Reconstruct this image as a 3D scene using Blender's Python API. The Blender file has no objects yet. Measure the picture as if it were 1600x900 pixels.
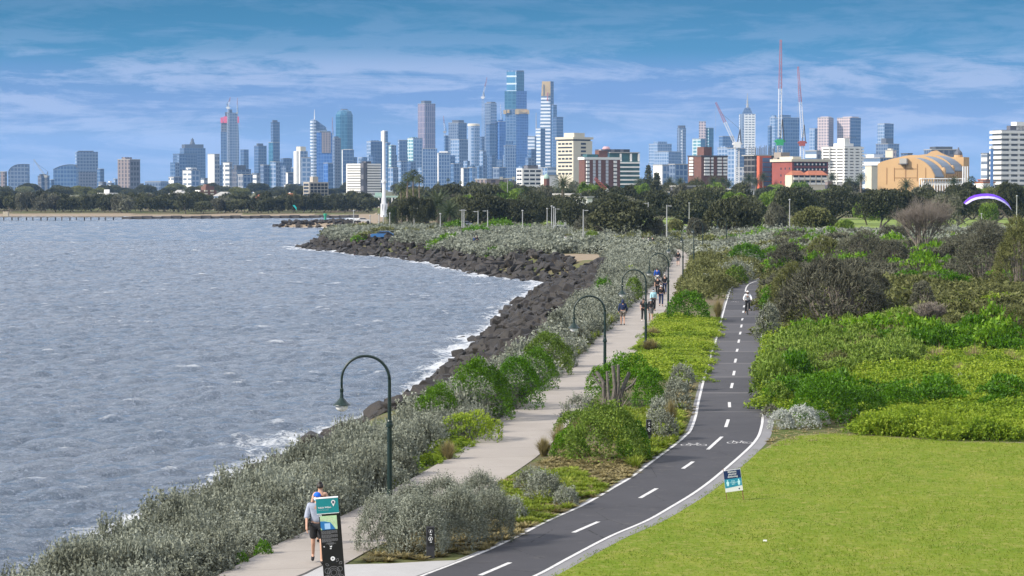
import bpy, math, random
import numpy as np
from mathutils import Vector, Matrix

# ------------------------------------------------------------------ camera, sky, sun, exposure
SC = bpy.context.scene
COL = SC.collection
FPX, CAMZ = 3900.0, 12.5                      # focal length in photo pixels (1600 wide), eye height above the water
PITCH = math.atan(160 / FPX)
CP, SP = math.cos(PITCH), math.sin(PITCH)
cam = bpy.data.cameras.new('camera')
cam.sensor_width = 36; cam.lens = FPX / 1600 * 36
cam.clip_start = 0.5; cam.clip_end = 60000
co = bpy.data.objects.new('camera', cam); COL.objects.link(co)
co.location = (0, 0, CAMZ); co.rotation_euler = (math.pi / 2 - PITCH, 0, 0)
SC.camera = co
SC.view_settings.view_transform = 'Standard'; SC.view_settings.look = 'None'
SC.view_settings.gamma = 1; SC.view_settings.use_curve_mapping = False
SC.view_settings.exposure = 0.30
SC.cycles.use_denoising = True
SC.cycles.max_bounces = 6; SC.cycles.diffuse_bounces = 3; SC.cycles.glossy_bounces = 3
SC.cycles.transmission_bounces = 4; SC.cycles.transparent_max_bounces = 8; SC.cycles.volume_bounces = 1

SUN_EL, SUN_AZ = 33.0, 248.0                  # degrees; azimuth clockwise from +Y (the view direction)
W = bpy.data.worlds.new('World'); SC.world = W; W.use_nodes = True
nt = W.node_tree; nt.nodes.clear()
def wn(t, **k):
    n = nt.nodes.new(t)
    for a, b in k.items(): setattr(n, a, b)
    return n
L = nt.links.new
out = wn('ShaderNodeOutputWorld'); bg = wn('ShaderNodeBackground'); bg.inputs['Strength'].default_value = 0.10
sky = wn('ShaderNodeTexSky', sky_type='NISHITA', sun_disc=False)
sky.sun_elevation = math.radians(SUN_EL); sky.sun_rotation = math.radians(SUN_AZ)
sky.air_density = 1.0; sky.dust_density = 0.6; sky.ozone_density = 2.0
tc = wn('ShaderNodeTexCoord'); sep = wn('ShaderNodeSeparateXYZ'); L(tc.outputs['Generated'], sep.inputs[0])
# lift the look-up a little so that the thin band above the horizon takes a clear-air blue
lift = wn('ShaderNodeMapRange'); L(sep.outputs['Z'], lift.inputs['Value'])
lift.inputs['From Min'].default_value = 0; lift.inputs['From Max'].default_value = 1
lift.inputs['To Min'].default_value = 0.10; lift.inputs['To Max'].default_value = 1.0
cmb = wn('ShaderNodeCombineXYZ'); L(sep.outputs['X'], cmb.inputs[0]); L(sep.outputs['Y'], cmb.inputs[1]); L(lift.outputs[0], cmb.inputs[2])
nrm = wn('ShaderNodeVectorMath', operation='NORMALIZE'); L(cmb.outputs[0], nrm.inputs[0]); L(nrm.outputs[0], sky.inputs['Vector'])
def noise(scale, det, rough, loc, dist=0.0):
    mp = wn('ShaderNodeMapping'); mp.inputs['Scale'].default_value = scale; mp.inputs['Location'].default_value = loc
    L(tc.outputs['Generated'], mp.inputs['Vector'])
    n = wn('ShaderNodeTexNoise'); n.inputs['Scale'].default_value = 1; n.inputs['Detail'].default_value = det
    n.inputs['Roughness'].default_value = rough; n.inputs['Distortion'].default_value = dist
    L(mp.outputs[0], n.inputs['Vector']); return n.outputs['Fac']
def ramp(sock, pts):
    r = wn('ShaderNodeValToRGB'); L(sock, r.inputs[0]); e = r.color_ramp.elements
    while len(e) < len(pts): e.new(0.5)
    for el, (p, c) in zip(e, pts): el.position = p; el.color = (c, c, c, 1) if not isinstance(c, tuple) else (*c, 1)
    return r.outputs[0]
def mth(op, a, b):
    m = wn('ShaderNodeMath', operation=op)
    for i, x in enumerate((a, b)):
        if isinstance(x, (int, float)): m.inputs[i].default_value = x
        else: L(x, m.inputs[i])
    return m.outputs[0]
def mixc(f, a, b, bt='MIX'):
    m = wn('ShaderNodeMix', data_type='RGBA', blend_type=bt)
    if isinstance(f, (int, float)): m.inputs['Factor'].default_value = f
    else: L(f, m.inputs['Factor'])
    for i, x in ((6, a), (7, b)):
        if isinstance(x, tuple): m.inputs[i].default_value = (*x, 1)
        else: L(x, m.inputs[i])
    return m.outputs[2]
# tint the clear sky: teal at the top of the view, lavender blue low down
tint = ramp(sep.outputs['Z'], [(0.0, (0.50, 0.62, 0.84)), (0.030, (0.28, 0.46, 0.74)), (0.050, (0.02, 0.44, 0.64)), (0.072, (0.0, 0.36, 0.52)), (0.22, (0.85, 0.95, 1.05))])
clear = mixc(1.0, sky.outputs[0], tint, 'MULTIPLY')
streak = noise((8, 8, 62), 9, 0.66, (3.1, 0.4, 1.7), 0.9)
puff = noise((30, 30, 150), 8, 0.68, (7.3, 2.2, 4.1), 0.5)
veil = noise((3, 3, 30), 5, 0.5, (1.3, 5.2, 2.6), 0.2)
m1 = ramp(mth('ADD', mth('MULTIPLY', streak, 0.62), mth('MULTIPLY', puff, 0.38)), [(0.47, 0.0), (0.56, 1.0)])
band = ramp(sep.outputs['Z'], [(0.0, 0.45), (0.018, 0.9), (0.040, 1.0), (0.047, 0.9), (0.055, 0.28), (0.072, 0.14), (0.16, 0.9), (0.6, 0.95)])
cm = mth('MULTIPLY', m1, band)
v1 = mth('MULTIPLY', ramp(veil, [(0.35, 0.25), (0.65, 0.75)]), band)
v1 = mth('MAXIMUM', v1, ramp(sep.outputs['Z'], [(0.08, 0.0), (0.14, 0.8), (0.5, 0.7), (0.9, 0.45)]))
ccol = ramp(sep.outputs['Z'], [(0.0, (0.34, 0.39, 0.52)), (0.075, (0.33, 0.40, 0.52)), (0.15, (1.0, 1.0, 1.0)), (1.0, (1.0, 1.0, 1.0))])
ccol = mixc(1.0, ccol, (10.5, 10.8, 12.0), 'MULTIPLY')
vcol = ramp(sep.outputs['Z'], [(0.0, (0.17, 0.25, 0.47)), (0.075, (0.12, 0.22, 0.44)), (0.12, (0.95, 1.0, 1.0)), (1.0, (1.0, 1.0, 1.0))])
vcol = mixc(1.0, vcol, (10.5, 10.8, 12.0), 'MULTIPLY')
sk1 = mixc(v1, clear, vcol)
sk2 = mixc(mth('MULTIPLY', cm, 0.8), sk1, ccol)
L(sk2, bg.inputs['Color']); L(bg.outputs[0], out.inputs['Surface'])

sun = bpy.data.lights.new('sun', 'SUN'); sun.energy = 4.7; sun.angle = math.radians(5); sun.color = (1.0, 0.93, 0.82)
so = bpy.data.objects.new('sun', sun); COL.objects.link(so)
az, el = math.radians(SUN_AZ), math.radians(SUN_EL)
SDIR = Vector((math.sin(az) * math.cos(el), math.cos(az) * math.cos(el), math.sin(el)))
so.rotation_euler = SDIR.to_track_quat('Z', 'Y').to_euler()

# ------------------------------------------------------------------ projection helpers (photo pixel -> place on the ground)
GZ = 3.0
def ray(u, v):
    x, y = (u - 800) / FPX, (450 - v) / FPX
    return x, CP + y * SP, -SP + y * CP
def G(u, v, z=GZ):
    r = ray(u, v); t = (z - CAMZ) / r[2]
    return r[0] * t, r[1] * t
def Zv(v, D):
    r = ray(800, v); return CAMZ + r[2] / r[1] * D
def X(u, D, v=290):
    r = ray(u, v); return r[0] / r[1] * D

# ------------------------------------------------------------------ object helpers
def tag(o, label=None, cat=None, group=None, kind=None):
    if label: o['label'] = label
    if cat: o['category'] = cat
    if group: o['group'] = group
    if kind: o['kind'] = kind
    return o
def empty(name, loc=(0, 0, 0), rz=0.0, parent=None):
    o = bpy.data.objects.new(name, None); COL.objects.link(o)
    o.location = loc; o.rotation_euler = (0, 0, rz); o.parent = parent; o.empty_display_size = 0.3
    return o
def link(name, me, parent=None, loc=(0, 0, 0), rot=(0, 0, 0), scale=(1, 1, 1)):
    o = bpy.data.objects.new(name, me); COL.objects.link(o)
    o.parent = parent; o.location = loc; o.rotation_euler = rot; o.scale = scale
    return o
def copy_tree(o, parent=None):
    c = o.copy(); COL.objects.link(c); c.parent = parent
    for ch in list(o.children): copy_tree(ch, c)
    return c
def np_mesh(name, V, idx, k, mat=None, tone=None, smooth=False, extra=None):
    """V (n,3) verts, idx flat loop indices, k verts per face"""
    me = bpy.data.meshes.new(name)
    nf = len(idx) // k
    me.vertices.add(len(V)); me.vertices.foreach_set('co', np.ascontiguousarray(V, dtype=np.float32).ravel())
    me.loops.add(len(idx)); me.loops.foreach_set('vertex_index', np.ascontiguousarray(idx, dtype=np.int32))
    me.polygons.add(nf)
    me.polygons.foreach_set('loop_start', np.arange(0, nf * k, k, dtype=np.int32))
    me.polygons.foreach_set('use_smooth', np.full(nf, smooth, dtype=bool))
    me.update(calc_edges=True)
    if tone is not None:
        a = me.attributes.new('tone', 'FLOAT', 'FACE'); a.data.foreach_set('value', np.ascontiguousarray(tone, dtype=np.float32))
    if extra:
        for nm, arr in extra.items():
            a = me.attributes.new(nm, 'FLOAT', 'POINT'); a.data.foreach_set('value', np.ascontiguousarray(arr, dtype=np.float32))
    if mat: me.materials.append(mat)
    return me

class MB:
    def __init__(s): s.v = []; s.f = []; s.m = []; s.cm = 0; s.sm = []; s.smooth = False
    def _add(s, vs, fs):
        n = len(s.v); s.v += [tuple(p) for p in vs]
        for f in fs: s.f.append([n + i for i in f]); s.m.append(s.cm); s.sm.append(s.smooth)
        return s
    def box(s, x0, x1, y0, y1, z0, z1):
        return s._add([(x0, y0, z0), (x1, y0, z0), (x1, y1, z0), (x0, y1, z0), (x0, y0, z1), (x1, y0, z1), (x1, y1, z1), (x0, y1, z1)],
                      [(3, 2, 1, 0), (4, 5, 6, 7), (0, 1, 5, 4), (1, 2, 6, 5), (2, 3, 7, 6), (3, 0, 4, 7)])
    def prism(s, poly, z0, z1, top=None):
        n = len(poly); tp = top or poly
        vs = [(x, y, z0) for x, y in poly] + [(x, y, z1) for x, y in tp]
        return s._add(vs, [tuple(range(n))[::-1], tuple(range(n, 2 * n))] + [(i, (i + 1) % n, n + (i + 1) % n, n + i) for i in range(n)])
    def extr(s, prof, y0, y1):
        """profile in x,z extruded along y"""
        n = len(prof)
        vs = [(x, y0, z) for x, z in prof] + [(x, y1, z) for x, z in prof]
        return s._add(vs, [tuple(range(n)), tuple(range(n, 2 * n))[::-1]] + [((i + 1) % n, i, n + i, n + (i + 1) % n) for i in range(n)])
    def tube(s, pts, rad, n=8, cap=True):
        pts = [Vector(p) for p in pts]
        if isinstance(rad, (int, float)): rad = [rad] * len(pts)
        vs = []; ref = None
        for i, p in enumerate(pts):
            t = (pts[min(i + 1, len(pts) - 1)] - pts[max(i - 1, 0)]).normalized()
            if ref is None:
                ref = Vector((0, 0, 1)) if abs(t.z) < 0.9 else Vector((1, 0, 0))
            a = t.cross(ref).normalized(); b = t.cross(a).normalized(); ref = -b if False else a.cross(t)
            for k in range(n):
                an = 2 * math.pi * k / n
                vs.append(p + a * math.cos(an) * rad[i] + b * math.sin(an) * rad[i])
        fs = []
        for i in range(len(pts) - 1):
            for k in range(n):
                fs.append((i * n + k, i * n + (k + 1) % n, (i + 1) * n + (k + 1) % n, (i + 1) * n + k))
        if cap: fs += [tuple(range(n))[::-1], tuple((len(pts) - 1) * n + k for k in range(n))]
        return s._add(vs, fs)
    def bar(s, p, q, w=0.1):
        return s.tube([p, q], w * 0.62, 4)
    def lathe(s, prof, n=12, c=(0, 0, 0), a0=0.0):
        vs = []
        for r, z in prof:
            for k in range(n):
                an = a0 + 2 * math.pi * k / n
                vs.append((c[0] + r * math.cos(an), c[1] + r * math.sin(an), c[2] + z))
        m = len(prof); fs = []
        for i in range(m - 1):
            for k in range(n): fs.append((i * n + k, i * n + (k + 1) % n, (i + 1) * n + (k + 1) % n, (i + 1) * n + k))
        fs += [tuple(range(n))[::-1], tuple((m - 1) * n + k for k in range(n))]
        return s._add(vs, fs)
    def quad(s, a, b, c, d): return s._add([a, b, c, d], [(0, 1, 2, 3)])
    def xform(s, M, i0=0):
        for i in range(i0, len(s.v)): s.v[i] = tuple(M @ Vector(s.v[i]))
        return s
    def mesh(s, name, *mats):
        me = bpy.data.meshes.new(name); me.from_pydata(s.v, [], s.f)
        for m in mats: me.materials.append(m)
        me.polygons.foreach_set('material_index', s.m); me.polygons.foreach_set('use_smooth', s.sm)
        me.update(); return me
    def build(s, name, mat, parent=None, loc=(0, 0, 0), **k):
        mats = mat if isinstance(mat, (list, tuple)) else [mat]
        return link(name, s.mesh(name, *mats), parent, loc, **k)

# ------------------------------------------------------------------ materials
def new_mat(name):
    m = bpy.data.materials.new(name); m.use_nodes = True; t = m.node_tree; t.nodes.clear()
    o = t.nodes.new('ShaderNodeOutputMaterial'); return m, t, o
class NB:
    """tiny node builder"""
    def __init__(s, t): s.t = t
    def n(s, ty, **k):
        n = s.t.nodes.new(ty)
        for a, b in k.items(): setattr(n, a, b)
        return n
    def put(s, sock, x):
        if x is None: return
        if hasattr(x, 'links'): s.t.links.new(x, sock)
        elif isinstance(x, tuple) and len(x) == 3 and sock.type == 'RGBA': sock.default_value = (*x, 1)
        else: sock.default_value = x
    def math(s, op, a, b=0.0, clamp=False):
        m = s.n('ShaderNodeMath', operation=op); m.use_clamp = clamp; s.put(m.inputs[0], a); s.put(m.inputs[1], b); return m.outputs[0]
    def mix(s, f, a, b, bt='MIX'):
        m = s.n('ShaderNodeMix', data_type='RGBA', blend_type=bt); s.put(m.inputs[0], f); s.put(m.inputs[6], a); s.put(m.inputs[7], b); return m.outputs[2]
    def coord(s, kind='Object', scale=(1, 1, 1), rot=(0, 0, 0)):
        c = s.n('ShaderNodeTexCoord'); m = s.n('ShaderNodeMapping'); s.t.links.new(c.outputs[kind], m.inputs[0])
        m.inputs['Scale'].default_value = scale; m.inputs['Rotation'].default_value = rot; return m.outputs[0]
    def noise(s, vec, scale, det=4, rough=0.55, dist=0.0):
        n = s.n('ShaderNodeTexNoise'); s.put(n.inputs['Vector'], vec); n.inputs['Scale'].default_value = scale
        n.inputs['Detail'].default_value = det; n.inputs['Roughness'].default_value = rough; n.inputs['Distortion'].default_value = dist
        return n.outputs['Fac']
    def ramp(s, f, pts):
        r = s.n('ShaderNodeValToRGB'); s.put(r.inputs[0], f); e = r.color_ramp.elements
        while len(e) < len(pts): e.new(0.5)
        for el, (p, c) in zip(e, pts): el.position = p; el.color = (*c, 1) if isinstance(c, tuple) else (c, c, c, 1)
        return r.outputs[0]
    def attr(s, name): a = s.n('ShaderNodeAttribute'); a.attribute_name = name; return a.outputs['Fac']
    def bump(s, h, strength=0.3, dist=0.05):
        b = s.n('ShaderNodeBump'); s.put(b.inputs['Height'], h); b.inputs['Strength'].default_value = strength; b.inputs['Distance'].default_value = dist
        return b.outputs[0]
    def bsdf(s, out, col, rough=0.7, metal=0.0, normal=None, spec=None, **k):
        p = s.n('ShaderNodeBsdfPrincipled'); s.put(p.inputs['Base Color'], col); s.put(p.inputs['Roughness'], rough); s.put(p.inputs['Metallic'], metal)
        if normal is not None: s.put(p.inputs['Normal'], normal)
        if spec is not None: s.put(p.inputs['Specular IOR Level'], spec)
        for a, b in k.items(): s.put(p.inputs[a], b)
        s.t.links.new(p.outputs[0], out.inputs['Surface']); return p
_mc = {}
def plain(name, col, rough=0.7, metal=0.0, var=0.15, scale=3.0, bump=0.0, spec=None):
    """a paint, cloth or stone: base colour with soft procedural wear"""
    key = (name, col)
    if key in _mc: return _mc[key]
    m, t, o = new_mat(name); b = NB(t); c = b.coord('Object')
    n = b.noise(c, scale, 5, 0.6)
    dk = tuple(x * (1 - var) for x in col); lt = tuple(min(1, x * (1 + var)) for x in col)
    cc = b.ramp(n, [(0.3, dk), (0.7, lt)])
    b.bsdf(o, cc, rough, metal, b.bump(n, bump, 0.02) if bump else None, spec)
    _mc[key] = m; return m
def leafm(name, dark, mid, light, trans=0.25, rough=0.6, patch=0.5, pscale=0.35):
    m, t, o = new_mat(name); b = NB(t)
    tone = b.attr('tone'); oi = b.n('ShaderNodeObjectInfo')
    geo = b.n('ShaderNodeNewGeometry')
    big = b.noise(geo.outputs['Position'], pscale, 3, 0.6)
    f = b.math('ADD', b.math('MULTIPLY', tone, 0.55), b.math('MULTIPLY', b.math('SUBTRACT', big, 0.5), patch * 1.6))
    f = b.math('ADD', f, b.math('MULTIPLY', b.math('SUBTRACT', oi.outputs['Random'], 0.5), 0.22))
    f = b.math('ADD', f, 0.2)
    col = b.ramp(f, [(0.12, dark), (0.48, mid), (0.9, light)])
    p = b.n('ShaderNodeBsdfPrincipled'); b.put(p.inputs['Base Color'], col); p.inputs['Roughness'].default_value = rough
    p.inputs['Specular IOR Level'].default_value = 0.25
    tr = b.n('ShaderNodeBsdfTranslucent'); b.put(tr.inputs[0], col)
    mx = b.n('ShaderNodeMixShader'); mx.inputs[0].default_value = trans
    t.links.new(p.outputs[0], mx.inputs[1]); t.links.new(tr.outputs[0], mx.inputs[2]); t.links.new(mx.outputs[0], o.inputs['Surface'])
    return m
def facade(name, glass, frame, floor=3.6, bay=3.0, fl=0.25, mu=0.15, gr=0.18, metal=0.0, panes=0.35, zoff=0.0):
    """curtain wall: spandrel every floor, mullion every bay, panes of slightly different tone"""
    key = ('F', name)
    if key in _mc: return _mc[key]
    m, t, o = new_mat(name); b = NB(t)
    c = b.n('ShaderNodeTexCoord'); s = b.n('ShaderNodeSeparateXYZ'); t.links.new(c.outputs['Object'], s.inputs[0])
    u = b.math('DIVIDE', b.math('ADD', s.outputs[0], s.outputs[1]), bay); z = b.math('DIVIDE', b.math('ADD', s.outputs[2], zoff), floor)
    fu, fz = b.math('FRACT', u), b.math('FRACT', z)
    isf = b.math('MAXIMUM', b.math('LESS_THAN', fu, mu), b.math('LESS_THAN', fz, fl))
    wn_ = b.n('ShaderNodeTexWhiteNoise', noise_dimensions='2D')
    cc = b.n('ShaderNodeCombineXYZ'); b.put(cc.inputs[0], b.math('FLOOR', u)); b.put(cc.inputs[1], b.math('FLOOR', z)); t.links.new(cc.outputs[0], wn_.inputs['Vector'])
    big = b.noise(b.coord('Object', (1, 1, 0.4)), 0.035, 3, 0.6)
    g = b.mix(b.math('MULTIPLY', wn_.outputs[0], panes), glass, tuple(min(1, x * 2.2 + 0.03) for x in glass))
    g = b.mix(b.ramp(big, [(0.35, 0.0), (0.65, 0.5)]), g, tuple(x * 0.55 for x in glass))
    fr = b.mix(b.ramp(big, [(0.3, 0.0), (0.7, 0.25)]), frame, tuple(x * 0.75 for x in frame))
    col = b.mix(isf, g, fr)
    b.bsdf(o, col, b.math('ADD', b.math('MULTIPLY', isf, 0.45), gr), metal)
    _mc[key] = m; return m

# ------------------------------------------------------------------ the lie of the land
def sm(t): t = np.clip(t, 0, 1); return t * t * (3 - 2 * t)
COAST = np.array([(-17, -60), (-16.5, 60), (-13, 90), (-11.3, 106), (-8.6, 125), (-5.6, 145.5), (-4.3, 174), (-1.9, 210), (0.7, 263), (3.8, 300), (5.3, 321),
    (1.5, 331), (-3.6, 346), (-10, 386), (-17.4, 424), (-28, 455), (-41.4, 496), (-43, 512), (-41, 545), (-40, 600), (-42, 680), (-41, 722), (-48, 736), (-70, 745),
    (-71, 751), (-52, 762), (-56, 850), (-60, 940), (-63, 985), (-140, 1008), (-300, 1022), (-900, 1120), (-14000, 2500), (-14000, 16000), (16000, 16000), (16000, -60)], dtype=float)
def coast_s(x, y):
    x = np.asarray(x, float); y = np.asarray(y, float)
    d = np.full(x.shape, 1e9); inside = np.zeros(x.shape, bool)
    n = len(COAST)
    for i in range(n):
        a = COAST[i]; b = COAST[(i + 1) % n]; ab = b - a
        t = np.clip(((x - a[0]) * ab[0] + (y - a[1]) * ab[1]) / (ab @ ab), 0, 1)
        d = np.minimum(d, np.hypot(x - a[0] - t * ab[0], y - a[1] - t * ab[1]))
        c = (a[1] > y) != (b[1] > y)
        xi = a[0] + (y - a[1]) * ab[0] / (ab[1] if ab[1] else 1e-9)
        inside ^= c & (x < xi)
    return np.where(inside, d, -d)
def wob(x, y, s, seed=0):
    r = np.random.RandomState(seed); z = 0
    for k in range(6):
        a = r.rand() * 6.28; f = s * (0.6 + 1.1 * r.rand()); z = z + np.sin((x * np.cos(a) + y * np.sin(a)) * f + r.rand() * 6.28)
    return z / 6
LINE_L = [(640, 908), (661, 899), (744, 867), (800, 842), (855, 814), (911, 789), (958, 762), (985, 746), (1017, 722), (1055, 694), (1070, 681), (1078, 672), (1086, 650), (1091, 625), (1104, 575), (1120, 525), (1130, 487), (1135, 470), (1141, 453), (1150, 444), (1164, 439), (1186, 435.5), (1215, 433)]
LINE_R = [(780, 925), (842, 899), (892, 872), (955, 839), (1011, 815), (1050, 793), (1092, 767), (1128, 739), (1169, 703), (1184, 686), (1190, 672), (1193, 650), (1192, 600), (1191.5, 550), (1191, 500), (1191, 463), (1192, 450), (1197, 443), (1210, 438), (1230, 436)]
PATH_C = [(330, 960, 2.6), (425, 900, 2.6), (470, 875, 2.6), (517, 850, 2.7), (628, 800, 2.9), (730, 740, 3.0), (790, 700, 3.0), (843, 650, 3.0), (900, 600, 3.0), (952, 550, 3.0), (986, 510, 3.0), (1044, 445, 2.95), (1055, 428, 2.9), (1063, 413, 2.9), (1066, 403, 2.9), (1063, 396, 2.9), (1052, 391, 2.9), (1030, 388, 2.9)]
def catmull(P, n=10):
    P = [np.array(p, float) for p in P]; P = [2 * P[0] - P[1]] + P + [2 * P[-1] - P[-2]]; o = []
    for i in range(1, len(P) - 2):
        for k in range(n):
            t = k / n; a, b, c, d = P[i - 1:i + 3]
            o.append(0.5 * (2 * b + (c - a) * t + (2 * a - 5 * b + 4 * c - d) * t * t + (3 * b - a - 3 * c + d) * t ** 3))
    o.append(P[-2]); return np.array(o)
LL = catmull([G(u, v) for u, v in LINE_L]); LR = catmull([G(u, v) for u, v in LINE_R])
PC = catmull([(*G(u, v), w) for u, v, w in PATH_C])
def normals2(P):
    t = np.gradient(P[:, :2], axis=0); t /= np.linalg.norm(t, axis=1)[:, None] + 1e-9
    return np.stack([t[:, 1], -t[:, 0]], 1)          # to the right of travel
def line_dist(P, x, y):
    d = np.full(np.shape(x), 1e9)
    for a, b in zip(P[:-1:3], P[3::3]):
        ab = b[:2] - a[:2]; q = ab @ ab + 1e-9
        t = np.clip(((x - a[0]) * ab[0] + (y - a[1]) * ab[1]) / q, 0, 1)
        d = np.minimum(d, np.hypot(x - a[0] - t * ab[0], y - a[1] - t * ab[1]))
    return d
LAWN_PX = [(1193, 702), (1212, 690), (1245, 680), (1300, 676), (1350, 679), (1420, 684), (1500, 689), (1600, 691), (1760, 694)]
def lawn_far(x):           # y of the lawn's far edge at x
    p = np.array([G(u, v) for u, v in LAWN_PX]); return np.interp(x, p[:, 0], p[:, 1])
def hfun(x, y):
    x = np.asarray(x, float); y = np.asarray(y, float)
    s = coast_s(x, y)
    w = np.where(y < 640, 6.5, 30.0) + np.where((y > 300) & (y < 640), 1.0, 0)
    top = np.where(y < 640, 2.75, 2.2)
    h = np.where(s > 0, top * sm(s / w) + (3.0 - top) * sm((s - w) / 6.0), np.maximum(-3.5, s * 0.45))
    h = np.where((y > 900) & (s > 0) & (x < -55), np.minimum(h, 1.15 + np.maximum(0, s - 90) * 0.02), h)
    spit = (x < -47) & (y > 725) & (y < 768)
    h = np.where(spit, np.clip(s * 0.5, -3, 1.4), h)
    dp = np.minimum(line_dist(PC, x, y), np.minimum(line_dist(LL, x, y), line_dist(LR, x, y)))
    xr = np.interp(y, LR[:, 1], LR[:, 0])
    right = sm((x - xr - 2.5) / 9) * sm((y - 98) / 22) * (1 - sm((y - 400) / 40))
    h = h + right * (0.95 + 1.1 * wob(x, y, 0.11, 3) + 0.35 * wob(x, y, 0.35, 13))
    h = h + 0.12 * sm((dp - 2.2) / 3) * wob(x, y, 0.5, 5) * (s > 3) * (y > 50) * (1 - sm((y - 500) / 50)) * (1 - ((x > xr) & (y < 100)))
    h = h + 8.0 * sm((44 - y) / 44) * (s > 0)
    return h
def H1(x, y): return float(hfun(np.array([x]), np.array([y]))[0])

# ground: one sheet out to the horizon
def axis(segs):
    o = []
    for a, b, st in segs: o += list(np.arange(a, b, st))
    o.append(segs[-1][1]); return np.array(o)
gx = axis([(-14000, -2000, 1500), (-2000, -400, 160), (-400, -120, 14), (-120, -60, 3), (-60, 60, 0.8), (60, 140, 3), (140, 400, 14), (400, 2000, 160), (2000, 14000, 1500)])
gy = axis([(-60, 50, 4), (50, 350, 0.9), (350, 560, 1.8), (560, 800, 3.5), (800, 1300, 9), (1300, 3000, 100), (3000, 15000, 1200)])
XX, YY = np.meshgrid(gx, gy); shp = XX.shape
ZZ = hfun(XX, YY); S_ = coast_s(XX, YY)
def grid_idx(ny, nx):
    i = np.arange(ny - 1)[:, None] * nx + np.arange(nx - 1)[None, :]
    return np.stack([i, i + 1, i + nx + 1, i + nx], -1).reshape(-1)
sand = np.where(YY > 640, (S_ < 12) * 1.0, 0.0) + ((YY > 330) & (YY < 348) & (XX > 5) & (XX < 14)) * 0.9
sand = np.maximum(sand, ((YY > 960) & (S_ < 16)) * 1.0)
grassy = sm((YY - 395) / 25) * (1 - sm((YY - 700) / 50)) * (XX > 5) * 1.0
m, t, o = new_mat('ground'); b = NB(t); pos = b.n('ShaderNodeNewGeometry').outputs['Position']
n1 = b.noise(pos, 0.6, 6, 0.65); n2 = b.noise(pos, 0.06, 4, 0.6); n3 = b.noise(pos, 9.0, 3, 0.6)
dirt = b.mix(n1, (0.10, 0.075, 0.05), (0.23, 0.18, 0.12)); green = b.mix(n1, (0.05, 0.08, 0.02), (0.11, 0.13, 0.035))
basec = b.mix(b.ramp(b.math('ADD', b.math('MULTIPLY', n2, 0.6), b.math('MULTIPLY', n1, 0.4)), [(0.42, 0.0), (0.58, 1.0)]), dirt, green)
sandc = b.mix(n1, (0.22, 0.17, 0.12), (0.32, 0.26, 0.19)); parkc = b.mix(n2, (0.14, 0.20, 0.045), (0.22, 0.27, 0.07))
c1 = b.mix(b.ramp(b.math('ADD', b.attr('grassy'), b.math('MULTIPLY', b.math('SUBTRACT', n1, 0.5), 0.6)), [(0.45, 0.0), (0.55, 1.0)]), basec, parkc)
c2 = b.mix(b.ramp(b.math('ADD', b.attr('sand'), b.math('MULTIPLY', b.math('SUBTRACT', n1, 0.5), 0.5)), [(0.45, 0.0), (0.55, 1.0)]), c1, sandc)
b.bsdf(o, c2, 0.95, 0, b.bump(n3, 0.5, 0.03), 0.1); M_ground = m
g = link('ground', np_mesh('ground', np.stack([XX, YY, ZZ], -1).reshape(-1, 3), grid_idx(*shp), 4, M_ground, smooth=True,
    extra={'sand': sand.ravel(), 'grassy': grassy.ravel()}))
tag(g, kind='structure')

# ------------------------------------------------------------------ water: wind chop from a spectrum of waves
def sea_tile(N=512, Lm=96.0, seed=4):
    r = np.random.RandomState(seed); k1 = np.fft.fftfreq(N, Lm / N) * 2 * np.pi
    KX, KY = np.meshgrid(k1, k1); K = np.hypot(KX, KY) + 1e-6
    kp = 2 * np.pi / 3.0
    ang = np.arctan2(KY, KX) - math.radians(-72)
    P = np.exp(-0.9 * (kp / K) ** 2) / K ** 3.6 * (0.12 + np.cos(ang) ** 2) * np.exp(-(K * 0.10) ** 2)
    h = np.fft.fft2(r.randn(N, N)) * np.sqrt(P)
    z = np.real(np.fft.ifft2(h)); sc = 0.100 / z.std()
    dx = np.real(np.fft.ifft2(-1j * KX / K * h)) * sc; dy = np.real(np.fft.ifft2(-1j * KY / K * h)) * sc
    return z * sc, dx, dy
TZ, TX, TY = sea_tile()
def sea(x, y):
    fx = (x / 96.0 * 512) % 512; fy = (y / 96.0 * 512 + 37 * np.floor(x / 96.0)) % 512
    i = fx.astype(int); j = fy.astype(int); a = fx - i; c = fy - j; i2 = (i + 1) % 512; j2 = (j + 1) % 512
    f = lambda T: T[j, i] * (1 - a) * (1 - c) + T[j, i2] * a * (1 - c) + T[j2, i] * (1 - a) * c + T[j2, i2] * a * c
    big = 0.05 * np.sin(0.21 * y + 0.05 * x + 1.5 * wob(x, y, 0.03, 8)) + 0.10 * wob(x, y, 0.25, 9)
    return f(TZ) + big, f(TX), f(TY)
m, t, o = new_mat('sea_water'); b = NB(t); pos = b.n('ShaderNodeNewGeometry').outputs['Position']
mp = b.n('ShaderNodeMapping'); t.links.new(pos, mp.inputs[0]); mp.inputs['Scale'].default_value = (1.0, 1.5, 1)
w1 = b.noise(mp.outputs[0], 1.9, 7, 0.66, 0.5); w2 = b.noise(mp.outputs[0], 6.0, 5, 0.65, 0.3); w3 = b.noise(pos, 0.035, 4, 0.6)
hh = b.math('ADD', b.math('MULTIPLY', w1, 0.65), b.math('MULTIPLY', w2, 0.45))
nb_ = b.bump(hh, 1.0, 0.42)
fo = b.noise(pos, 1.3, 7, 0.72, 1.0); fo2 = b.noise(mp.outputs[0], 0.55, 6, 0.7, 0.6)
foam = b.ramp(b.math('ADD', b.math('MULTIPLY', b.attr('foam'), 0.50), b.math('MULTIPLY', fo, 0.85)), [(0.80, 0.0), (0.95, 0.9)])
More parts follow.
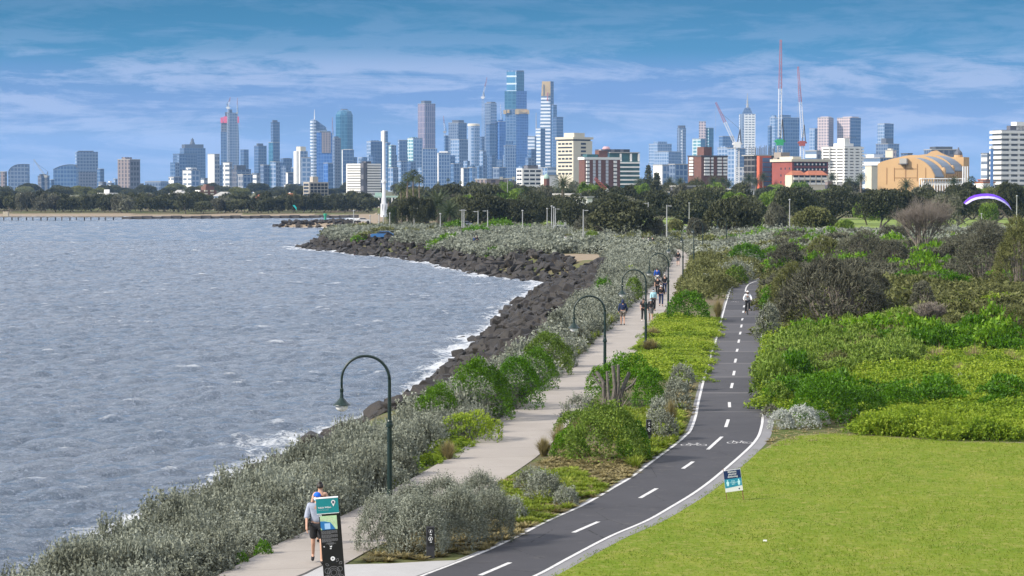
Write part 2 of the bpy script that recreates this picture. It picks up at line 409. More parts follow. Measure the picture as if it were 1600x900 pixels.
caps = b.ramp(b.math('ADD', b.math('MULTIPLY', b.attr('crest'), 0.30), b.math('MULTIPLY', fo2, 0.8)), [(0.70, 0.0), (0.84, 0.55)])
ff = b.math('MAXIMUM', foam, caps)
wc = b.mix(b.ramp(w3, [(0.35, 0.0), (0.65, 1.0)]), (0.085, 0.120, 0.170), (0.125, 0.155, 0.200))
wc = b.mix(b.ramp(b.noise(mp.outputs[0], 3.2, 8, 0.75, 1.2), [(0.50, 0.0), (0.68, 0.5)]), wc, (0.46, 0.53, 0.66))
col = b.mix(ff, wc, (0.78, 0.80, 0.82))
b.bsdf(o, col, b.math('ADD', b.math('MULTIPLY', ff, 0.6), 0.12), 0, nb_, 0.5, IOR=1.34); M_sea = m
def sea_patch(xs, ys):
    x, y = np.meshgrid(xs, ys); z, dx, dy = sea(x, y); s = -coast_s(x, y)
    ed = sm((s + 3) / 4) ; edge = np.minimum(1, np.minimum((x - xs[0]) / 6, 1)); edge = np.clip(edge, 0, 1)
    zz = z * (0.55 + 0.45 * ed) * edge
    foamv = np.clip(1 - (s - 0.5) / (3.6 + 4.5 * wob(x, y, 0.16, 21) + 3 * (y > 250)).clip(0.6), 0, 1) * (s > -4) + np.clip(wob(x, y, 0.3, 22) * 0.6, 0, 1) * (s < 26)
    cr = np.clip(z / 0.25, -1, 2)
    return np.stack([x + dx * edge * 0.9, y + dy * edge * 0.9, zz], -1).reshape(-1, 3), x.shape, foamv.ravel(), cr.ravel(), s
pv, pi_, pf, pc_ = [], [], [], []
n0 = 0
ysA = [50.0]
while ysA[-1] < 560: ysA.append(ysA[-1] + 0.26 + 0.0016 * (ysA[-1] - 50))
for xs, ys in ((np.arange(-122, 14, 0.34), np.array(ysA)), (np.arange(-460, -18, 1.5), np.arange(ysA[-1], 1300, 2.2))):
    V, sh, fv, cv, s = sea_patch(xs, ys)
    idx = grid_idx(*sh).reshape(-1, 4)
    keep = (s.ravel()[idx] > -6).any(1)
    pv.append(V); pi_.append(idx[keep] + n0); pf.append(fv); pc_.append(cv); n0 += len(V)
V = np.concatenate(pv); idx = np.concatenate(pi_)
ring = np.array([(-14000, -60, 0), (-122, -60, 0), (-122, 560.3, 0), (-14000, 560.3, 0), (-14000, 2600, 0), (-460, 1250, 0), (-460, 560.3, 0), (-122, 50, 0), (14, -60, 0), (14, 50, 0)], float)
V = np.concatenate([V, ring]); idx = np.concatenate([idx, np.array([[0, 1, 2, 3], [3, 6, 5, 4], [1, 8, 9, 7]]) + n0])
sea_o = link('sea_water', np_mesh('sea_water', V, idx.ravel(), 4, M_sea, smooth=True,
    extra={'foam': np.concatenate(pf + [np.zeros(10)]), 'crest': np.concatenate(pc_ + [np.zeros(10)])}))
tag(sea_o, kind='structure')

# ------------------------------------------------------------------ paths
def ribbon(name, A, B, z, mat, kind='structure', thick=0.0):
    """sheet between two polylines (same length)"""
    n = len(A); V = np.zeros((2 * n, 3)); V[0::2, :2] = A[:, :2]; V[1::2, :2] = B[:, :2]; V[:, 2] = z
    i = np.arange(n - 1) * 2; idx = np.stack([i, i + 1, i + 3, i + 2], -1)
    ob = link(name, np_mesh(name, V, idx.ravel(), 4, mat)); tag(ob, kind=kind); return ob
def cement(name, a, c_, joints=0.0):
    m, t, o = new_mat(name); b = NB(t); pos = b.n('ShaderNodeNewGeometry').outputs['Position']
    n = b.noise(pos, 0.5, 6, 0.6); n2 = b.noise(pos, 14, 3, 0.6); st = b.noise(pos, 2.2, 5, 0.7)
    cc = b.mix(b.ramp(n, [(0.3, 0.0), (0.7, 1.0)]), a, c_); cc = b.mix(b.math('MULTIPLY', n2, 0.35), cc, tuple(x * 0.6 for x in a))
    cc = b.mix(b.ramp(st, [(0.60, 0.0), (0.75, 0.45)]), cc, tuple(x * 0.62 for x in a))
    if joints:
        s = b.n('ShaderNodeSeparateXYZ'); t.links.new(pos, s.inputs[0])
        rowi = b.math('DIVIDE', b.math('SUBTRACT', s.outputs[1], b.math('MULTIPLY', s.outputs[0], 0.28)), joints)
        f = b.math('FRACT', rowi)
        cc = b.mix(b.math('LESS_THAN', f, 0.012), cc, tuple(x * 0.6 for x in a))
        wnz = b.n('ShaderNodeTexWhiteNoise', noise_dimensions='1D'); b.put(wnz.inputs['W'], b.math('FLOOR', rowi))
        cc = b.mix(b.math('MULTIPLY', wnz.outputs[0], 0.30), cc, tuple(x * 0.72 for x in a))
        cc = cc
    b.bsdf(o, cc, 0.9, 0, b.bump(n2, 0.2, 0.01), 0.2); return m
M_path = cement('path_concrete', (0.335, 0.30, 0.265), (0.40, 0.36, 0.32), 3.0)
M_kerb = cement('kerb_concrete', (0.19, 0.185, 0.19), (0.26, 0.255, 0.255))
M_apron = cement('apron_concrete', (0.38, 0.37, 0.36), (0.46, 0.45, 0.44))
m, t, o = new_mat('asphalt'); b = NB(t); pos = b.n('ShaderNodeNewGeometry').outputs['Position']
n = b.noise(pos, 0.35, 5, 0.6); n2 = b.noise(pos, 40, 2, 0.6); st = b.noise(b.n('ShaderNodeMapping').outputs[0], 1)
s = b.n('ShaderNodeSeparateXYZ'); t.links.new(pos, s.inputs[0])
rowi = b.math('DIVIDE', b.math('ADD', s.outputs[1], b.math('MULTIPLY', n, 0.3)), 9.5); wz = b.n('ShaderNodeTexWhiteNoise', noise_dimensions='1D'); b.put(wz.inputs['W'], b.math('FLOOR', rowi))
far_ = b.ramp(b.math('DIVIDE', s.outputs[1], 200), [(0.50, 0.0), (0.56, 1.0)])
ca = b.mix(b.ramp(n, [(0.3, 0.0), (0.7, 1.0)]), (0.042, 0.041, 0.046), (0.060, 0.058, 0.064))
ca = b.mix(b.math('MULTIPLY', b.math('MULTIPLY', wz.outputs[0], far_), 0.8), ca, (0.105, 0.10, 0.105))
ca = b.mix(b.math('MULTIPLY', b.math('LESS_THAN', b.math('FRACT', rowi), 0.05), far_), ca, (0.15, 0.14, 0.14))
ca = b.mix(b.math('MULTIPLY', n2, 0.30), ca, (0.10, 0.10, 0.105))
vor = b.n('ShaderNodeTexVoronoi', feature='DISTANCE_TO_EDGE'); t.links.new(pos, vor.inputs['Vector']); vor.inputs['Scale'].default_value = 0.32
dst = b.noise(pos, 1.8, 6, 0.75)
ca = b.mix(b.math('MULTIPLY', b.math('LESS_THAN', vor.outputs['Distance'], 0.003), b.math('GREATER_THAN', dst, 0.5)), ca, (0.018, 0.018, 0.018))
ca = b.mix(b.ramp(dst, [(0.56, 0.0), (0.74, 0.55)]), ca, (0.13, 0.12, 0.11))
b.bsdf(o, ca, 0.88, 0, b.bump(n2, 0.3, 0.006), 0.2); M_asph = m
m, t, o = new_mat('worn_white_paint'); b = NB(t); pos = b.n('ShaderNodeNewGeometry').outputs['Position']
nn = b.noise(pos, 5, 6, 0.75)
b.bsdf(o, b.mix(b.ramp(nn, [(0.52, 0.0), (0.66, 0.8)]), (0.60, 0.585, 0.565), (0.22, 0.21, 0.20)), 0.7); M_line = m

def resamp(P, n):
    s = np.concatenate([[0], np.cumsum(np.linalg.norm(np.diff(P[:, :2], axis=0), axis=1))]); q = np.linspace(0, s[-1], n)
    return np.stack([np.interp(q, s, P[:, k]) for k in range(P.shape[1])], 1)
A_, B_ = resamp(LL, 260), resamp(LR, 260)
NA, NBn = normals2(A_), normals2(B_)
ribbon('bike_path', A_, B_, GZ + 0.012, M_asph)
ribbon('kerb', B_, B_ + NBn * 0.42, GZ + 0.006, M_kerb)
ribbon('kerb', A_ - NA * 0.16, A_, GZ + 0.006, M_kerb)
lw = 0.085
ribbon('road_markings', A_ - NA * 0.02, A_ + NA * lw, GZ + 0.018, M_line)
ribbon('road_markings', B_ - NBn * lw, B_ + NBn * 0.02, GZ + 0.018, M_line)
dashes = [((750, 900), (797, 880)), ((896, 833), (935, 816)), ((1000, 779), (1026, 764)), ((1067, 733), (1083, 722)), ((1106, 703), (1128, 683)), ((1134, 668), (1138, 656)), ((1140, 637), (1139.6, 629)),
    ((1142.5, 607), (1144.5, 599)), ((1146, 587), (1147.5, 580)), ((1148.3, 567), (1150, 561)), ((1151, 550), (1152.5, 545.5)), ((1153.7, 536), (1155, 531)), ((1156, 523), (1157.3, 518.7)),
    ((1157.8, 512), (1159, 507.5)), ((1159.3, 501), (1160.5, 497.5)), ((1161, 489), (1161.8, 486)), ((1162, 480.5), (1163, 477.5)), ((1163.5, 471), (1164, 468))]
mbd = MB()
def flat_line(mb, P, w, z):
    P = np.array(P, float); N = normals2(P)
    for i in range(len(P) - 1):
        a, c = P[i] - N[i] * w, P[i] + N[i] * w; d, e = P[i + 1] - N[i + 1] * w, P[i + 1] + N[i + 1] * w
        mb.quad((*a[:2], z), (*c[:2], z), (*e[:2], z), (*d[:2], z))
for p, q in dashes: flat_line(mbd, [G(*p), G(*q)], 0.065, GZ + 0.019)
flat_line(mbd, catmull([G(u, v) for u, v in ((1164.5, 456), (1166, 449.5), (1170, 444.5), (1177, 441), (1188, 438), (1205, 436))], 6)[:, :2], 0.055, GZ + 0.019)
def bike_mark(cx, cy, sc, flip=1):
    """painted bicycle, wheels left and right"""
    for wx in (-0.38, 0.38):
        flat_line(mbd, [(cx + (wx + 0.24 * math.cos(a)) * sc, cy + 0.55 * (0.24 * math.sin(a)) * sc * 3) for a in np.linspace(0, 2 * math.pi, 15)], 0.019, GZ + 0.019)
    fr = [(-0.38, 0), (-0.16, 0.42), (0.24, 0.42), (0.38, 0)]; fr2 = [(-0.16, 0.42), (0.0, 0.0), (-0.38, 0)]; fr3 = [(0.0, 0.0), (0.24, 0.42), (0.22, 0.58), (0.36, 0.60)]; fr4 = [(-0.16, 0.42), (-0.2, 0.55), (-0.08, 0.55)]
    for f_ in (fr, fr2, fr3, fr4): flat_line(mbd, [(cx + x * sc * flip, cy + y * 1.7 * sc) for x, y in f_], 0.018, GZ + 0.019)
x, y = G(1084, 696); bike_mark(x, y, 0.75); x, y = G(1156, 692.5); bike_mark(x, y, 0.75, -1)
x, y = G(1148, 472); bike_mark(x, y, 0.5); x, y = G(1181, 470.5); bike_mark(x, y, 0.5)
rm = mbd.build('road_markings', M_line); tag(rm, kind='structure')
PCr = resamp(PC, 300); NP = normals2(PCr)
ribbon('footpath', PCr[:, :2] - NP * PCr[:, 2:3] / 2, PCr[:, :2] + NP * PCr[:, 2:3] / 2, GZ + 0.020, M_path)
mb = MB(); ap = [G(u, v) for u, v in [(470, 903), (507, 884), (560, 883), (610, 882), (680, 878), (712, 877), (742, 866), (700, 884), (655, 900), (560, 935), (380, 935), (400, 925)]]
mb.v = [(x, y, GZ + 0.026) for x, y in ap]; mb.f = [list(range(len(ap)))[::-1]]; mb.m = [0]; mb.sm = [False]
tag(mb.build('apron_pavement', M_apron), kind='structure')
# joint between footpath and apron
mb = MB(); flat_line(mb, [G(u, v) for u, v in ((455, 906), (478, 897), (492, 890), (509, 883))], 0.035, GZ + 0.032)
tag(mb.build('pavement_joint', plain('dark_joint', (0.06, 0.055, 0.05))), kind='structure')

# lawn
m, t, o = new_mat('lawn'); b = NB(t); pos = b.n('ShaderNodeNewGeometry').outputs['Position']
n1 = b.noise(pos, 0.35, 6, 0.7); n2 = b.noise(pos, 3.5, 6, 0.75); n3 = b.noise(pos, 22, 4, 0.7)
mpp = b.n('ShaderNodeMapping'); t.links.new(pos, mpp.inputs[0]); mpp.inputs['Scale'].default_value = (1.0, 0.33, 1)
n4 = b.noise(mpp.outputs[0], 1.1, 7, 0.78)
c = b.mix(b.ramp(n1, [(0.3, 0.0), (0.7, 1.0)]), (0.135, 0.200, 0.014), (0.255, 0.275, 0.038))
c = b.mix(b.ramp(n4, [(0.40, 0.0), (0.62, 1.0)]), c, (0.135, 0.205, 0.012))
c = b.mix(b.ramp(n2, [(0.48, 0.0), (0.66, 0.85)]), c, (0.33, 0.29, 0.09)); c = b.mix(b.math('MULTIPLY', n3, 0.4), c, (0.12, 0.18, 0.012))
bare = b.ramp(b.math('ADD', b.attr('bare'), b.math('MULTIPLY', b.math('SUBTRACT', n2, 0.5), 1.3)), [(0.45, 0.0), (0.60, 1.0)])
c = b.mix(bare, c, b.mix(n2, (0.20, 0.15, 0.10), (0.33, 0.26, 0.19)))
b.bsdf(o, c, 0.95, 0, b.bump(b.math('ADD', n3, n2), 0.7, 0.05), 0.1); M_lawn = m
lx = np.arange(-2, 42, 0.35); rows = []
kerbx = B_ + NBn * 0.42
kk = kerbx[kerbx[:, 1] < G(1193, 702)[1]]
V, I, bare = [], [], []
NY = 70
ylo = 50.0
for x in lx:
    y0 = ylo; y1 = float(lawn_far(x)) if x > G(1193, 702)[0] else float(np.interp(x, kk[:, 0], kk[:, 1]))
    # left of the bend the lawn ends at the kerb
    for k in range(NY):
        yy = y0 + (y1 - y0) * k / (NY - 1); V.append((x, yy, GZ + 0.03 - 0.028 * (k == NY - 1)))
        de = min((y1 - yy), 99) if x > 9.0 else 9
        bare.append(max(0, 0.62 - de / 3.6) + (0.25 if abs(x - 14.5) < 3 and 75 < yy < 79 else 0))
V = np.array(V); nx = len(lx)
i = np.arange(nx - 1)[:, None] * NY + np.arange(NY - 1)[None, :]
idx = np.stack([i, i + NY, i + NY + 1, i + 1], -1).reshape(-1)
lawn = link('lawn', np_mesh('lawn', V, idx, 4, M_lawn, smooth=True, extra={'bare': np.array(bare)})); tag(lawn, kind='structure')

# ------------------------------------------------------------------ basalt boulders of the sea wall
m, t, o = new_mat('basalt'); b = NB(t); pos = b.n('ShaderNodeNewGeometry').outputs['Position']; oi = b.n('ShaderNodeObjectInfo')
n1 = b.noise(pos, 1.7, 6, 0.7); n2 = b.noise(pos, 9, 4, 0.7); vt = b.attr('tone')
c = b.mix(b.ramp(n1, [(0.35, 0.0), (0.7, 1.0)]), (0.008, 0.0065, 0.005), (0.026, 0.021, 0.016))
c = b.mix(b.ramp(n2, [(0.58, 0.0), (0.75, 0.5)]), c, (0.12, 0.10, 0.08)); c = b.mix(b.math('MULTIPLY', vt, 0.4), c, (0.055, 0.044, 0.035))
b.bsdf(o, c, 0.62, 0, b.bump(b.math('ADD', n1, n2), 0.8, 0.06), 0.4); M_rock = m
import bmesh
def rock_mesh(seed, flat=0.7):
    r = np.random.RandomState(seed); bm = bmesh.new()
    for k in range(12):
        d = r.randn(3); d /= np.linalg.norm(d); q = d * (0.82 + 0.25 * r.rand()) * np.array([1.0, 0.8, flat])
        q = np.sign(q) * np.abs(q) ** 0.8
        q = np.clip(q, -1.05, 1.05)
        bm.verts.new(q)
    bmesh.ops.convex_hull(bm, input=bm.verts)
    for v in [v for v in bm.verts if not v.link_faces]: bm.verts.remove(v)
    bmesh.ops.dissolve_limit(bm, angle_limit=0.2, verts=bm.verts, edges=bm.edges)
    bmesh.ops.bevel(bm, geom=list(bm.edges) + list(bm.verts), offset=0.035, segments=1, profile=0.6, affect='EDGES')
    bmesh.ops.triangulate(bm, faces=bm.faces)
    for v in bm.verts:
        if v.co.length > 1.35: v.co *= 1.2 / v.co.length
    me = bpy.data.meshes.new('boulder'); bm.to_mesh(me); bm.free()
    a = me.attributes.new('tone', 'FLOAT', 'FACE'); a.data.foreach_set('value', np.full(len(me.polygons), r.rand(), dtype=np.float32))
    me.materials.append(M_rock); return me
ROCKS = [rock_mesh(i, 0.55 + 0.06 * (i % 5)) for i in range(12)]
ROCK_NP = []
for me in ROCKS:
    v = np.zeros(len(me.vertices) * 3); me.vertices.foreach_get('co', v); f = np.zeros(len(me.loops), int); me.loops.foreach_get('vertex_index', f)
    ROCK_NP.append((v.reshape(-1, 3), f.reshape(-1, 3)))
def rotm(r, tilt=0.5):
    a, b_, c_ = r.rand() * 6.28, (r.rand() - .5) * 2 * tilt, (r.rand() - .5) * 2 * tilt
    return np.array(Matrix.Rotation(a, 3, 'Z') @ Matrix.Rotation(b_, 3, 'X') @ Matrix.Rotation(c_, 3, 'Y'))
BANK = np.array([(-7.0, 84), (-5.6, 90), (-3.6, 99), (-2.5, 107.6), (-1.5, 116), (0.2, 126.5), (1.9, 144), (2.8, 166), (5.4, 201), (7.9, 221), (11.3, 288), (12.5, 322)])
rr = np.random.RandomState(11)
cand = []
def scatter_rocks(x0, x1, y0, y1, n, smin, smax, rmin, rmax, cond=None):
    x = x0 + rr.rand(n) * (x1 - x0); y = y0 + rr.rand(n) * (y1 - y0); s = coast_s(x, y)
    k = (s > smin) & (s < np.where(y < 112, 2.8, smax)) & ((y > 98) | (rr.rand(n) < .35))
    if cond is not None: k &= cond(x, y)
    for a, c_, ss in zip(x[k], y[k], s[k]):
        R_ = rmin * .75 + (rmax * .95 - rmin * .75) * rr.rand() ** 2.6
        cand.append((a, c_, R_, ss))
scatter_rocks(-24, 6, 84, 200, 9000, -0.2, 7.6, 0.34, 0.92, lambda x, y: x < np.interp(y, BANK[:, 1], BANK[:, 0]) + 0.1)
scatter_rocks(-10, 14, 200, 322, 9000, -0.3, 9.5, 0.45, 1.05, lambda x, y: x < np.interp(y, BANK[:, 1], BANK[:, 0]) + 0.3)
scatter_rocks(-44, 14, 322, 512, 26000, -1.2, 7.0, 0.5, 1.25, lambda x, y: (x < 8))
scatter_rocks(-16, -3, 130, 330, 170, -3.4, -0.6, 0.3, 0.6)
scatter_rocks(-73, -44, 728, 766, 900, -1.2, 9, 0.7, 1.5)
scatter_rocks(-52, -41, 735, 850, 500, -1.2, 3.5, 0.7, 1.4)
# thin out to a natural packing
cand.sort(key=lambda c: -c[2]); grid = {}; keep = []
for a, c_, R_, ss in cand:
    gxk, gyk = int(a // 1.6), int(c_ // 1.6); ok = True
    for i in (-1, 0, 1):
        for j in (-1, 0, 1):
            for (p, q, rq) in grid.get((gxk + i, gyk + j), ()):
                if (p - a) ** 2 + (q - c_) ** 2 < (0.62 * (R_ + rq)) ** 2: ok = False; break
            if not ok: break
        if not ok: break
    if ok: grid.setdefault((gxk, gyk), []).append((a, c_, R_)); keep.append((a, c_, R_, ss))
kx = np.array([k[0] for k in keep]); ky = np.array([k[1] for k in keep]); kh = hfun(kx, ky)
rk = [(a, c_, R_, ss, h) for (a, c_, R_, ss), h in zip(keep, kh)]
rk.sort(key=lambda q: -q[2] / q[1] * (1.0 if q[1] > 96 else 0.001))
big = [q for q in rk[:282]]
for q in big:
    a, c_, R_, ss, h = q
    me = ROCKS[rr.randint(12)]
    ob = link('boulder', me, None, (a, c_, max(h, -0.3) + R_ * 0.18), tuple((rr.rand(3) - .5) * np.array([1.0, 1.0, 6.2])), (R_, R_, R_ * (0.8 + 0.5 * rr.rand())))
    tag(ob, 'black basalt boulder piled in the sea wall beside the water', 'rock', 'basalt boulders along the sea wall')
Vs, Fs, Ts, n0 = [], [], [], 0
for a, c_, R_, ss, h in rk[282:]:
    v, f = ROCK_NP[rr.randint(12)]; vv = (v @ rotm(rr).T) * R_ + np.array([a, c_, max(h, -0.3) + R_ * 0.18])
    Vs.append(vv); Fs.append(f + n0); Ts.append(np.full(len(f), rr.rand())); n0 += len(v)
tag(link('rock_rubble', np_mesh('rock_rubble', np.concatenate(Vs), np.concatenate(Fs).ravel(), 3, M_rock, np.concatenate(Ts))),
    'dark basalt rubble of the sea wall around the point', 'rocks', None, 'stuff')
# the few big ones that stick up behind the saltbush in front
for (u, v, w, hgt, lab) in ((494, 677, 1.6, .85, 'largest flat black boulder jutting over the water left of the first lamp'), (528, 674, 1.2, 0.7, 'rounded black boulder against the saltbush left of the first lamp'),
        (492, 694, 1.7, 0.5, 'sloping black slab below the largest boulder by the water'), (357, 746, 1.5, 0.55, 'long low black boulder behind the silver saltbush'),
        (413, 734, 1.1, 0.6, 'pointed black boulder at the edge of the saltbush'), (435, 716, 0.7, 0.3, 'small black rock beside the water above the saltbush')):
    x, y = G(u, v, 2.0)
    ob = link('boulder', ROCKS[(u + v) % 12], None, (x, y, 1.6), (0.1, -0.08, 0.3 + u), (w * 0.62, w * 0.8, hgt)); tag(ob, lab, 'rock')

# ------------------------------------------------------------------ leaves and shrubs
def unit(v): return v / (np.linalg.norm(v, axis=-1, keepdims=True) + 1e-9)
def tri_leaves(C, D, L_, Wd, r, curl=0.0):
    """one slim triangle per leaf: centre C, direction D, length L, width W"""
    n = len(C); side = unit(np.cross(D, r.randn(n, 3)))
    L_ = np.broadcast_to(L_, (n,))[:, None]; Wd = np.broadcast_to(Wd, (n,))[:, None]
    V = np.stack([C - D * L_ * .5 + side * Wd * .5, C - D * L_ * .5 - side * Wd * .5, C + D * L_ * .6], 1)
    return V.reshape(-1, 3)
def dome_points(n, r, lobes=7, lobr=0.5, flat=0.0, seed=0):
    """points on the outside of a heap of rounded lobes that fills the unit dome; returns points, normals, depth below the surface"""
    q = np.random.RandomState(seed + 77)
    lobes = int(lobes * 1.7); i = np.arange(lobes); a = i * 2.39996 + q.rand(lobes) * 0.7; e = np.arcsin(np.clip(0.06 + 0.94 * (i + 0.5 * q.rand(lobes)) / lobes, 0, 1))
    Rn = lobr * (0.62 + 0.55 * q.rand(lobes)); rc = (1.0 - Rn * 0.9) * (0.86 + 0.2 * q.rand(lobes))
    Cn = np.stack([np.cos(a) * np.cos(e) * rc, np.sin(a) * np.cos(e) * rc, np.maximum(np.sin(e) * rc, 0.04)], 1)
    k = r.randint(0, lobes, n * 3); d = unit(r.randn(n * 3, 3)); d[:, 2] = np.where(d[:, 2] < -0.35, -d[:, 2], d[:, 2])
    p = Cn[k] + d * Rn[k][:, None]
    inside = np.zeros(len(p), bool)
    for j in range(lobes): inside |= (np.linalg.norm(p - Cn[j], axis=1) < Rn[j] * 0.93) & (k != j)
    ok = ~inside & (p[:, 2] > 0.02); p, d = p[ok][:n], d[ok][:n]
    return p, d
def shrub_np(kind, leaf, seed, n=None, asp=1.0):
    """unit shrub (radius about 1, height about 1) of triangles; leaf = leaf length relative to the radius"""
    r = np.random.RandomState(seed); dome_points = lambda *a, **k: (lambda q: (q[0] * np.array([1, 1, asp]), unit(q[1] / np.array([1, 1, asp]))))(globals()['dome_points'](*a, **k))
    n = int(n * (.4 + .6 * asp)) if n else n; af = .4 + .6 * asp
    if kind == 'saltbush':       # upright silver sprigs
        ns = n or int(af * (11.0 if asp == 1.0 else 19.0) / leaf ** 2 / 7); p, d = dome_points(ns, r, 8, 0.46, seed=seed)
        dr = unit(d * 0.55 + np.array([0, 0, 0.9]) + r.randn(*d.shape) * 0.28); Ls = 0.12 + 0.42 * r.rand(len(p)) ** 2
        k = 8; tt = np.tile(np.linspace(0, 1, k), len(p)); P = np.repeat(p, k, 0); Dr = np.repeat(dr, k, 0); LL_ = np.repeat(Ls, k)
        C = P + Dr * (tt * LL_ - 0.08)[:, None] + r.randn(len(P), 3) * leaf * 0.28
        dd = unit(Dr * 0.35 + r.randn(len(P), 3) * 0.6); tone = np.repeat(r.rand(len(p)), k) * 0.55 + 0.25 * r.rand(len(P)) + 0.2 * tt
        return tri_leaves(C, dd, leaf * 1.05, leaf * 0.8, r), np.clip(tone, 0, 1)
    if kind == 'leafy':          # rounded clumps of broad leaves
        ns = n or int(af * 9.0 / leaf ** 2); p, d = dome_points(ns, r, 11, 0.40, seed=seed)
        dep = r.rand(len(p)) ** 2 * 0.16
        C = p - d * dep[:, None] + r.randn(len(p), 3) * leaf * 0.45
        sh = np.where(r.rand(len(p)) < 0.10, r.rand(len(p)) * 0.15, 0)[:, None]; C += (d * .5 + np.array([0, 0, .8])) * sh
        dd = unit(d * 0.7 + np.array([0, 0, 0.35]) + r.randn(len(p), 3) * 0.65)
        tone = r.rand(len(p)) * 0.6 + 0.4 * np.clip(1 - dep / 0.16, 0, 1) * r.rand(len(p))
        return tri_leaves(C, dd, leaf * 1.15, leaf * 0.95, r), tone
    if kind == 'sheoak':         # fine grey needles in drooping plumes
        ns = n or int(af * 17.0 / leaf ** 2 / 5); p, d = dome_points(ns, r, 9, 0.42, seed=seed)
        dr = unit(d * 0.8 + np.array([0, 0, 0.5]) + r.randn(*d.shape) * 0.33); k = 5
        tt = np.tile(np.linspace(0, 1, k), len(p)); P = np.repeat(p, k, 0); Dr = np.repeat(dr, k, 0); Ls = np.repeat(0.10 + 0.16 * r.rand(len(p)), k)
        C = P + Dr * (tt * Ls - 0.06)[:, None] + r.randn(len(P), 3) * leaf * 0.3; C[:, 2] -= tt ** 2 * Ls * 0.35
        dd = unit(Dr + r.randn(len(P), 3) * 0.4 - np.array([0, 0, 0.2]) * tt[:, None])
        tone = np.repeat(r.rand(len(p)), k) * 0.6 + 0.4 * r.rand(len(P)) 
        return tri_leaves(C, dd, leaf * 1.9, leaf * 0.5, r), tone
    if kind == 'cover':          # low heads of stubby upright shoots
        ns = n or int(af * 7.0 / leaf ** 2 / 4); p, d = dome_points(ns, r, 14, 0.30, seed=seed); p[:, 2] *= 0.8
        dr = unit(d * 0.3 + np.array([0, 0, 1.0]) + r.randn(*d.shape) * 0.25); k = 4
        tt = np.tile(np.linspace(0, 1, k), len(p)); P = np.repeat(p, k, 0); Dr = np.repeat(dr, k, 0)
        C = P + Dr * (tt * leaf * 2.4)[:, None] + r.randn(len(P), 3) * leaf * 0.3; dd = unit(Dr * 0.6 + r.randn(len(P), 3) * 0.7)
        tone = np.repeat(r.rand(len(p)), k) * 0.5 + 0.5 * tt
        return tri_leaves(C, dd, leaf * 1.2, leaf * 0.8, r), np.clip(tone, 0, 1)
    if kind == 'tussock':        # arching grass blades from one root
        ns = n or 420; a = r.rand(ns) * 6.28; tl = r.rand(ns) ** 0.7 * 0.95; hgt = (0.7 + 0.5 * r.rand(ns)) * asp
        base = np.stack([np.cos(a) * 0.18 * r.rand(ns), np.sin(a) * 0.18 * r.rand(ns), np.zeros(ns)], 1)
        pts = [base + np.stack([np.cos(a) * tl * s_ ** 1.5, np.sin(a) * tl * s_ ** 1.5, hgt * s_ * (1 - 0.35 * tl * s_)], 1) for s_ in (0, 0.55, 1.0)]
        sd = np.stack([-np.sin(a), np.cos(a), 0 * a], 1) * leaf * 0.5
        V = np.concatenate([np.stack([pts[0] - sd, pts[0] + sd, pts[1] + sd], 1), np.stack([pts[0] - sd, pts[1] + sd, pts[1] - sd], 1), np.stack([pts[1] - sd, pts[1] + sd, pts[2]], 1)], 0)
        t1 = r.rand(ns); return V.reshape(-1, 3), np.clip(np.concatenate([t1 * .5, t1 * .5 + .1, t1 * .5 + .4]), 0, 1)
M_salt = leafm('saltbush_leaf', (0.085, 0.088, 0.058), (0.215, 0.230, 0.175), (0.41, 0.435, 0.36), 0.15, 0.8, 0.55, 0.5)
M_silver = leafm('cushion_leaf', (0.30, 0.32, 0.28), (0.42, 0.44, 0.40), (0.56, 0.58, 0.54), 0.1, 0.8, 0.2)
M_green = leafm('wattle_leaf', (0.032, 0.085, 0.003), (0.095, 0.210, 0.006), (0.22, 0.36, 0.02), 0.3, 0.5, 0.35, 0.6)
M_emer = leafm('fresh_leaf', (0.024, 0.075, 0.002), (0.075, 0.190, 0.004), (0.17, 0.33, 0.012), 0.3, 0.5, 0.3, 0.8)
M_dgreen = leafm('dull_green_leaf', (0.050, 0.095, 0.010), (0.120, 0.195, 0.020), (0.25, 0.33, 0.06), 0.22, 0.6, 0.45, 0.5)
M_cover = leafm('ground_cover_leaf', (0.065, 0.140, 0.006), (0.200, 0.290, 0.014), (0.38, 0.44, 0.05), 0.28, 0.6, 0.65, 0.25)
M_shoe = leafm('sheoak_needle', (0.045, 0.043, 0.030), (0.105, 0.104, 0.070), (0.240, 0.245, 0.165), 0.15, 0.8, 0.4, 0.4)
M_olive = leafm('olive_leaf', (0.065, 0.070, 0.022), (0.135, 0.145, 0.045), (0.25, 0.25, 0.10), 0.2, 0.7, 0.5, 0.4)
M_straw = leafm('dry_grass_blade', (0.14, 0.12, 0.045), (0.25, 0.21, 0.09), (0.42, 0.35, 0.19), 0.3, 0.8, 0.4)
M_grass = leafm('green_grass_blade', (0.085, 0.14, 0.010), (0.180, 0.245, 0.020), (0.34, 0.37, 0.07), 0.35, 0.7, 0.6, 0.5)
M_moon = leafm('dark_tree_leaf', (0.018, 0.021, 0.009), (0.048, 0.054, 0.024), (0.135, 0.14, 0.066), 0.12, 0.7, 0.35, 0.12)
M_palm = leafm('palm_leaf', (0.022, 0.038, 0.014), (0.055, 0.078, 0.030), (0.13, 0.15, 0.07), 0.2, 0.5, 0.3)
M_bark = plain('grey_bark', (0.13, 0.11, 0.09), 0.9, 0, 0.35, 4, 0.4)
M_twig = plain('bare_twig', (0.20, 0.17, 0.14), 0.9, 0, 0.3, 4)
KMAT = {'saltbush': M_salt, 'leafy': M_green, 'sheoak': M_shoe, 'cover': M_cover, 'tussock': M_straw}
_np_cache = {}
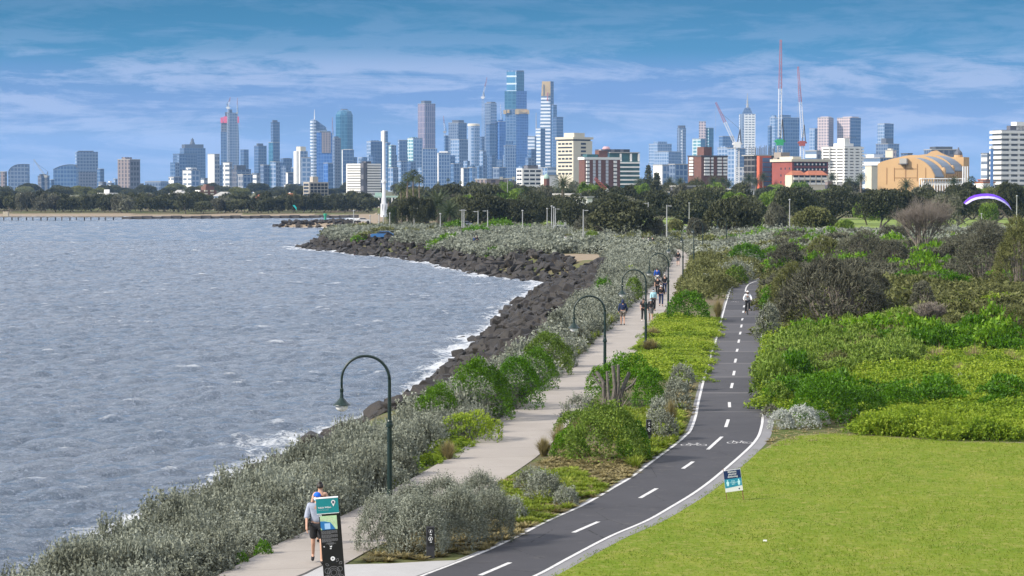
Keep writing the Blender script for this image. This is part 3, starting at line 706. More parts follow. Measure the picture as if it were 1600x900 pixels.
def protos(kind, leaf, k=4, n=None, asp=1.0):
    key = (kind, leaf, n, asp)
    if key not in _np_cache: _np_cache[key] = [shrub_np(kind, leaf, 100 + i * 7 + int(leaf * 1000), n=n, asp=asp) for i in range(k)]
    return _np_cache[key]
def in_poly(x, y, poly):
    ins = np.zeros(np.shape(x), bool); n = len(poly)
    for i in range(n):
        (x0, y0), (x1, y1) = poly[i], poly[(i + 1) % n]
        c = (y0 > y) != (y1 > y); xi = x0 + (y - y0) * (x1 - x0) / ((y1 - y0) or 1e-9); ins ^= c & (x < xi)
    return ins
def path_dist(x, y):
    """distance outside the paved edges of both paths (negative on them)"""
    hw = np.interp(y, PC[:, 1], PC[:, 2]) / 2
    d1 = line_dist(PC, x, y) - hw
    xl = np.interp(y, LL[:, 1], LL[:, 0]); xr = np.interp(y, LR[:, 1], LR[:, 0])
    d2 = np.minimum(line_dist(LL, x, y), line_dist(LR, x, y))
    onb = (x > xl) & (x < xr) & (y < LL[:, 1].max())
    return np.minimum(d1, np.where(onb, -d2, d2))
def spread(poly, spacing, seed, cond=None, pd=0.3, jit=0.9, r0=0.0):
    r = np.random.RandomState(seed); P = np.array(poly); x0, y0 = P.min(0); x1, y1 = P.max(0)
    nx_, ny_ = int((x1 - x0) / spacing) + 1, int((y1 - y0) / spacing) + 1
    a, b_ = np.meshgrid(np.arange(nx_), np.arange(ny_)); x = x0 + (a + 0.5 * (b_ % 2) + jit * (r.rand(*a.shape) - .5)) * spacing; y = y0 + (b_ + jit * (r.rand(*a.shape) - .5)) * spacing
    x, y = x.ravel(), y.ravel(); k = in_poly(x, y, poly); x, y = x[k], y[k]
    k = path_dist(x, y) > pd + r0; x, y = x[k], y[k]
    if cond is not None: k = cond(x, y); x, y = x[k], y[k]
    return x, y
NTRI = [0]
def stuff(name, label, cat, kind, mat, x, y, R, Hh, leaf, seed, rv=0.3, n=None, sink=0.05, hv=0.35):
    r = np.random.RandomState(seed); pr = protos(kind, leaf, 4, n); Vs, Ts = [], []
    z = hfun(x, y)
    R = np.broadcast_to(R, x.shape); Hh = np.broadcast_to(Hh, x.shape) * (1 + hv * wob(x, y, 0.35, seed + 50) + hv * wob(x, y, 1.3, seed + 51))
    for i in range(len(x)):
        V, tn = pr[r.randint(4)]; a = r.rand() * 6.28; c_, s_ = math.cos(a), math.sin(a); k = 1 + rv * (r.rand() * 2 - 1); hk = Hh[i] * (1 + rv * (r.rand() * 2 - 1))
        M_ = np.array([[c_ * R[i] * k, -s_ * R[i] * k, 0], [s_ * R[i] * k, c_ * R[i] * k, 0], [0, 0, hk]])
        Vs.append(V @ M_.T + np.array([x[i], y[i], z[i] - sink])); Ts.append(np.clip(tn + (r.rand() - .5) * 0.3, 0, 1))
    V = np.concatenate(Vs); NTRI[0] += len(V) // 3
    ob = link(name, np_mesh(name, V, np.arange(len(V)), 3, mat, np.concatenate(Ts))); tag(ob, label, cat, None, 'stuff'); return ob
def P_(*pts, z=GZ): return [G(u, v, z) for u, v in pts]
# --- silver saltbush mass between the water and the footpath
def left_of_path(x, y): return x < np.interp(y, PC[:, 1], PC[:, 0])
salt_near = [(-14.0, 54), (-12.6, 60), (-10.5, 67), (-9.0, 73), (-7.5, 81), (-6.0, 88), (-4.0, 95.5), (-3.0, 104), (3, 104), (4, 60), (-3, 54)]
x, y = spread(salt_near, 0.66, 5, lambda x, y: left_of_path(x, y), 0.45)
gcl = in_poly(x, y, P_((600, 735), (655, 745), (700, 742), (735, 715), (760, 690), (690, 692), (640, 715)))
x, y = x[~gcl], y[~gcl]
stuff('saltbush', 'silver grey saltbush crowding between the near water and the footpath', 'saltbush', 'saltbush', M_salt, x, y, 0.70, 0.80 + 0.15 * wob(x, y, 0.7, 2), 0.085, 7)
salt_mid = [tuple(q + np.array([-0.6 if q[1] < 130 else 0.15, 0])) for q in BANK[2:]] + [ (30, 322), (20, 250), (12, 200), (8, 150), (3, 110), (2, 100)]
x, y = spread(salt_mid, 0.95, 6, lambda x, y: left_of_path(x, y), 0.7)
stuff('saltbush', 'silver grey saltbush on the bank above the rocky curve of the bay', 'saltbush', 'saltbush', M_salt, x, y, 1.05, 0.95 + 0.3 * wob(x, y, 0.4, 2), 0.11, 8)
salt_far = [(11.8, 322), (16, 333), (12, 348), (2, 356), (-4, 366), (-8, 392), (-14, 430), (-25, 460), (-38, 498), (-38, 520), (-20, 530), (20, 520), (60, 470), (100, 440), (100, 380), (60, 330), (40, 300), (22, 300)]
sandp = P_((850, 402), (960, 400), (950, 412), (845, 412))
def far_ok(x, y): return ~in_poly(x, y, sandp) & ~((y > 395) & (x > 4) & (x < 20) & (y < 402)) & (coast_s(x, y) > 4.5) & ~((np.abs(x - X(597, 462)) < 3.6) & (y > 436) & (y < 476))
x, y = spread(salt_far, 1.75, 9, far_ok, 1.0)
stuff('saltbush', 'pale saltbush heath covering the far point and the flat behind it', 'saltbush', 'saltbush', M_salt, x, y, 1.75, 1.15 + 0.3 * wob(x, y, 0.2, 4), 0.17, 10)
for k_, (mt_, nm_, lb_) in enumerate(((M_olive, 'shrubbery', 'brown olive patches in the pale heath of the point'), (M_green, 'shrubbery', 'small green patches in the pale heath of the point'))):
    x, y = spread(salt_far, 2.3, 90 + k_, lambda x, y: far_ok(x, y) & (wob(x, y, 0.12, 80 + k_) > (0.22, 0.36)[k_]), 1.2)
    stuff(nm_, lb_, 'scrub', 'leafy', mt_, x, y, 1.8, 1.35, 0.165, 91 + k_)
# right of the bike path beyond the dunes
x, y = spread([(45, 330), (110, 330), (120, 420), (40, 420)], 2.2, 19, None, 1.0)
stuff('saltbush', 'pale saltbush strip in front of the park lawn on the right', 'saltbush', 'saltbush', M_salt, x, y, 2.0, 1.3, 0.17, 12)

# --- low green cover and grass
def cov(poly, sp, R, Hh, leaf, mat, name, label, cat, kind='cover', seed=1, cond=None, pd=0.25, n=None):
    x, y = spread(poly, sp, seed, cond, pd)
    if len(x): return stuff(name, label, cat, kind, mat, x, y, R, Hh, leaf, seed, n=n)
right_of_bike = lambda x, y: x > np.interp(y, LR[:, 1], LR[:, 0])
off_lawn = lambda x, y: (y > lawn_far(x) + 0.3)
between = lambda x, y: (~left_of_path(x, y)) & (x < np.interp(y, LL[:, 1], LL[:, 0]))
cov(P_((800, 800), (960, 770), (900, 735), (820, 738), (770, 760), (775, 812), (830, 822), (900, 790)), 0.30, 0.36, 0.22, 0.2, M_grass, 'grass', 'rough green grass on the strip beside the saltbush and bike path', 'grass', 'tussock', 21, between, 0.1, 60)
cov(P_((560, 882), (700, 872), (760, 858), (860, 812), (960, 768), (1010, 735), (900, 700), (700, 800)), 0.42, 0.40, 0.16, 0.2, M_straw, 'dry_grass', 'thin dry grass along the kerb edges of the strip between the paths', 'grass', 'tussock', 22, between, 0.12, 40)
cov(P_((830, 735), (1010, 750), (1030, 720), (960, 700), (880, 700)), 0.40, 0.36, 0.15, 0.2, M_straw, 'dry_grass', 'straw coloured grass on the bare mound between the paths', 'grass', 'tussock', 23, between, 0.1, 40)
cov(P_((985, 590), (1100, 600), (1125, 500), (1035, 495), (1000, 520), (965, 560)), 0.75, 0.85, 0.36, 0.11, M_cover, 'ground_cover', 'yellow green creeping cover between the second and third lamps', 'ground cover', 'cover', 24, between, 0.35)
cov(P_((1040, 700), (1085, 668), (1095, 610), (1065, 590), (1030, 640), (1010, 690)), 0.5, 0.38, 0.2, 0.2, M_straw, 'dry_grass', 'sparse dry grass along the inner kerb of the bend', 'grass', 'tussock', 25, between, 0.3, 40)
cov(P_((900, 650), (1062, 640), (1066, 690), (1030, 712), (990, 735), (930, 660)), 0.42, 0.42, 0.30, 0.2, M_grass, 'grass', 'rough grass around the feet of the stumps and the big green mound', 'grass', 'tussock', 29, between, 0.15, 70)
cov(P_((640, 735), (730, 722), (760, 690), (700, 690), (650, 715)), 0.6, 0.6, 0.34, 0.13, M_cover, 'ground_cover', 'bright green cover spilling onto the left edge of the near footpath', 'ground cover', 'cover', 26, left_of_path, 0.15)
cov(P_((590, 780), (660, 770), (690, 748), (640, 745), (560, 770)), 0.5, 0.5, 0.22, 0.14, M_cover, 'ground_cover', 'small green patch under the saltbush by the foot of the first lamp', 'ground cover', 'cover', 27, left_of_path, 0.1)
cov(P_((865, 590), (930, 560), (985, 500), (1000, 470), (975, 470), (925, 500), (880, 545)), 0.55, 0.62, 0.55, 0.1, M_grass, 'grass', 'long yellow green grass leaning over the left edge of the middle footpath', 'grass', 'tussock', 28, left_of_path, 0.2, 160)
# dunes right of the bike path
DUNE = P_((1200, 640), (1240, 655), (1440, 655), (1480, 665), (1760, 680), (1760, 500), (1680, 465), (1400, 462), (1200, 520))
cov(DUNE, 0.95, 1.05, 0.62, 0.105, M_cover, 'ground_cover', 'yellow green heath rolling over the low dune right of the bike path', 'ground cover', 'cover', 31, lambda x, y: right_of_bike(x, y) & off_lawn(x, y), 0.5)
cov(P_((1340, 683), (1420, 690), (1500, 693), (1760, 696), (1760, 640), (1480, 628), (1400, 650)), 0.62, 0.78, 0.62, 0.09, M_cover, 'ground_cover', 'olive and yellow heath mounded along the far edge of the mown lawn', 'ground cover', 'cover', 32, lambda x, y: right_of_bike(x, y) & (y > lawn_far(x) + 0.25), 0.5)
cov(P_((1194, 640), (1240, 600), (1420, 590), (1420, 520), (1230, 540), (1196, 600)), 0.95, 1.05, 1.15, 0.10, M_dgreen, 'shrubbery', 'dull green coastal scrub filling the bank below the grey sheoak', 'scrub', 'leafy', 33, right_of_bike, 0.5)
cov(P_((1195, 520), (1400, 560), (1760, 560), (1760, 400), (1420, 392), (1210, 392), (1195, 440)), 1.9, 1.7, 1.0, 0.14, M_olive, 'shrubbery', 'olive and grey scrub over the dunes behind the sheoaks', 'scrub', 'leafy', 34, right_of_bike, 0.9)
cov(P_((1195, 455), (1760, 470), (1760, 385), (1210, 385)), 3.2, 1.9, 1.5, 0.13, M_shoe, 'shrubbery', 'grey brown twiggy scrub on the back dunes', 'scrub', 'sheoak', 35, right_of_bike, 1.2)
cov(P_((1070, 470), (1130, 450), (1185, 428), (1180, 400), (1100, 400), (1075, 430)), 1.1, 1.3, 1.1, 0.12, M_olive, 'shrubbery', 'olive scrub between the far footpath and the bend of the bike path', 'scrub', 'leafy', 36, between, 0.7)
patch_ = lambda k, th, f=0.16: (lambda x, y: right_of_bike(x, y) & off_lawn(x, y) & (wob(x, y, f, k) > th))
cov(DUNE, 1.6, 1.0, 1.25, 0.10, M_emer, 'shrubbery', 'drifts of vivid green shrubs across the low dune', 'scrub', 'leafy', 41, patch_(71, 0.28, 0.2), 0.9)
cov(DUNE, 1.7, 0.9, 0.95, 0.10, M_olive, 'shrubbery', 'drifts of olive shrubs across the low dune', 'scrub', 'leafy', 42, patch_(72, 0.25, 0.25), 0.9)
cov(DUNE, 2.0, 0.8, 0.8, 0.045, M_straw, 'dry_grass', 'pinkish straw grass patches across the low dune', 'grass', 'tussock', 43, patch_(73, 0.32, 0.22), 0.9, 160)
cov(P_((1195, 520), (1400, 560), (1760, 560), (1760, 400), (1420, 392), (1210, 392), (1195, 440)), 2.6, 1.5, 1.5, 0.14, M_green, 'shrubbery', 'bright green shrubs scattered between the sheoaks', 'scrub', 'leafy', 44, lambda x, y: right_of_bike(x, y) & (wob(x, y, 0.1, 74) > 0.15), 0.9)
cov(P_((1200, 668), (1330, 665), (1350, 682), (1200, 700)), 0.5, 0.3, 0.10, 0.2, M_straw, 'dry_grass', 'dry grass on the bare earth at the top corner of the lawn', 'grass', 'tussock', 37, right_of_bike, 0.5, 30)

# --- mown blades of the lawn (one short blade each)
r = np.random.RandomState(3); n = 210000
y = 50 + 48 * r.rand(n) ** 1.15; x = -1 + 40 * r.rand(n)
kx0 = np.interp(y, B_[::-1, 1] if B_[0, 1] > B_[-1, 1] else B_[:, 1], (B_ + NBn * 0.5)[::-1, 0] if B_[0, 1] > B_[-1, 1] else (B_ + NBn * 0.5)[:, 0])
k = (x > kx0 - 0.16 + 0.22 * wob(x, y, 5, 61)) & (y < lawn_far(x) - 0.1 + 0.5 * wob(x, y, 2, 62)) & (y > 58) & (x < y * 0.215)
x, y = x[k], y[k]; n = len(x); patch = wob(x, y, 0.8, 30) * .5 + .5
hh = (0.02 + 0.035 * r.rand(n)) * (0.4 + 1.2 * patch); a = r.rand(n) * 6.28; w = 0.013
b0 = np.stack([x - np.cos(a) * w, y - np.sin(a) * w, np.full(n, GZ + 0.03)], 1); b1 = np.stack([x + np.cos(a) * w, y + np.sin(a) * w, np.full(n, GZ + 0.03)], 1)
tp = np.stack([x + r.randn(n) * .03, y + r.randn(n) * .03, GZ + 0.03 + hh], 1)
V = np.stack([b0, b1, tp], 1).reshape(-1, 3)
tag(link('grass', np_mesh('grass', V, np.arange(len(V)), 3, M_grass, np.clip(.2 + patch * .4 + .3 * r.rand(n), 0, 1))), 'short mown blades of the green lawn in the right foreground', 'grass', None, 'stuff')
NTRI[0] += n

# --- shrubs one can tell apart
_shrub_mesh = {}
def shrub_mesh(kind, leaf, mat, i, n=None, asp=1.0):
    key = (kind, leaf, mat.name, i % 3, n, asp)
    if key not in _shrub_mesh:
        V, tn = protos(kind, leaf, 4, n, asp)[i % 3]; _shrub_mesh[key] = np_mesh(mat.name.split('_')[0] + '_foliage', V, np.arange(len(V)), 3, mat, tn)
    return _shrub_mesh[key]
def shrub(name, label, cat, kind, mat, u, v, wpx, hpx, group=None, leafm_=None, n=None, twigs=0, seed=None, lean=0.0):
    """u, v: foot of the shrub in the photo; wpx, hpx: its size there"""
    x, y = G(u, v); D = y; R_ = wpx / 2 * D / FPX; H_ = hpx * D / FPX
    y += R_ * 0.95; x = x * (1 + R_ * 0.95 / D); z = H1(x, y)
    H_ = max(0.3, H_ - (z - GZ))
    lf = leafm_ or max(0.045, min(0.24, (D / 2496 * 1.35) / R_)); lf = round(lf / 0.015) * 0.015
    seed = seed if seed is not None else int(u * 7 + v)
    rn = random.Random(seed); rz = rn.random() * 6.28
    asp = min((0.5, 0.75, 1.0, 1.35, 1.8, 2.4), key=lambda q: abs(q - H_ / R_)); me = shrub_mesh(kind, lf, mat, seed, n, asp); Hs = H_ / asp
    if twigs:
        e = empty(name, (x, y, z - 0.03)); tag(e, label, cat, group)
        link('foliage', me, e, (0, 0, 0.05), (0, 0, rz), (R_, R_, Hs))
        mb = MB(); r = random.Random(seed)
        for k in range(twigs):
            a = r.random() * 6.28; t = 0.15 + 0.75 * r.random(); p = Vector((math.cos(a) * 0.1 * R_, math.sin(a) * 0.1 * R_, 0)); q = Vector((math.cos(a) * t * R_, math.sin(a) * t * R_, H_ * (1.0 - 0.45 * t) * (0.8 + 0.2 * r.random())))
            mid = (p + q) / 2 + Vector((r.uniform(-.1, .1), r.uniform(-.1, .1), -0.06)) * R_
            w = max(0.02, R_ * 0.012); mb.tube([p, mid, q], [w * 2.2, w * 1.3, w * 0.5], 4)
            for j in range(3):
                b0 = mid.lerp(q, 0.2 + 0.5 * r.random()); mb.tube([b0, b0 + Vector((r.uniform(-1, 1), r.uniform(-1, 1), r.uniform(0.1, 0.9))) * R_ * 0.28], [w * .8, w * .3], 3)
        mb.build('branches', M_twig, e)
        return e
    ob = link(name, me, None, (x, y, z - 0.05), (0, 0, rz), (R_, R_, Hs)); tag(ob, label, cat, group); return ob
GS = [  # bright green shrubs: u, v(foot), width px, height px, material, label
    (684, 670, 84, 72, M_green, 'bright green shrub nearest the first lamp, on the water side of the footpath'),
    (750, 662, 124, 100, M_green, 'large bright green shrub left of the footpath, beside the smaller one nearest the first lamp'),
    (806, 642, 96, 88, M_emer, 'deep green shrub overhanging the left edge of the footpath'),
    (735, 694, 112, 58, M_cover, 'yellow green low shrub in front of the large bright green ones on the left'),
    (842, 612, 72, 72, M_green, 'green shrub at the path edge just before the darker olive one'),
    (856, 588, 90, 72, M_dgreen, 'dull olive green shrub between the grey saltbush and the left path edge'),
    (700, 640, 60, 40, M_cover, 'small yellow shrub rising among the saltbush above the rocks'),
    (800, 700, 60, 40, M_emer, None),
    (412, 868, 34, 26, M_emer, 'small vivid green bush at the left edge of the path below the saltbush'),
    (378, 880, 26, 20, M_emer, 'tiny vivid green bush at the bottom left path edge'),
    (945, 470, 42, 36, M_emer, 'dark green shrub behind the second lamp globe'), (990, 470, 32, 40, M_dgreen, 'olive shrub on the left path edge opposite the blue jacket walker'),
    (985, 435, 26, 22, M_cover, 'small green shrub on the left path edge far along the footpath'),
    (1074, 505, 78, 52, M_emer, 'round deep green shrub at the foot of the fourth lamp'),
    (1060, 525, 50, 22, M_cover, 'low yellow green shrub in front of the round deep green one'),
    (1125, 470, 44, 46, M_olive, 'olive shrub beside the bend of the bike path'), (1100, 440, 60, 34, M_olive, 'olive shrub beside the seventh lamp'),
    (1120, 420, 50, 24, M_olive, 'grey olive shrub left of the flat topped green one'),
    (1168, 416, 72, 38, M_emer, 'flat topped bright green shrub above the bend of the bike path'), (1238, 396, 78, 38, M_green, 'wide lime green shrub right of the flat topped one'),
    (1150, 445, 40, 30, M_dgreen, 'dark green shrub at the inside of the far bend'),
    (980, 635, 110, 82, M_emer, 'big bright green shrub behind the cut tree stumps'), (935, 628, 46, 60, M_green, 'green shrub left of the cut tree stumps at the path edge'),
    (1015, 640, 60, 70, M_emer, 'deep green shrub right of the cut tree stumps'),
    (945, 728, 130, 100, M_dgreen, 'big dark green mound of a shrub between the paths, before the stumps'), (990, 722, 60, 66, M_emer, 'emerald shrub on the right flank of the big mound between the paths'),
    (890, 718, 70, 52, M_green, 'green shrub on the left flank of the big mound between the paths'), (900, 680, 80, 40, M_dgreen, 'olive green shrub on the back of the mound between the paths'),
    (1285, 668, 118, 82, M_emer, 'vivid green rounded shrub behind the silver cushion bush'), (1345, 664, 90, 62, M_emer, 'vivid green shrub in the middle of the clump behind the lawn'),
    (1402, 655, 80, 56, M_emer, 'vivid green shrub at the right end of the clump behind the lawn'), (1262, 640, 70, 50, M_emer, 'vivid green shrub at the back left of the clump behind the lawn'),
    (1215, 645, 50, 50, M_dgreen, 'dull green shrub hanging over the right line of the bike path'), (1204, 655, 34, 24, M_shoe, 'brown grey bush hard against the right kerb'),
    (1199, 492, 26, 40, M_emer, 'narrow bright green shrub beside the cyclist'), (1200, 468, 28, 22, M_green, 'small lime shrub at the right kerb of the far bend'),
    (1420, 462, 64, 42, M_emer, 'bright green shrub left of the pair behind the big sheoak'), (1478, 468, 66, 48, M_emer, 'bright green shrub right of the pair behind the big sheoak'),
    (1500, 420, 44, 34, M_green, 'small bright green shrub under the bare tree'), (1450, 425, 40, 24, M_dgreen, 'dull green shrub in front of the bare tree'),
    (1590, 470, 40, 44, M_emer, 'bright green shrub at the right edge of the picture'),
    (780, 367, 70, 26, M_green, 'long bright green shrub beyond the heath, left of the big dark trees'), (745, 372, 56, 20, M_emer, 'low bright green shrub under the grey light poles'),
    (820, 368, 50, 18, M_emer, 'low bright green shrub right of the long one beyond the heath'), (710, 366, 50, 22, M_green, 'green shrub under the wide palm near the tower'),
    (855, 372, 22, 14, M_emer, 'tiny bright green shrub beside the tall light poles'), (935, 376, 26, 12, M_emer, 'small green shrub beside the park access road'),
]
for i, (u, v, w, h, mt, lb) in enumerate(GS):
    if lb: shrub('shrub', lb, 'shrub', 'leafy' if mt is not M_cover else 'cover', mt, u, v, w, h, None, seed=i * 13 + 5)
SS = [  # silver and grey ones
    (600, 868, 92, 88, 'tall silver saltbush at the left end of the near clump by the apron'), (655, 872, 104, 96, 'broad silver saltbush behind the small black bollard'),
    (712, 862, 100, 92, 'silver saltbush at the middle of the near clump'), (768, 850, 84, 78, 'silver saltbush at the right end of the near clump by the bike path'),
    (690, 832, 90, 84, 'silver saltbush at the back of the near clump'), (750, 815, 84, 70, 'grey saltbush behind the near clump towards the footpath'), (640, 842, 80, 80, 'silver saltbush beside the foot of the first lamp'),
    (800, 815, 46, 40, 'small silver saltbush in the green grass by the bike path'), (850, 785, 62, 44, 'silver saltbush on the grass strip between the paths'), (885, 792, 40, 30, 'little silver saltbush near the bike path line'),
    (830, 770, 56, 34, 'low grey saltbush beside the footpath on the grass strip'),
    (870, 540, 40, 56, 'silver saltbush leaning over the footpath beyond the green shrubs'), (882, 575, 42, 40, 'pale saltbush at the left edge of the footpath before the long grass'),
    (1066, 612, 42, 40, 'rounded silver bush beside the inner line of the bike path'), (1058, 645, 46, 50, 'grey saltbush right of the stumps'), (1036, 690, 50, 44, 'silver saltbush behind the small black sign post'),
    (1030, 664, 40, 40, 'grey silver bush between the stumps and the bike path'), (905, 655, 60, 34, 'grey saltbush at the foot of the stumps on the path side'),
    (1200, 535, 40, 58, 'upright silver saltbush by the right line of the bike path'), (1150, 440, 60, 30, 'grey saltbush at the inside of the far bend'), (1105, 455, 40, 24, 'silver grey bush near the sixth lamp'),
    (1192, 408, 40, 20, 'silver bush between the two flat green shrubs'), (1290, 405, 60, 26, 'silver saltbush right of the lime green shrub'),
]
for i, (u, v, w, h, lb) in enumerate(SS): shrub('saltbush', lb, 'saltbush', 'saltbush', M_salt, u, v, w, h, 'separate saltbushes', seed=i * 11 + 3)
for i, (u, v, w, h, lb) in enumerate([(1222, 672, 46, 34, 'silver cushion bush against the right kerb'), (1252, 672, 60, 40, 'largest silver cushion bush at the corner of the lawn'), (1282, 664, 36, 26, 'small silver cushion bush behind the largest one'),
        (1328, 662, 42, 26, 'lone silver cushion bush in front of the vivid green clump'), (1500, 618, 40, 34, 'pale silver bush high on the heath')]):
    shrub('cushion_bush', lb, 'bush', 'leafy', M_silver, u, v, w, h, None, 0.07, seed=i + 40)
for i, (u, v, w, h, lb) in enumerate([(752, 812, 62, 48, 'tan grass tussock in the middle of the near saltbush clump'), (700, 720, 40, 34, 'grass tussock at the left edge of the near footpath'), (875, 705, 50, 44, 'dry grass tussock at the left foot of the mound'),
        (850, 715, 40, 34, 'tan tussock leaning over the footpath by the mound'), (910, 690, 46, 40, 'tall pale tussock on the shoulder of the mound'), (1048, 668, 34, 46, 'upright straw tussock near the inner line of the bike path'),
        (1332, 664, 26, 22, 'olive tussock in front of the lone cushion bush'), (1314, 662, 16, 16, 'tiny tussock left of the lone cushion bush'), (1016, 552, 44, 24, 'pinkish dry tussock at the foot of the third lamp'),
        (1020, 530, 40, 20, 'dry tussock beside the yellow green cover'), (1500, 610, 44, 44, 'straw tussock on the heath above the lawn'), (1122, 500, 26, 34, 'straw tussock at the inner line near the cyclist'),
        (898, 540, 46, 30, 'green and straw tussock on the left path edge'), (858, 574, 44, 32, 'golden tussock leaning over the left path edge')]):
    shrub('grass_tussock', lb, 'grass', 'tussock', M_straw, u, v, w, h, None, 0.045, seed=i + 60)
# grey sheoaks on the dunes, each with its bare limbs showing
OK = [(1300, 524, 172, 112, 'largest grey sheoak, a broad dome standing right of the cyclist'), (1240, 500, 70, 70, 'rounded grey sheoak on the left flank of the largest one'), (1362, 500, 60, 62, 'grey sheoak on the right flank of the largest one'),
    (1232, 432, 52, 40, 'grey olive sheoak at the right side of the far bend'), (1288, 425, 64, 44, 'small domed sheoak behind the largest one, left'), (1345, 430, 76, 52, 'domed sheoak behind the largest one, centre'), (1392, 440, 60, 52, 'domed sheoak behind the largest one, right'),
    (1385, 528, 50, 26, 'low dark sheoak branch mass right of the largest one'), (1452, 470, 56, 34, 'brown grey scrubby sheoak between the two bright green shrubs'),
    (1540, 462, 90, 82, 'tall pale sheoak at the right, before the lawn players'), (1592, 480, 80, 112, 'tall olive topped sheoak at the right edge of the picture'), (1500, 440, 70, 56, 'grey sheoak right of the bare tree'),
    (1395, 405, 60, 42, 'grey sheoak at the near side of the park lawn'), (1350, 400, 50, 30, 'low olive sheoak at the edge of the saltbush'), (1540, 400, 70, 44, 'dark sheoak just before the park lawn'), (1440, 520, 40, 66, 'thin leafless sheoak on the green heath'),
    (1590, 555, 60, 60, 'brown sheoak on the heath at the right edge'), (1260, 410, 50, 28, 'small brown sheoak near the lime green shrub')]
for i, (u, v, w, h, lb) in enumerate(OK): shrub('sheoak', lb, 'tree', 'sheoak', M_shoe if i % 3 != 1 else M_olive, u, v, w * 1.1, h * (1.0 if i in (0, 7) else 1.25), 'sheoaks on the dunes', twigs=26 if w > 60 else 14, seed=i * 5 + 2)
print('TRIS', NTRI)

# ------------------------------------------------------------------ trees of the park and the foreshore
def crown_np(seed, leaf, n, lobes=13, flat=0.62, wide=1.0, gap=0.0):
    """crown of many leaf clumps: unit radius, height about 2*flat, centred on the origin"""
    r = np.random.RandomState(seed); C, S = [], []
    for i in range(lobes):
        a = i * 2.4 + r.rand() * 0.9; e = r.rand() ** 0.8 * 1.35 - 0.25; rr_ = 0.30 + 0.22 * r.rand(); rc = (1 - rr_) * (0.75 + 0.3 * r.rand())
        C.append((math.cos(a) * math.cos(e) * rc, math.sin(a) * math.cos(e) * rc, math.sin(e) * rc * flat)); S.append(rr_)
    C = np.array(C); S = np.array(S); k = r.randint(0, lobes, n); d = unit(r.randn(n, 3)); d[:, 2] = np.where(d[:, 2] < -0.5, -d[:, 2], d[:, 2])
    rad = S[k] * (1 - 0.45 * r.rand(n) ** 2); cl = np.array([wob(C[k[0]][0] + 0, 0, 1, 1)] * 1)
    sq = np.array([1, 1, 0.78]); p = C[k] + d * rad[:, None] * sq
    if gap:
        w = wob(p[:, 0] * 3, p[:, 1] * 3 + p[:, 2] * 4, 1.5, seed); p, d, k = p[w > -gap], d[w > -gap], k[w > -gap]
    dd = unit(d * 0.5 + r.randn(len(p), 3) * 0.7 + np.array([0, 0, 0.2]))
    tone = np.clip(0.25 + 0.3 * r.rand(len(p)) + 0.35 * np.repeat(r.rand(lobes), 1)[k] , 0, 1)
    V = tri_leaves(p, dd, leaf * 1.1, leaf * 0.8, r)
    return V, tone
_crown = {}
def crown_mesh(kind, mat, i):
    key = (kind, mat.name, i)
    if key in _crown: return _crown[key]
    if kind == 'round': V, t_ = crown_np(200 + i, 0.070, 7200, 15, 0.70)
    elif kind == 'open': V, t_ = crown_np(230 + i, 0.060, 6200, 11, 0.62, 1.0, 0.25)
    elif kind == 'flat': V, t_ = crown_np(260 + i, 0.070, 5600, 13, 0.38)
    elif kind == 'small': V, t_ = crown_np(290 + i, 0.095, 2600, 10, 0.72)
    _crown[key] = np_mesh('crown', V, np.arange(len(V)), 3, mat, t_); return _crown[key]
def trunk_mesh(seed, H_, R_, spread_=0.55, stems=3, mat=None, w=0.25):
    mb = MB(); r = random.Random(seed)
    for k in range(stems):
        a = r.random() * 6.28 + k * 6.28 / stems; o_ = Vector((math.cos(a), math.sin(a), 0)); b0 = o_ * 0.15 * (stems > 1)
        p1 = b0 + o_ * R_ * spread_ * 0.35 + Vector((0, 0, H_ * 0.38)); p2 = b0 + o_ * R_ * spread_ * 0.9 + Vector((0, 0, H_ * 0.78))
        mb.tube([b0, p1, p2], [w, w * .7, w * .35], 6)
        for j in range(4):
            q = p1.lerp(p2, r.random()); a2 = a + r.uniform(-1.2, 1.2)
            mb.tube([q, q + Vector((math.cos(a2), math.sin(a2), r.uniform(.3, .9))) * R_ * 0.4], [w * .35, w * .12], 4)
    return mb.mesh('trunk', mat or M_bark)
_trk = {}
def tree(name, label, u, v, wpx, hpx, kind='round', mat=None, group=None, D=None, seed=0, stems=3, trunk=0.32, zb=None):
    """u, v foot in the photo (or distance D); crown width and total height in photo pixels"""
    mat = mat or M_moon
    if D is None: x, y = G(u, v)
    else: x, y = X(u, D), D
    z = H1(x, y) if zb is None else zb
    if D is not None: H_ = (Zv(v, D) - z) if hpx is None else hpx * D / FPX
    else: H_ = hpx * y / FPX
    R_ = wpx * y / FPX / 2
    fl = {'round': 0.70, 'open': 0.62, 'flat': 0.38, 'small': 0.72}[kind]
    cz = H_ * (trunk + (1 - trunk) * 0.30); vz = (H_ - cz) / fl * 1.05
    e = empty(name, (x, y, z - 0.05), random.Random(seed).random() * 6.28); tag(e, label, 'tree', group)
    cm_ = crown_mesh(kind, mat, seed % 4)
    link('crown', cm_, e, (0, 0, cz), (0, 0, 0), (R_, R_, vz))
    key = (seed % 3, stems, round(H_ / 3), round(R_ / 2))
    if key not in _trk: _trk[key] = trunk_mesh(seed, cz, R_, 0.55, stems, None, max(0.12, R_ * 0.05))
    link('trunk', _trk[key], e)
    return e
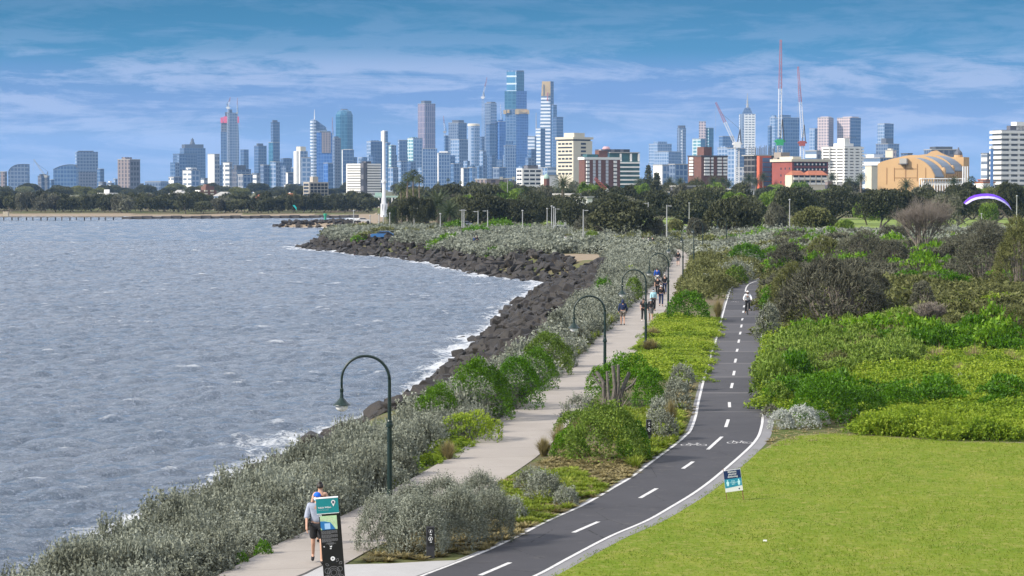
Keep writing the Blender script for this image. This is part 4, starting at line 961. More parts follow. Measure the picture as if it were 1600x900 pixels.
def palm_crown(kind, seed):
    """feather fronds of a date palm, or the round fan heads of a tall fan palm"""
    r = random.Random(seed); mb_v, tn = [], []
    def tri(a, b_, c_, t): mb_v.extend([a, b_, c_]); tn.append(t)
    if kind == 'date':
        for k in range(64):
            a = k * 2.4; el = 1.35 - 1.75 * (k / 64); Lf = 1.0; pts = []; p = Vector((0, 0, 0)); d = Vector((math.cos(a) * math.cos(el), math.sin(a) * math.cos(el), math.sin(el)))
            for s_ in range(7):
                pts.append(p.copy()); p += d * Lf / 6; d = (d + Vector((0, 0, -0.19))).normalized()
            t = 0.25 + 0.6 * r.random() * (1 - k / 90)
            for s_ in range(6):
                q, q2 = pts[s_], pts[s_ + 1]; f = (q2 - q).normalized(); side = f.cross(Vector((0, 0, 1))).normalized() * 0.15 * (1 - abs(s_ - 2.5) / 4.5)
                for sg in (-1, 1):
                    for m_ in range(3):
                        b0 = q.lerp(q2, m_ / 3); b1 = q.lerp(q2, (m_ + 0.7) / 3); tri(b0, b1, b0 + side * sg + f * 0.09 - Vector((0, 0, 0.05 + .03 * r.random())), t)
    else:
        for k in range(34):
            a = k * 2.4; el = 1.3 - 2.1 * (k / 34); d = Vector((math.cos(a) * math.cos(el), math.sin(a) * math.cos(el), math.sin(el))); base = d * 0.42
            sd = d.cross(Vector((0, 0, 1)))
            sd = sd.normalized() if sd.length > 0.01 else Vector((1, 0, 0)); up = sd.cross(d)
            tri(Vector((0, 0, 0)) + sd * .02, Vector((0, 0, 0)) - sd * .02, base, 0.4)
            for m_ in range(9):
                an = (m_ - 4) * 0.36; dr = d * math.cos(an) + sd * math.sin(an); tip = base + dr * (0.50 + .08 * r.random()) - Vector((0, 0, 0.16 * abs(math.sin(an)) + .12))
                tri(base + dr * 0.08 + up * .03 + sd * .03, base + dr * .08 - sd * .04, tip, 0.3 + 0.6 * r.random())
    V = np.array([tuple(p) for p in mb_v]); return np_mesh('crown', V, np.arange(len(V)), 3, M_palm, np.array(tn))
_palm = {(k, i): palm_crown(k, i) for k in ('date', 'fan') for i in range(2)}
M_ptrunk = plain('palm_trunk', (0.16, 0.13, 0.10), 0.95, 0, 0.4, 3, 0.5)
def palm(label, u, vtop, Rpx, D, kind='date', group=None, seed=0, tw=None):
    x, y = X(u, D), D; z = H1(x, y); R_ = Rpx * D / FPX; zt = Zv(vtop, D); hc = zt - R_ * (0.62 if kind == 'date' else 0.75) - z
    hc = max(hc, 1.2)
    e = empty('palm_tree', (x, y, z), seed); tag(e, label, 'palm', group)
    w = tw or (0.42 if kind == 'date' else 0.22); mb = MB(); n = 9
    mb.tube([(0.12 * math.sin(i * .7 + seed) * (i / n), 0, hc * i / n) for i in range(n + 1)], [w * (1.25 if i == 0 else (1.0 if kind == 'date' else 1 - .35 * i / n)) for i in range(n + 1)], 8)
    mb.build('trunk', M_ptrunk, e)
    link('crown', _palm[(kind, seed % 2)], e, (0, 0, hc), (0, 0, 0), (R_, R_, R_)); return e

TR = [ # u, v foot, w, h, kind, material, label
    (972, 380, 122, 66, 'round', M_moon, 'largest dark spreading tree in the middle of the park edge'), (905, 368, 74, 56, 'open', M_moon, 'dark open tree left of the largest one, light pole in front'),
    (855, 358, 62, 44, 'round', M_moon, 'dark round tree left of the group of tall light poles'), (915, 372, 50, 36, 'open', M_shoe, 'grey brown tree between the two big dark ones'),
    (760, 360, 96, 56, 'round', M_moon, 'broad dark tree beyond the lime shrubs'), (815, 360, 76, 52, 'round', M_moon, 'dark tree right of the broad one beyond the lime shrubs'), (722, 358, 56, 46, 'flat', M_moon, 'dark leaning tree left of the broad one'),
    (640, 364, 52, 58, 'open', M_moon, 'dark ragged tree right of the white tower'), (664, 362, 42, 52, 'round', M_moon, 'dark tree hard right of the ragged one by the white tower'), (615, 362, 26, 44, 'open', M_palm, 'small tree close to the foot of the white tower'),
    (888, 384, 22, 22, 'small', M_olive, 'small rounded grey bush tree beside the access road'), (926, 383, 24, 24, 'small', M_dgreen, 'small olive bush tree left of the largest tree'),
    (1022, 380, 46, 38, 'round', M_shoe, 'grey green tree right of the largest dark one'), (1055, 374, 36, 34, 'small', M_olive, 'small olive tree under the fifth lamp'),
    (1030, 348, 64, 52, 'round', M_moon, 'dark rounded crown behind the light pole, right of centre'), (1085, 350, 74, 58, 'round', M_moon, 'second dark rounded crown right of centre'), (1112, 345, 46, 50, 'round', M_moon, 'dark tree between the round crowns and the palm'),
    (1145, 378, 106, 56, 'flat', M_moon, 'wide spreading tree with forked bare trunks before the park lawn'), (1088, 380, 40, 40, 'round', M_shoe, 'dark tree at the left of the wide spreading one'),
    (1212, 374, 42, 56, 'round', M_shoe, 'upright dark tree behind the white posts'), (1272, 372, 84, 50, 'round', M_olive, 'green grey tree with layered top right of the light pole'), (1320, 374, 42, 32, 'small', M_dgreen, 'low round yellow green tree at the edge of the park lawn'),
    (1240, 352, 90, 60, 'round', M_moon, 'tall dark tree behind the light pole'), (1300, 350, 90, 56, 'round', M_moon, 'tall dark tree left of the avenue of park trees'),
    (1375, 358, 84, 62, 'round', M_moon, 'dark evergreen at the left end of the park lawn trees'), (1412, 357, 74, 66, 'round', M_moon, 'dark evergreen in front of the tan theatre'), (1450, 352, 74, 58, 'open', M_moon, 'dark evergreen right of the theatre front'),
    (1355, 352, 50, 44, 'round', M_dgreen, 'green evergreen at the left of the park lawn'), (1545, 356, 42, 40, 'small', M_dgreen, 'green rounded tree under the purple paraglider'), (1580, 350, 60, 70, 'round', M_moon, 'tall dark tree at the right edge behind the paraglider'),
    (1500, 350, 76, 54, 'round', M_moon, 'dark tree behind the paraglider wing'), (1475, 366, 80, 62, 'open', M_shoe, 'brown grey spreading tree before the park lawn'), (1455, 395, 86, 80, 'open', M_twig, None),
]
for i, (u, v, w, h, kd, mt, lb) in enumerate(TR):
    if lb: tree('coastal_tree', lb, u, v, w, h, kd, mt, None, None, i * 7 + 3, 2 + i % 3, 0.30 if kd == 'flat' else 0.12)
# bare grey tree
def bare_tree(label, u, v, wpx, hpx, seed, levels=4):
    x, y = G(u, v); z = H1(x, y); S_ = y / FPX; H_ = hpx * S_; R_ = wpx * S_ / 2; e = empty('bare_tree', (x, y, z - .05)); tag(e, label, 'tree')
    r = random.Random(seed); trunk = MB(); br = MB()
    def grow(p, d, L_, w, lv):
        q = p + d * L_; (trunk if lv >= levels - 1 else br).tube([p, q], [w, w * .65], 4)
        if lv == 0: return
        for k in range(4 if lv > 1 else 5):
            nd = (d + Vector((r.uniform(-1, 1), r.uniform(-1, 1), r.uniform(-.1, .7))) * 0.75).normalized(); grow(p + d * L_ * r.uniform(.55, 1), nd, L_ * r.uniform(.6, .85), w * .55, lv - 1)
    for k in range(5):
        a = k * 1.3; grow(Vector((0, 0, 0)), Vector((math.cos(a) * .5 * R_ / H_ * 1.6, math.sin(a) * .5 * R_ / H_ * 1.6, 1)).normalized(), H_ * 0.34, 0.12, levels)
    trunk.build('trunk', M_twig, e); br.build('branches', M_twig, e); return e
bare_tree('tall leafless grey tree before the park lawn at the right', 1440, 432, 84, 112, 5, 5)
bare_tree('small leafless grey tree on the green heath', 1452, 535, 26, 62, 6, 4)
# the belt of trees behind, out to the suburb
r = random.Random(12)
k = 0
belt = [(560, 46, 20), (620, 60, 24), (700, 80, 28), (800, 90, 30), (920, 90, 30), (1060, 100, 32), (1250, 100, 32)]
for D, wj, n in belt:
    for j in range(n):
        u = 600 + (j + r.random()) * 1020 / n
        if X(u, D) < X(600, D) + (14 if D > 1000 else 6): continue
        if 1180 < u < 1600 and D < 640: continue
        if 1000 < u < 1180 and D < 580: continue
        Hm = r.uniform(6, 11.5) if D > 650 else r.uniform(5, 8.5)
        if 1340 < u < 1560 and D > 700: Hm *= 0.75
        Wm = r.uniform(9, 15)
        kd = r.choice(['round', 'round', 'small', 'open']); mt = r.choice([M_moon] * 5 + [M_shoe] * 2 + [M_olive, M_dgreen])
        k += 1
        tree('park_tree', 'dark leafy tree in the deep belt of trees between the park and the suburb', u, 0, Wm * FPX / D, Hm * FPX / D, kd, mt, 'trees of the belt between the park and the suburb', D, k * 5 + 1, 2, 0.08)
# far shore on the left: a low dark row behind the beach
for j in range(92):
    u = -20 + j * 6.6 + r.uniform(-4, 4); D = r.uniform(1020, 1100) + max(0, (300 - u)) * 0.12
    tree('foreshore_tree', 'dark low tree in the row behind the far beach', u, 0, r.uniform(22, 44), r.uniform(21, 34), 'small', r.choice([M_moon, M_moon, M_moon, M_shoe]), 'trees behind the far beach', D, j * 3, 1, 0.03)
for j in range(44):
    u = -20 + j * 14 + r.uniform(-6, 6); D = r.uniform(1600, 2300)
    tree('suburb_tree', 'hazy green tree over the roofs behind the far beach', u, 0, r.uniform(24, 46), r.uniform(13, 22), 'round', r.choice([M_moon, M_moon, M_olive]), 'trees over the far roofs', D, j * 3, 1, 0.2)
for j in range(36):
    u = 560 + j * 30 + r.uniform(-10, 10); D = r.uniform(1550, 2000)
    tree('suburb_tree', 'hazy dark tree in the streets below the apartment blocks', u, 0, r.uniform(26, 50), r.uniform(18, 30), 'round', r.choice([M_moon, M_moon, M_shoe]), 'trees below the apartment blocks', D, j * 3, 1, 0.2)
# palms
for i, (u, vt, R_, D, kd, lb) in enumerate([(880, 276, 20, 640, 'date', 'tall date palm in front of the cream office block'), (684, 302, 30, 520, 'date', 'low wide date palm right of the dark ragged trees'), (702, 318, 24, 500, 'date', 'pale drooping date palm in front of the wide one'),
        (646, 263, 15, 620, 'fan', 'tallest fan palm of the clump right of the white tower'), (637, 267, 13, 625, 'fan', 'second fan palm of the clump, just left of the tallest'), (655, 271, 12, 615, 'fan', 'right hand fan palm of the clump'),
        (627, 282, 13, 610, 'fan', 'short fan palm at the left of the clump by the white tower'), (636, 279, 9, 630, 'fan', 'thin fan palm in the middle of the clump by the white tower'), (765, 296, 17, 700, 'date', 'date palm behind the tall floodlight mast'),
        (820, 290, 14, 620, 'fan', 'bushy fan palm left of the brick turret'), (822, 304, 10, 600, 'fan', 'lower fan palm beneath the bushy one'), (785, 312, 15, 620, 'date', 'date palm between the two domed turrets and the mast'),
        (1146, 299, 17, 640, 'date', 'date palm beside the white crane tower base'), (700, 278, 4, 1500, 'fan', 'tiny distant fan palm, leftmost of three against the towers'), (720, 282, 4, 1500, 'fan', 'tiny distant fan palm, middle of three against the towers'), (685, 283, 4, 1480, 'fan', 'tiny distant fan palm, nearest the clump'),
        (1416, 281, 15, 900, 'date', 'date palm before the theatre wall'), (1490, 277, 12, 900, 'date', 'date palm in front of the white rollercoaster'), (1518, 274, 10, 950, 'fan', 'fan palm right of the rollercoaster towers'), (1540, 290, 14, 880, 'date', 'date palm left of the white tower at the right'),
        (1565, 288, 10, 900, 'date', 'palm at the foot of the white tower at the right')]):
    palm(lb, u, vt, R_, D, kd, None, i)
for i, u in enumerate([1000, 1016, 1048, 1085, 1112, 1140, 1170, 1185, 1196, 1225, 1250, 1278, 1302, 1338, 1345, 1322, 1130, 1062]):
    palm('date palm along the boulevard below the apartment blocks', u + r.uniform(-4, 4), r.uniform(268, 282), r.uniform(10, 13), r.uniform(1050, 1350), 'date', 'palms along the boulevard', i)
for i, u in enumerate([545, 556, 562, 575, 586, 604, 650, 662, 640, 540, 534]):
    palm('short palm before the long white beach building', u + 3, r.uniform(303, 311), 6, r.uniform(1080, 1110), 'date' if i % 2 else 'fan', 'palms before the beach building', i)
# Norfolk pines
def norfolk(label, u, vt, D, wpx, seed=0):
    x, y = X(u, D), D; z = H1(x, y); H_ = Zv(vt, D) - z; R_ = wpx * D / FPX / 2; e = empty('norfolk_pine', (x, y, z)); tag(e, label, 'tree')
    MB().tube([(0, 0, 0), (0, 0, H_)], [0.4, 0.08], 6).build('trunk', M_bark, e)
    rn = np.random.RandomState(seed); C = []
    for lv in range(15):
        t = lv / 15; zz = H_ * (0.2 + 0.78 * t); rad = R_ * (1 - t) ** 0.8 + 0.4
        for b_ in range(7):
            a = b_ * 0.9 + lv; q = np.linspace(0.1, 1, 16)[:, None]; C.append(np.array([[0, 0, zz]]) + q * np.array([[math.cos(a) * rad, math.sin(a) * rad, 0.12 * rad]]) + rn.randn(16, 3) * 0.16)
    C = np.concatenate(C); V = tri_leaves(C, unit(rn.randn(len(C), 3) + np.array([0, 0, .6])), 0.9, 0.55, rn)
    link('crown', np_mesh('crown', V, np.arange(len(V)), 3, M_moon, rn.rand(len(C))), e)
norfolk('pale tiered norfolk pine right of the glass balconied block', 1013, 255, 1150, 20, 1); norfolk('dark pointed norfolk pine right of the pale tiered one', 1026, 268, 1000, 22, 2); norfolk('broad norfolk pine lower right of the tiered one', 1024, 282, 900, 26, 3)
# sawn-off dead tree by the footpath
x, y = G(955, 634); e = empty('cut_tree', (x + 0.1, y - 0.5, H1(x, y))); tag(e, 'dead grey tree sawn off to bare stumps by the footpath under the second lamp', 'tree')
M_dead = plain('dead_wood', (0.13, 0.115, 0.10), 0.9, 0, 0.45, 6, 0.8)
for pts, w in (([(-0.45, 0, -.1), (-0.5, 0, 1.2), (-0.85, 0.1, 1.75)], .10), ([(-0.1, 0, -.1), (0.05, .1, 1.0), (-0.05, .1, 2.05)], .11), ([(0.1, .1, -.1), (0.22, .1, 1.1), (0.2, 0, 2.1)], .09), ([(0.2, .2, 0), (0.4, .2, .8), (0.75, .3, 1.7)], .12), ([(0.5, .2, .8), (0.9, .2, 1.1), (1.15, .2, 1.5)], .06),
        ([(-0.5, 0, .9), (-0.8, 0, 1.3), (-1.05, 0, 1.65)], .05), ([(-0.2, -.2, 0), (-.3, -.3, .9), (-.35, -.3, 1.8)], .08)):
    MB().tube([(p[0] * .9, p[1], p[2] * .86) for p in pts], [w * 1.1, w * .8, w * .65], 8).build('stump', M_dead, e)
mb = MB(); r2 = random.Random(4)
for q in range(46):
    a = r2.uniform(0, 6.28); b0 = Vector((r2.uniform(-.6, .9), r2.uniform(-.4, .3), 0)); mb.tube([b0, b0 + Vector((math.cos(a) * .4, math.sin(a) * .3, r2.uniform(.3, .9)))], [.018, .006], 3)
mb.build('twigs', M_twig, e)

# ------------------------------------------------------------------ the city
class B:
    """a building: near corner seen at u0 + s*(u1-u0); local x runs back along the left face, local y along the right face"""
    def __init__(s, name, label, cat, u0, u1, vt, D, sp=0.5, group=None, depth=None, alpha=None):
        s.D = D; s.k = D / FPX; Wm = (u1 - u0) * s.k; s.u0, s.u1, s.sp = u0, u1, sp
        if sp >= 0.99: al, s.a, s.b = 0.0, Wm, depth or Wm * 0.6
        elif sp <= 0.01: al, s.a, s.b = math.pi / 2, depth or Wm * .6, Wm
        else:
            al = alpha if alpha is not None else math.atan((1 - sp) / sp); s.a = sp * Wm / math.cos(al); s.b = (1 - sp) * Wm / math.sin(al)
        s.al = al; uc = u0 + sp * (u1 - u0); s.z0 = GZ; s.h = Zv(vt, D) - GZ
        s.root = empty(name, (X(uc, D), D, GZ - 0.2), -al); tag(s.root, label, cat, group)
    def z(s, v): return Zv(v, s.D) - s.z0 + 0.2
    def lx(s, u):      # local x on the left face of the pixel column u
        return -( (s.u0 + s.sp * (s.u1 - s.u0)) - u) * s.k / max(0.05, math.cos(s.al))
    def ly(s, u): return (u - (s.u0 + s.sp * (s.u1 - s.u0))) * s.k / max(0.05, math.sin(s.al))
    def block(s, name, mat, x0=None, x1=0.0, y0=0.0, y1=None, z0=0.0, z1=None, matr=None):
        mb = MB(); mb.box(s and (-s.a if x0 is None else x0), x1, y0, s.b if y1 is None else y1, z0, s.h if z1 is None else z1)
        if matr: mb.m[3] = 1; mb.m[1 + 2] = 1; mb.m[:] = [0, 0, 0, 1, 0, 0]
        ob = mb.build(name, [mat, matr] if matr else mat, s.root); return ob
    def frac(s, name, mat, f0, f1, vt, vb=None, g0=None, g1=None, z0=None, matr=None):
        """block between fractions of the left face (f) and of the right face (g)"""
        return s.block(name, mat, -s.a * (1 - f0), -s.a * (1 - f1), s.b * (0 if g0 is None else g0), s.b * (1 if g1 is None else g1), (s.z(vb) if vb else 0) if z0 is None else z0, s.z(vt), matr)
    def grid(s, name, mat, face, n, rows, w, h, m0, m1, z0, z1, proud=0.12, skip=None):
        """one pane object per window (shared mesh) on the left ('L') or right ('R') face"""
        me = MB().box(-w / 2, w / 2, -proud, 0.05, -h / 2, h / 2).mesh(name, mat) if face == 'L' else MB().box(-0.05, proud, -w / 2, w / 2, -h / 2, h / 2).mesh(name, mat)
        for j in range(rows):
            zz = z0 + (z1 - z0) * (j + 0.5) / rows
            for i in range(n):
                if skip and skip(i, j): continue
                f = m0 + (m1 - m0) * (i + 0.5) / n
                link(name, me, s.root, (-s.a + s.a * f, 0, zz) if face == 'L' else (0, s.b * f, zz))
    def bands(s, name, mat, rows, h, z0, z1, out=0.5, f0=0, f1=1, g0=0, g1=1, faces='LR'):
        mb = MB().box(-s.a * (1 - f0) - (out if f0 == 0 else 0), -s.a * (1 - f1) + (out if f1 == 1 else 0), -out, s.b * g1 + (out if g1 == 1 else 0) if 'R' in faces else 0.4, -h / 2, h / 2)
        me = mb.mesh(name, mat)
        for j in range(rows): link(name, me, s.root, (0, 0, z0 + (z1 - z0) * (j + 0.5) / rows))
def C3(r, g, b_): return ((r, g, b_))
BL = dict(
 blue=facade('blue_glass', (0.035, 0.085, 0.19), (0.10, 0.17, 0.29), 7.6, 6.0, 0.30, 0.22), dblue=facade('deep_blue_glass', (0.03, 0.065, 0.14), (0.075, 0.12, 0.21), 7.6, 7, 0.30, 0.2),
 bright=facade('bright_blue_glass', (0.03, 0.10, 0.32), (0.07, 0.18, 0.42), 7.2, 6, 0.25, 0.2), teal=facade('teal_glass', (0.015, 0.09, 0.16), (0.03, 0.14, 0.22), 9, 8, 0.2, 0.18),
 pale=facade('pale_glass', (0.09, 0.16, 0.29), (0.27, 0.34, 0.46), 7.4, 7, 0.34, 0.28), white=facade('white_bands', (0.16, 0.19, 0.24), (0.78, 0.77, 0.74), 6.6, 9, 0.55, 0.25),
 grey=facade('grey_bands', (0.09, 0.11, 0.15), (0.26, 0.27, 0.30), 6.8, 6, 0.40, 0.3), dgrey=facade('dark_grey_bands', (0.05, 0.055, 0.07), (0.12, 0.12, 0.14), 6.8, 6, 0.4, 0.35),
 brown=facade('brown_piers', (0.09, 0.085, 0.10), (0.25, 0.20, 0.19), 5.0, 5.5, 0.25, 0.5), violet=facade('violet_piers', (0.10, 0.10, 0.16), (0.27, 0.22, 0.26), 14, 6.5, 0.12, 0.45),
 pink=facade('pink_stone', (0.14, 0.13, 0.17), (0.55, 0.44, 0.42), 6.4, 6.4, 0.45, 0.45), cream=plain('cream_render', (0.62, 0.56, 0.44), 0.8, 0, 0.06, 0.1), grid=facade('white_grid', (0.05, 0.10, 0.21), (0.19, 0.26, 0.38), 6.5, 4.8, 0.22, 0.28),
 gold=plain('gold_glass', (0.75, 0.50, 0.20), 0.25, 0.5, 0.1, 0.1), pinkred=plain('pink_screen', (0.75, 0.09, 0.16), 0.6, 0, 0.1, 0.3), wht=plain('white_render', (0.78, 0.76, 0.72), 0.7, 0, 0.07, 0.1), dk=plain('dark_roof', (0.07, 0.075, 0.09), 0.7, 0, 0.2, 0.1),
 fin=facade('white_fins', (0.12, 0.19, 0.30), (0.80, 0.80, 0.82), 9.5, 40, 0.50, 0.02), stripes=facade('white_stripes', (0.14, 0.20, 0.30), (0.62, 0.66, 0.72), 7.5, 50, 0.48, 0.02), tealw=facade('teal_white', (0.10, 0.25, 0.30), (0.55, 0.62, 0.62), 7, 10, 0.35, 0.2),
 greybl=facade('blue_grey_glass', (0.055, 0.085, 0.15), (0.14, 0.185, 0.27), 7.0, 6.5, 0.32, 0.25))
brick = plain('brown_brick', (0.15, 0.070, 0.055), 0.9, 0, 0.18, 0.6); redb = plain('red_render', (0.27, 0.070, 0.055), 0.85, 0, 0.12, 0.2); glassd = plain('window_glass', (0.035, 0.042, 0.055), 0.12, 0, 0.3, 0.15)
creamr = plain('cream_panel', (0.60, 0.55, 0.44), 0.8, 0, 0.06, 0.1); grn = plain('green_glass', (0.055, 0.13, 0.13), 0.12, 0, 0.3, 0.1); tile = plain('terracotta_tiles', (0.36, 0.12, 0.06), 0.85, 0, 0.2, 0.5)
concr = plain('grey_concrete', (0.36, 0.35, 0.33), 0.85, 0, 0.12, 0.2); stl = plain('white_steel', (0.72, 0.72, 0.72), 0.5, 0, 0.05, 1); rst = plain('red_steel', (0.36, 0.09, 0.08), 0.5, 0, 0.1, 1); greenp = plain('green_machine', (0.03, 0.32, 0.12), 0.5, 0, 0.1, 1)

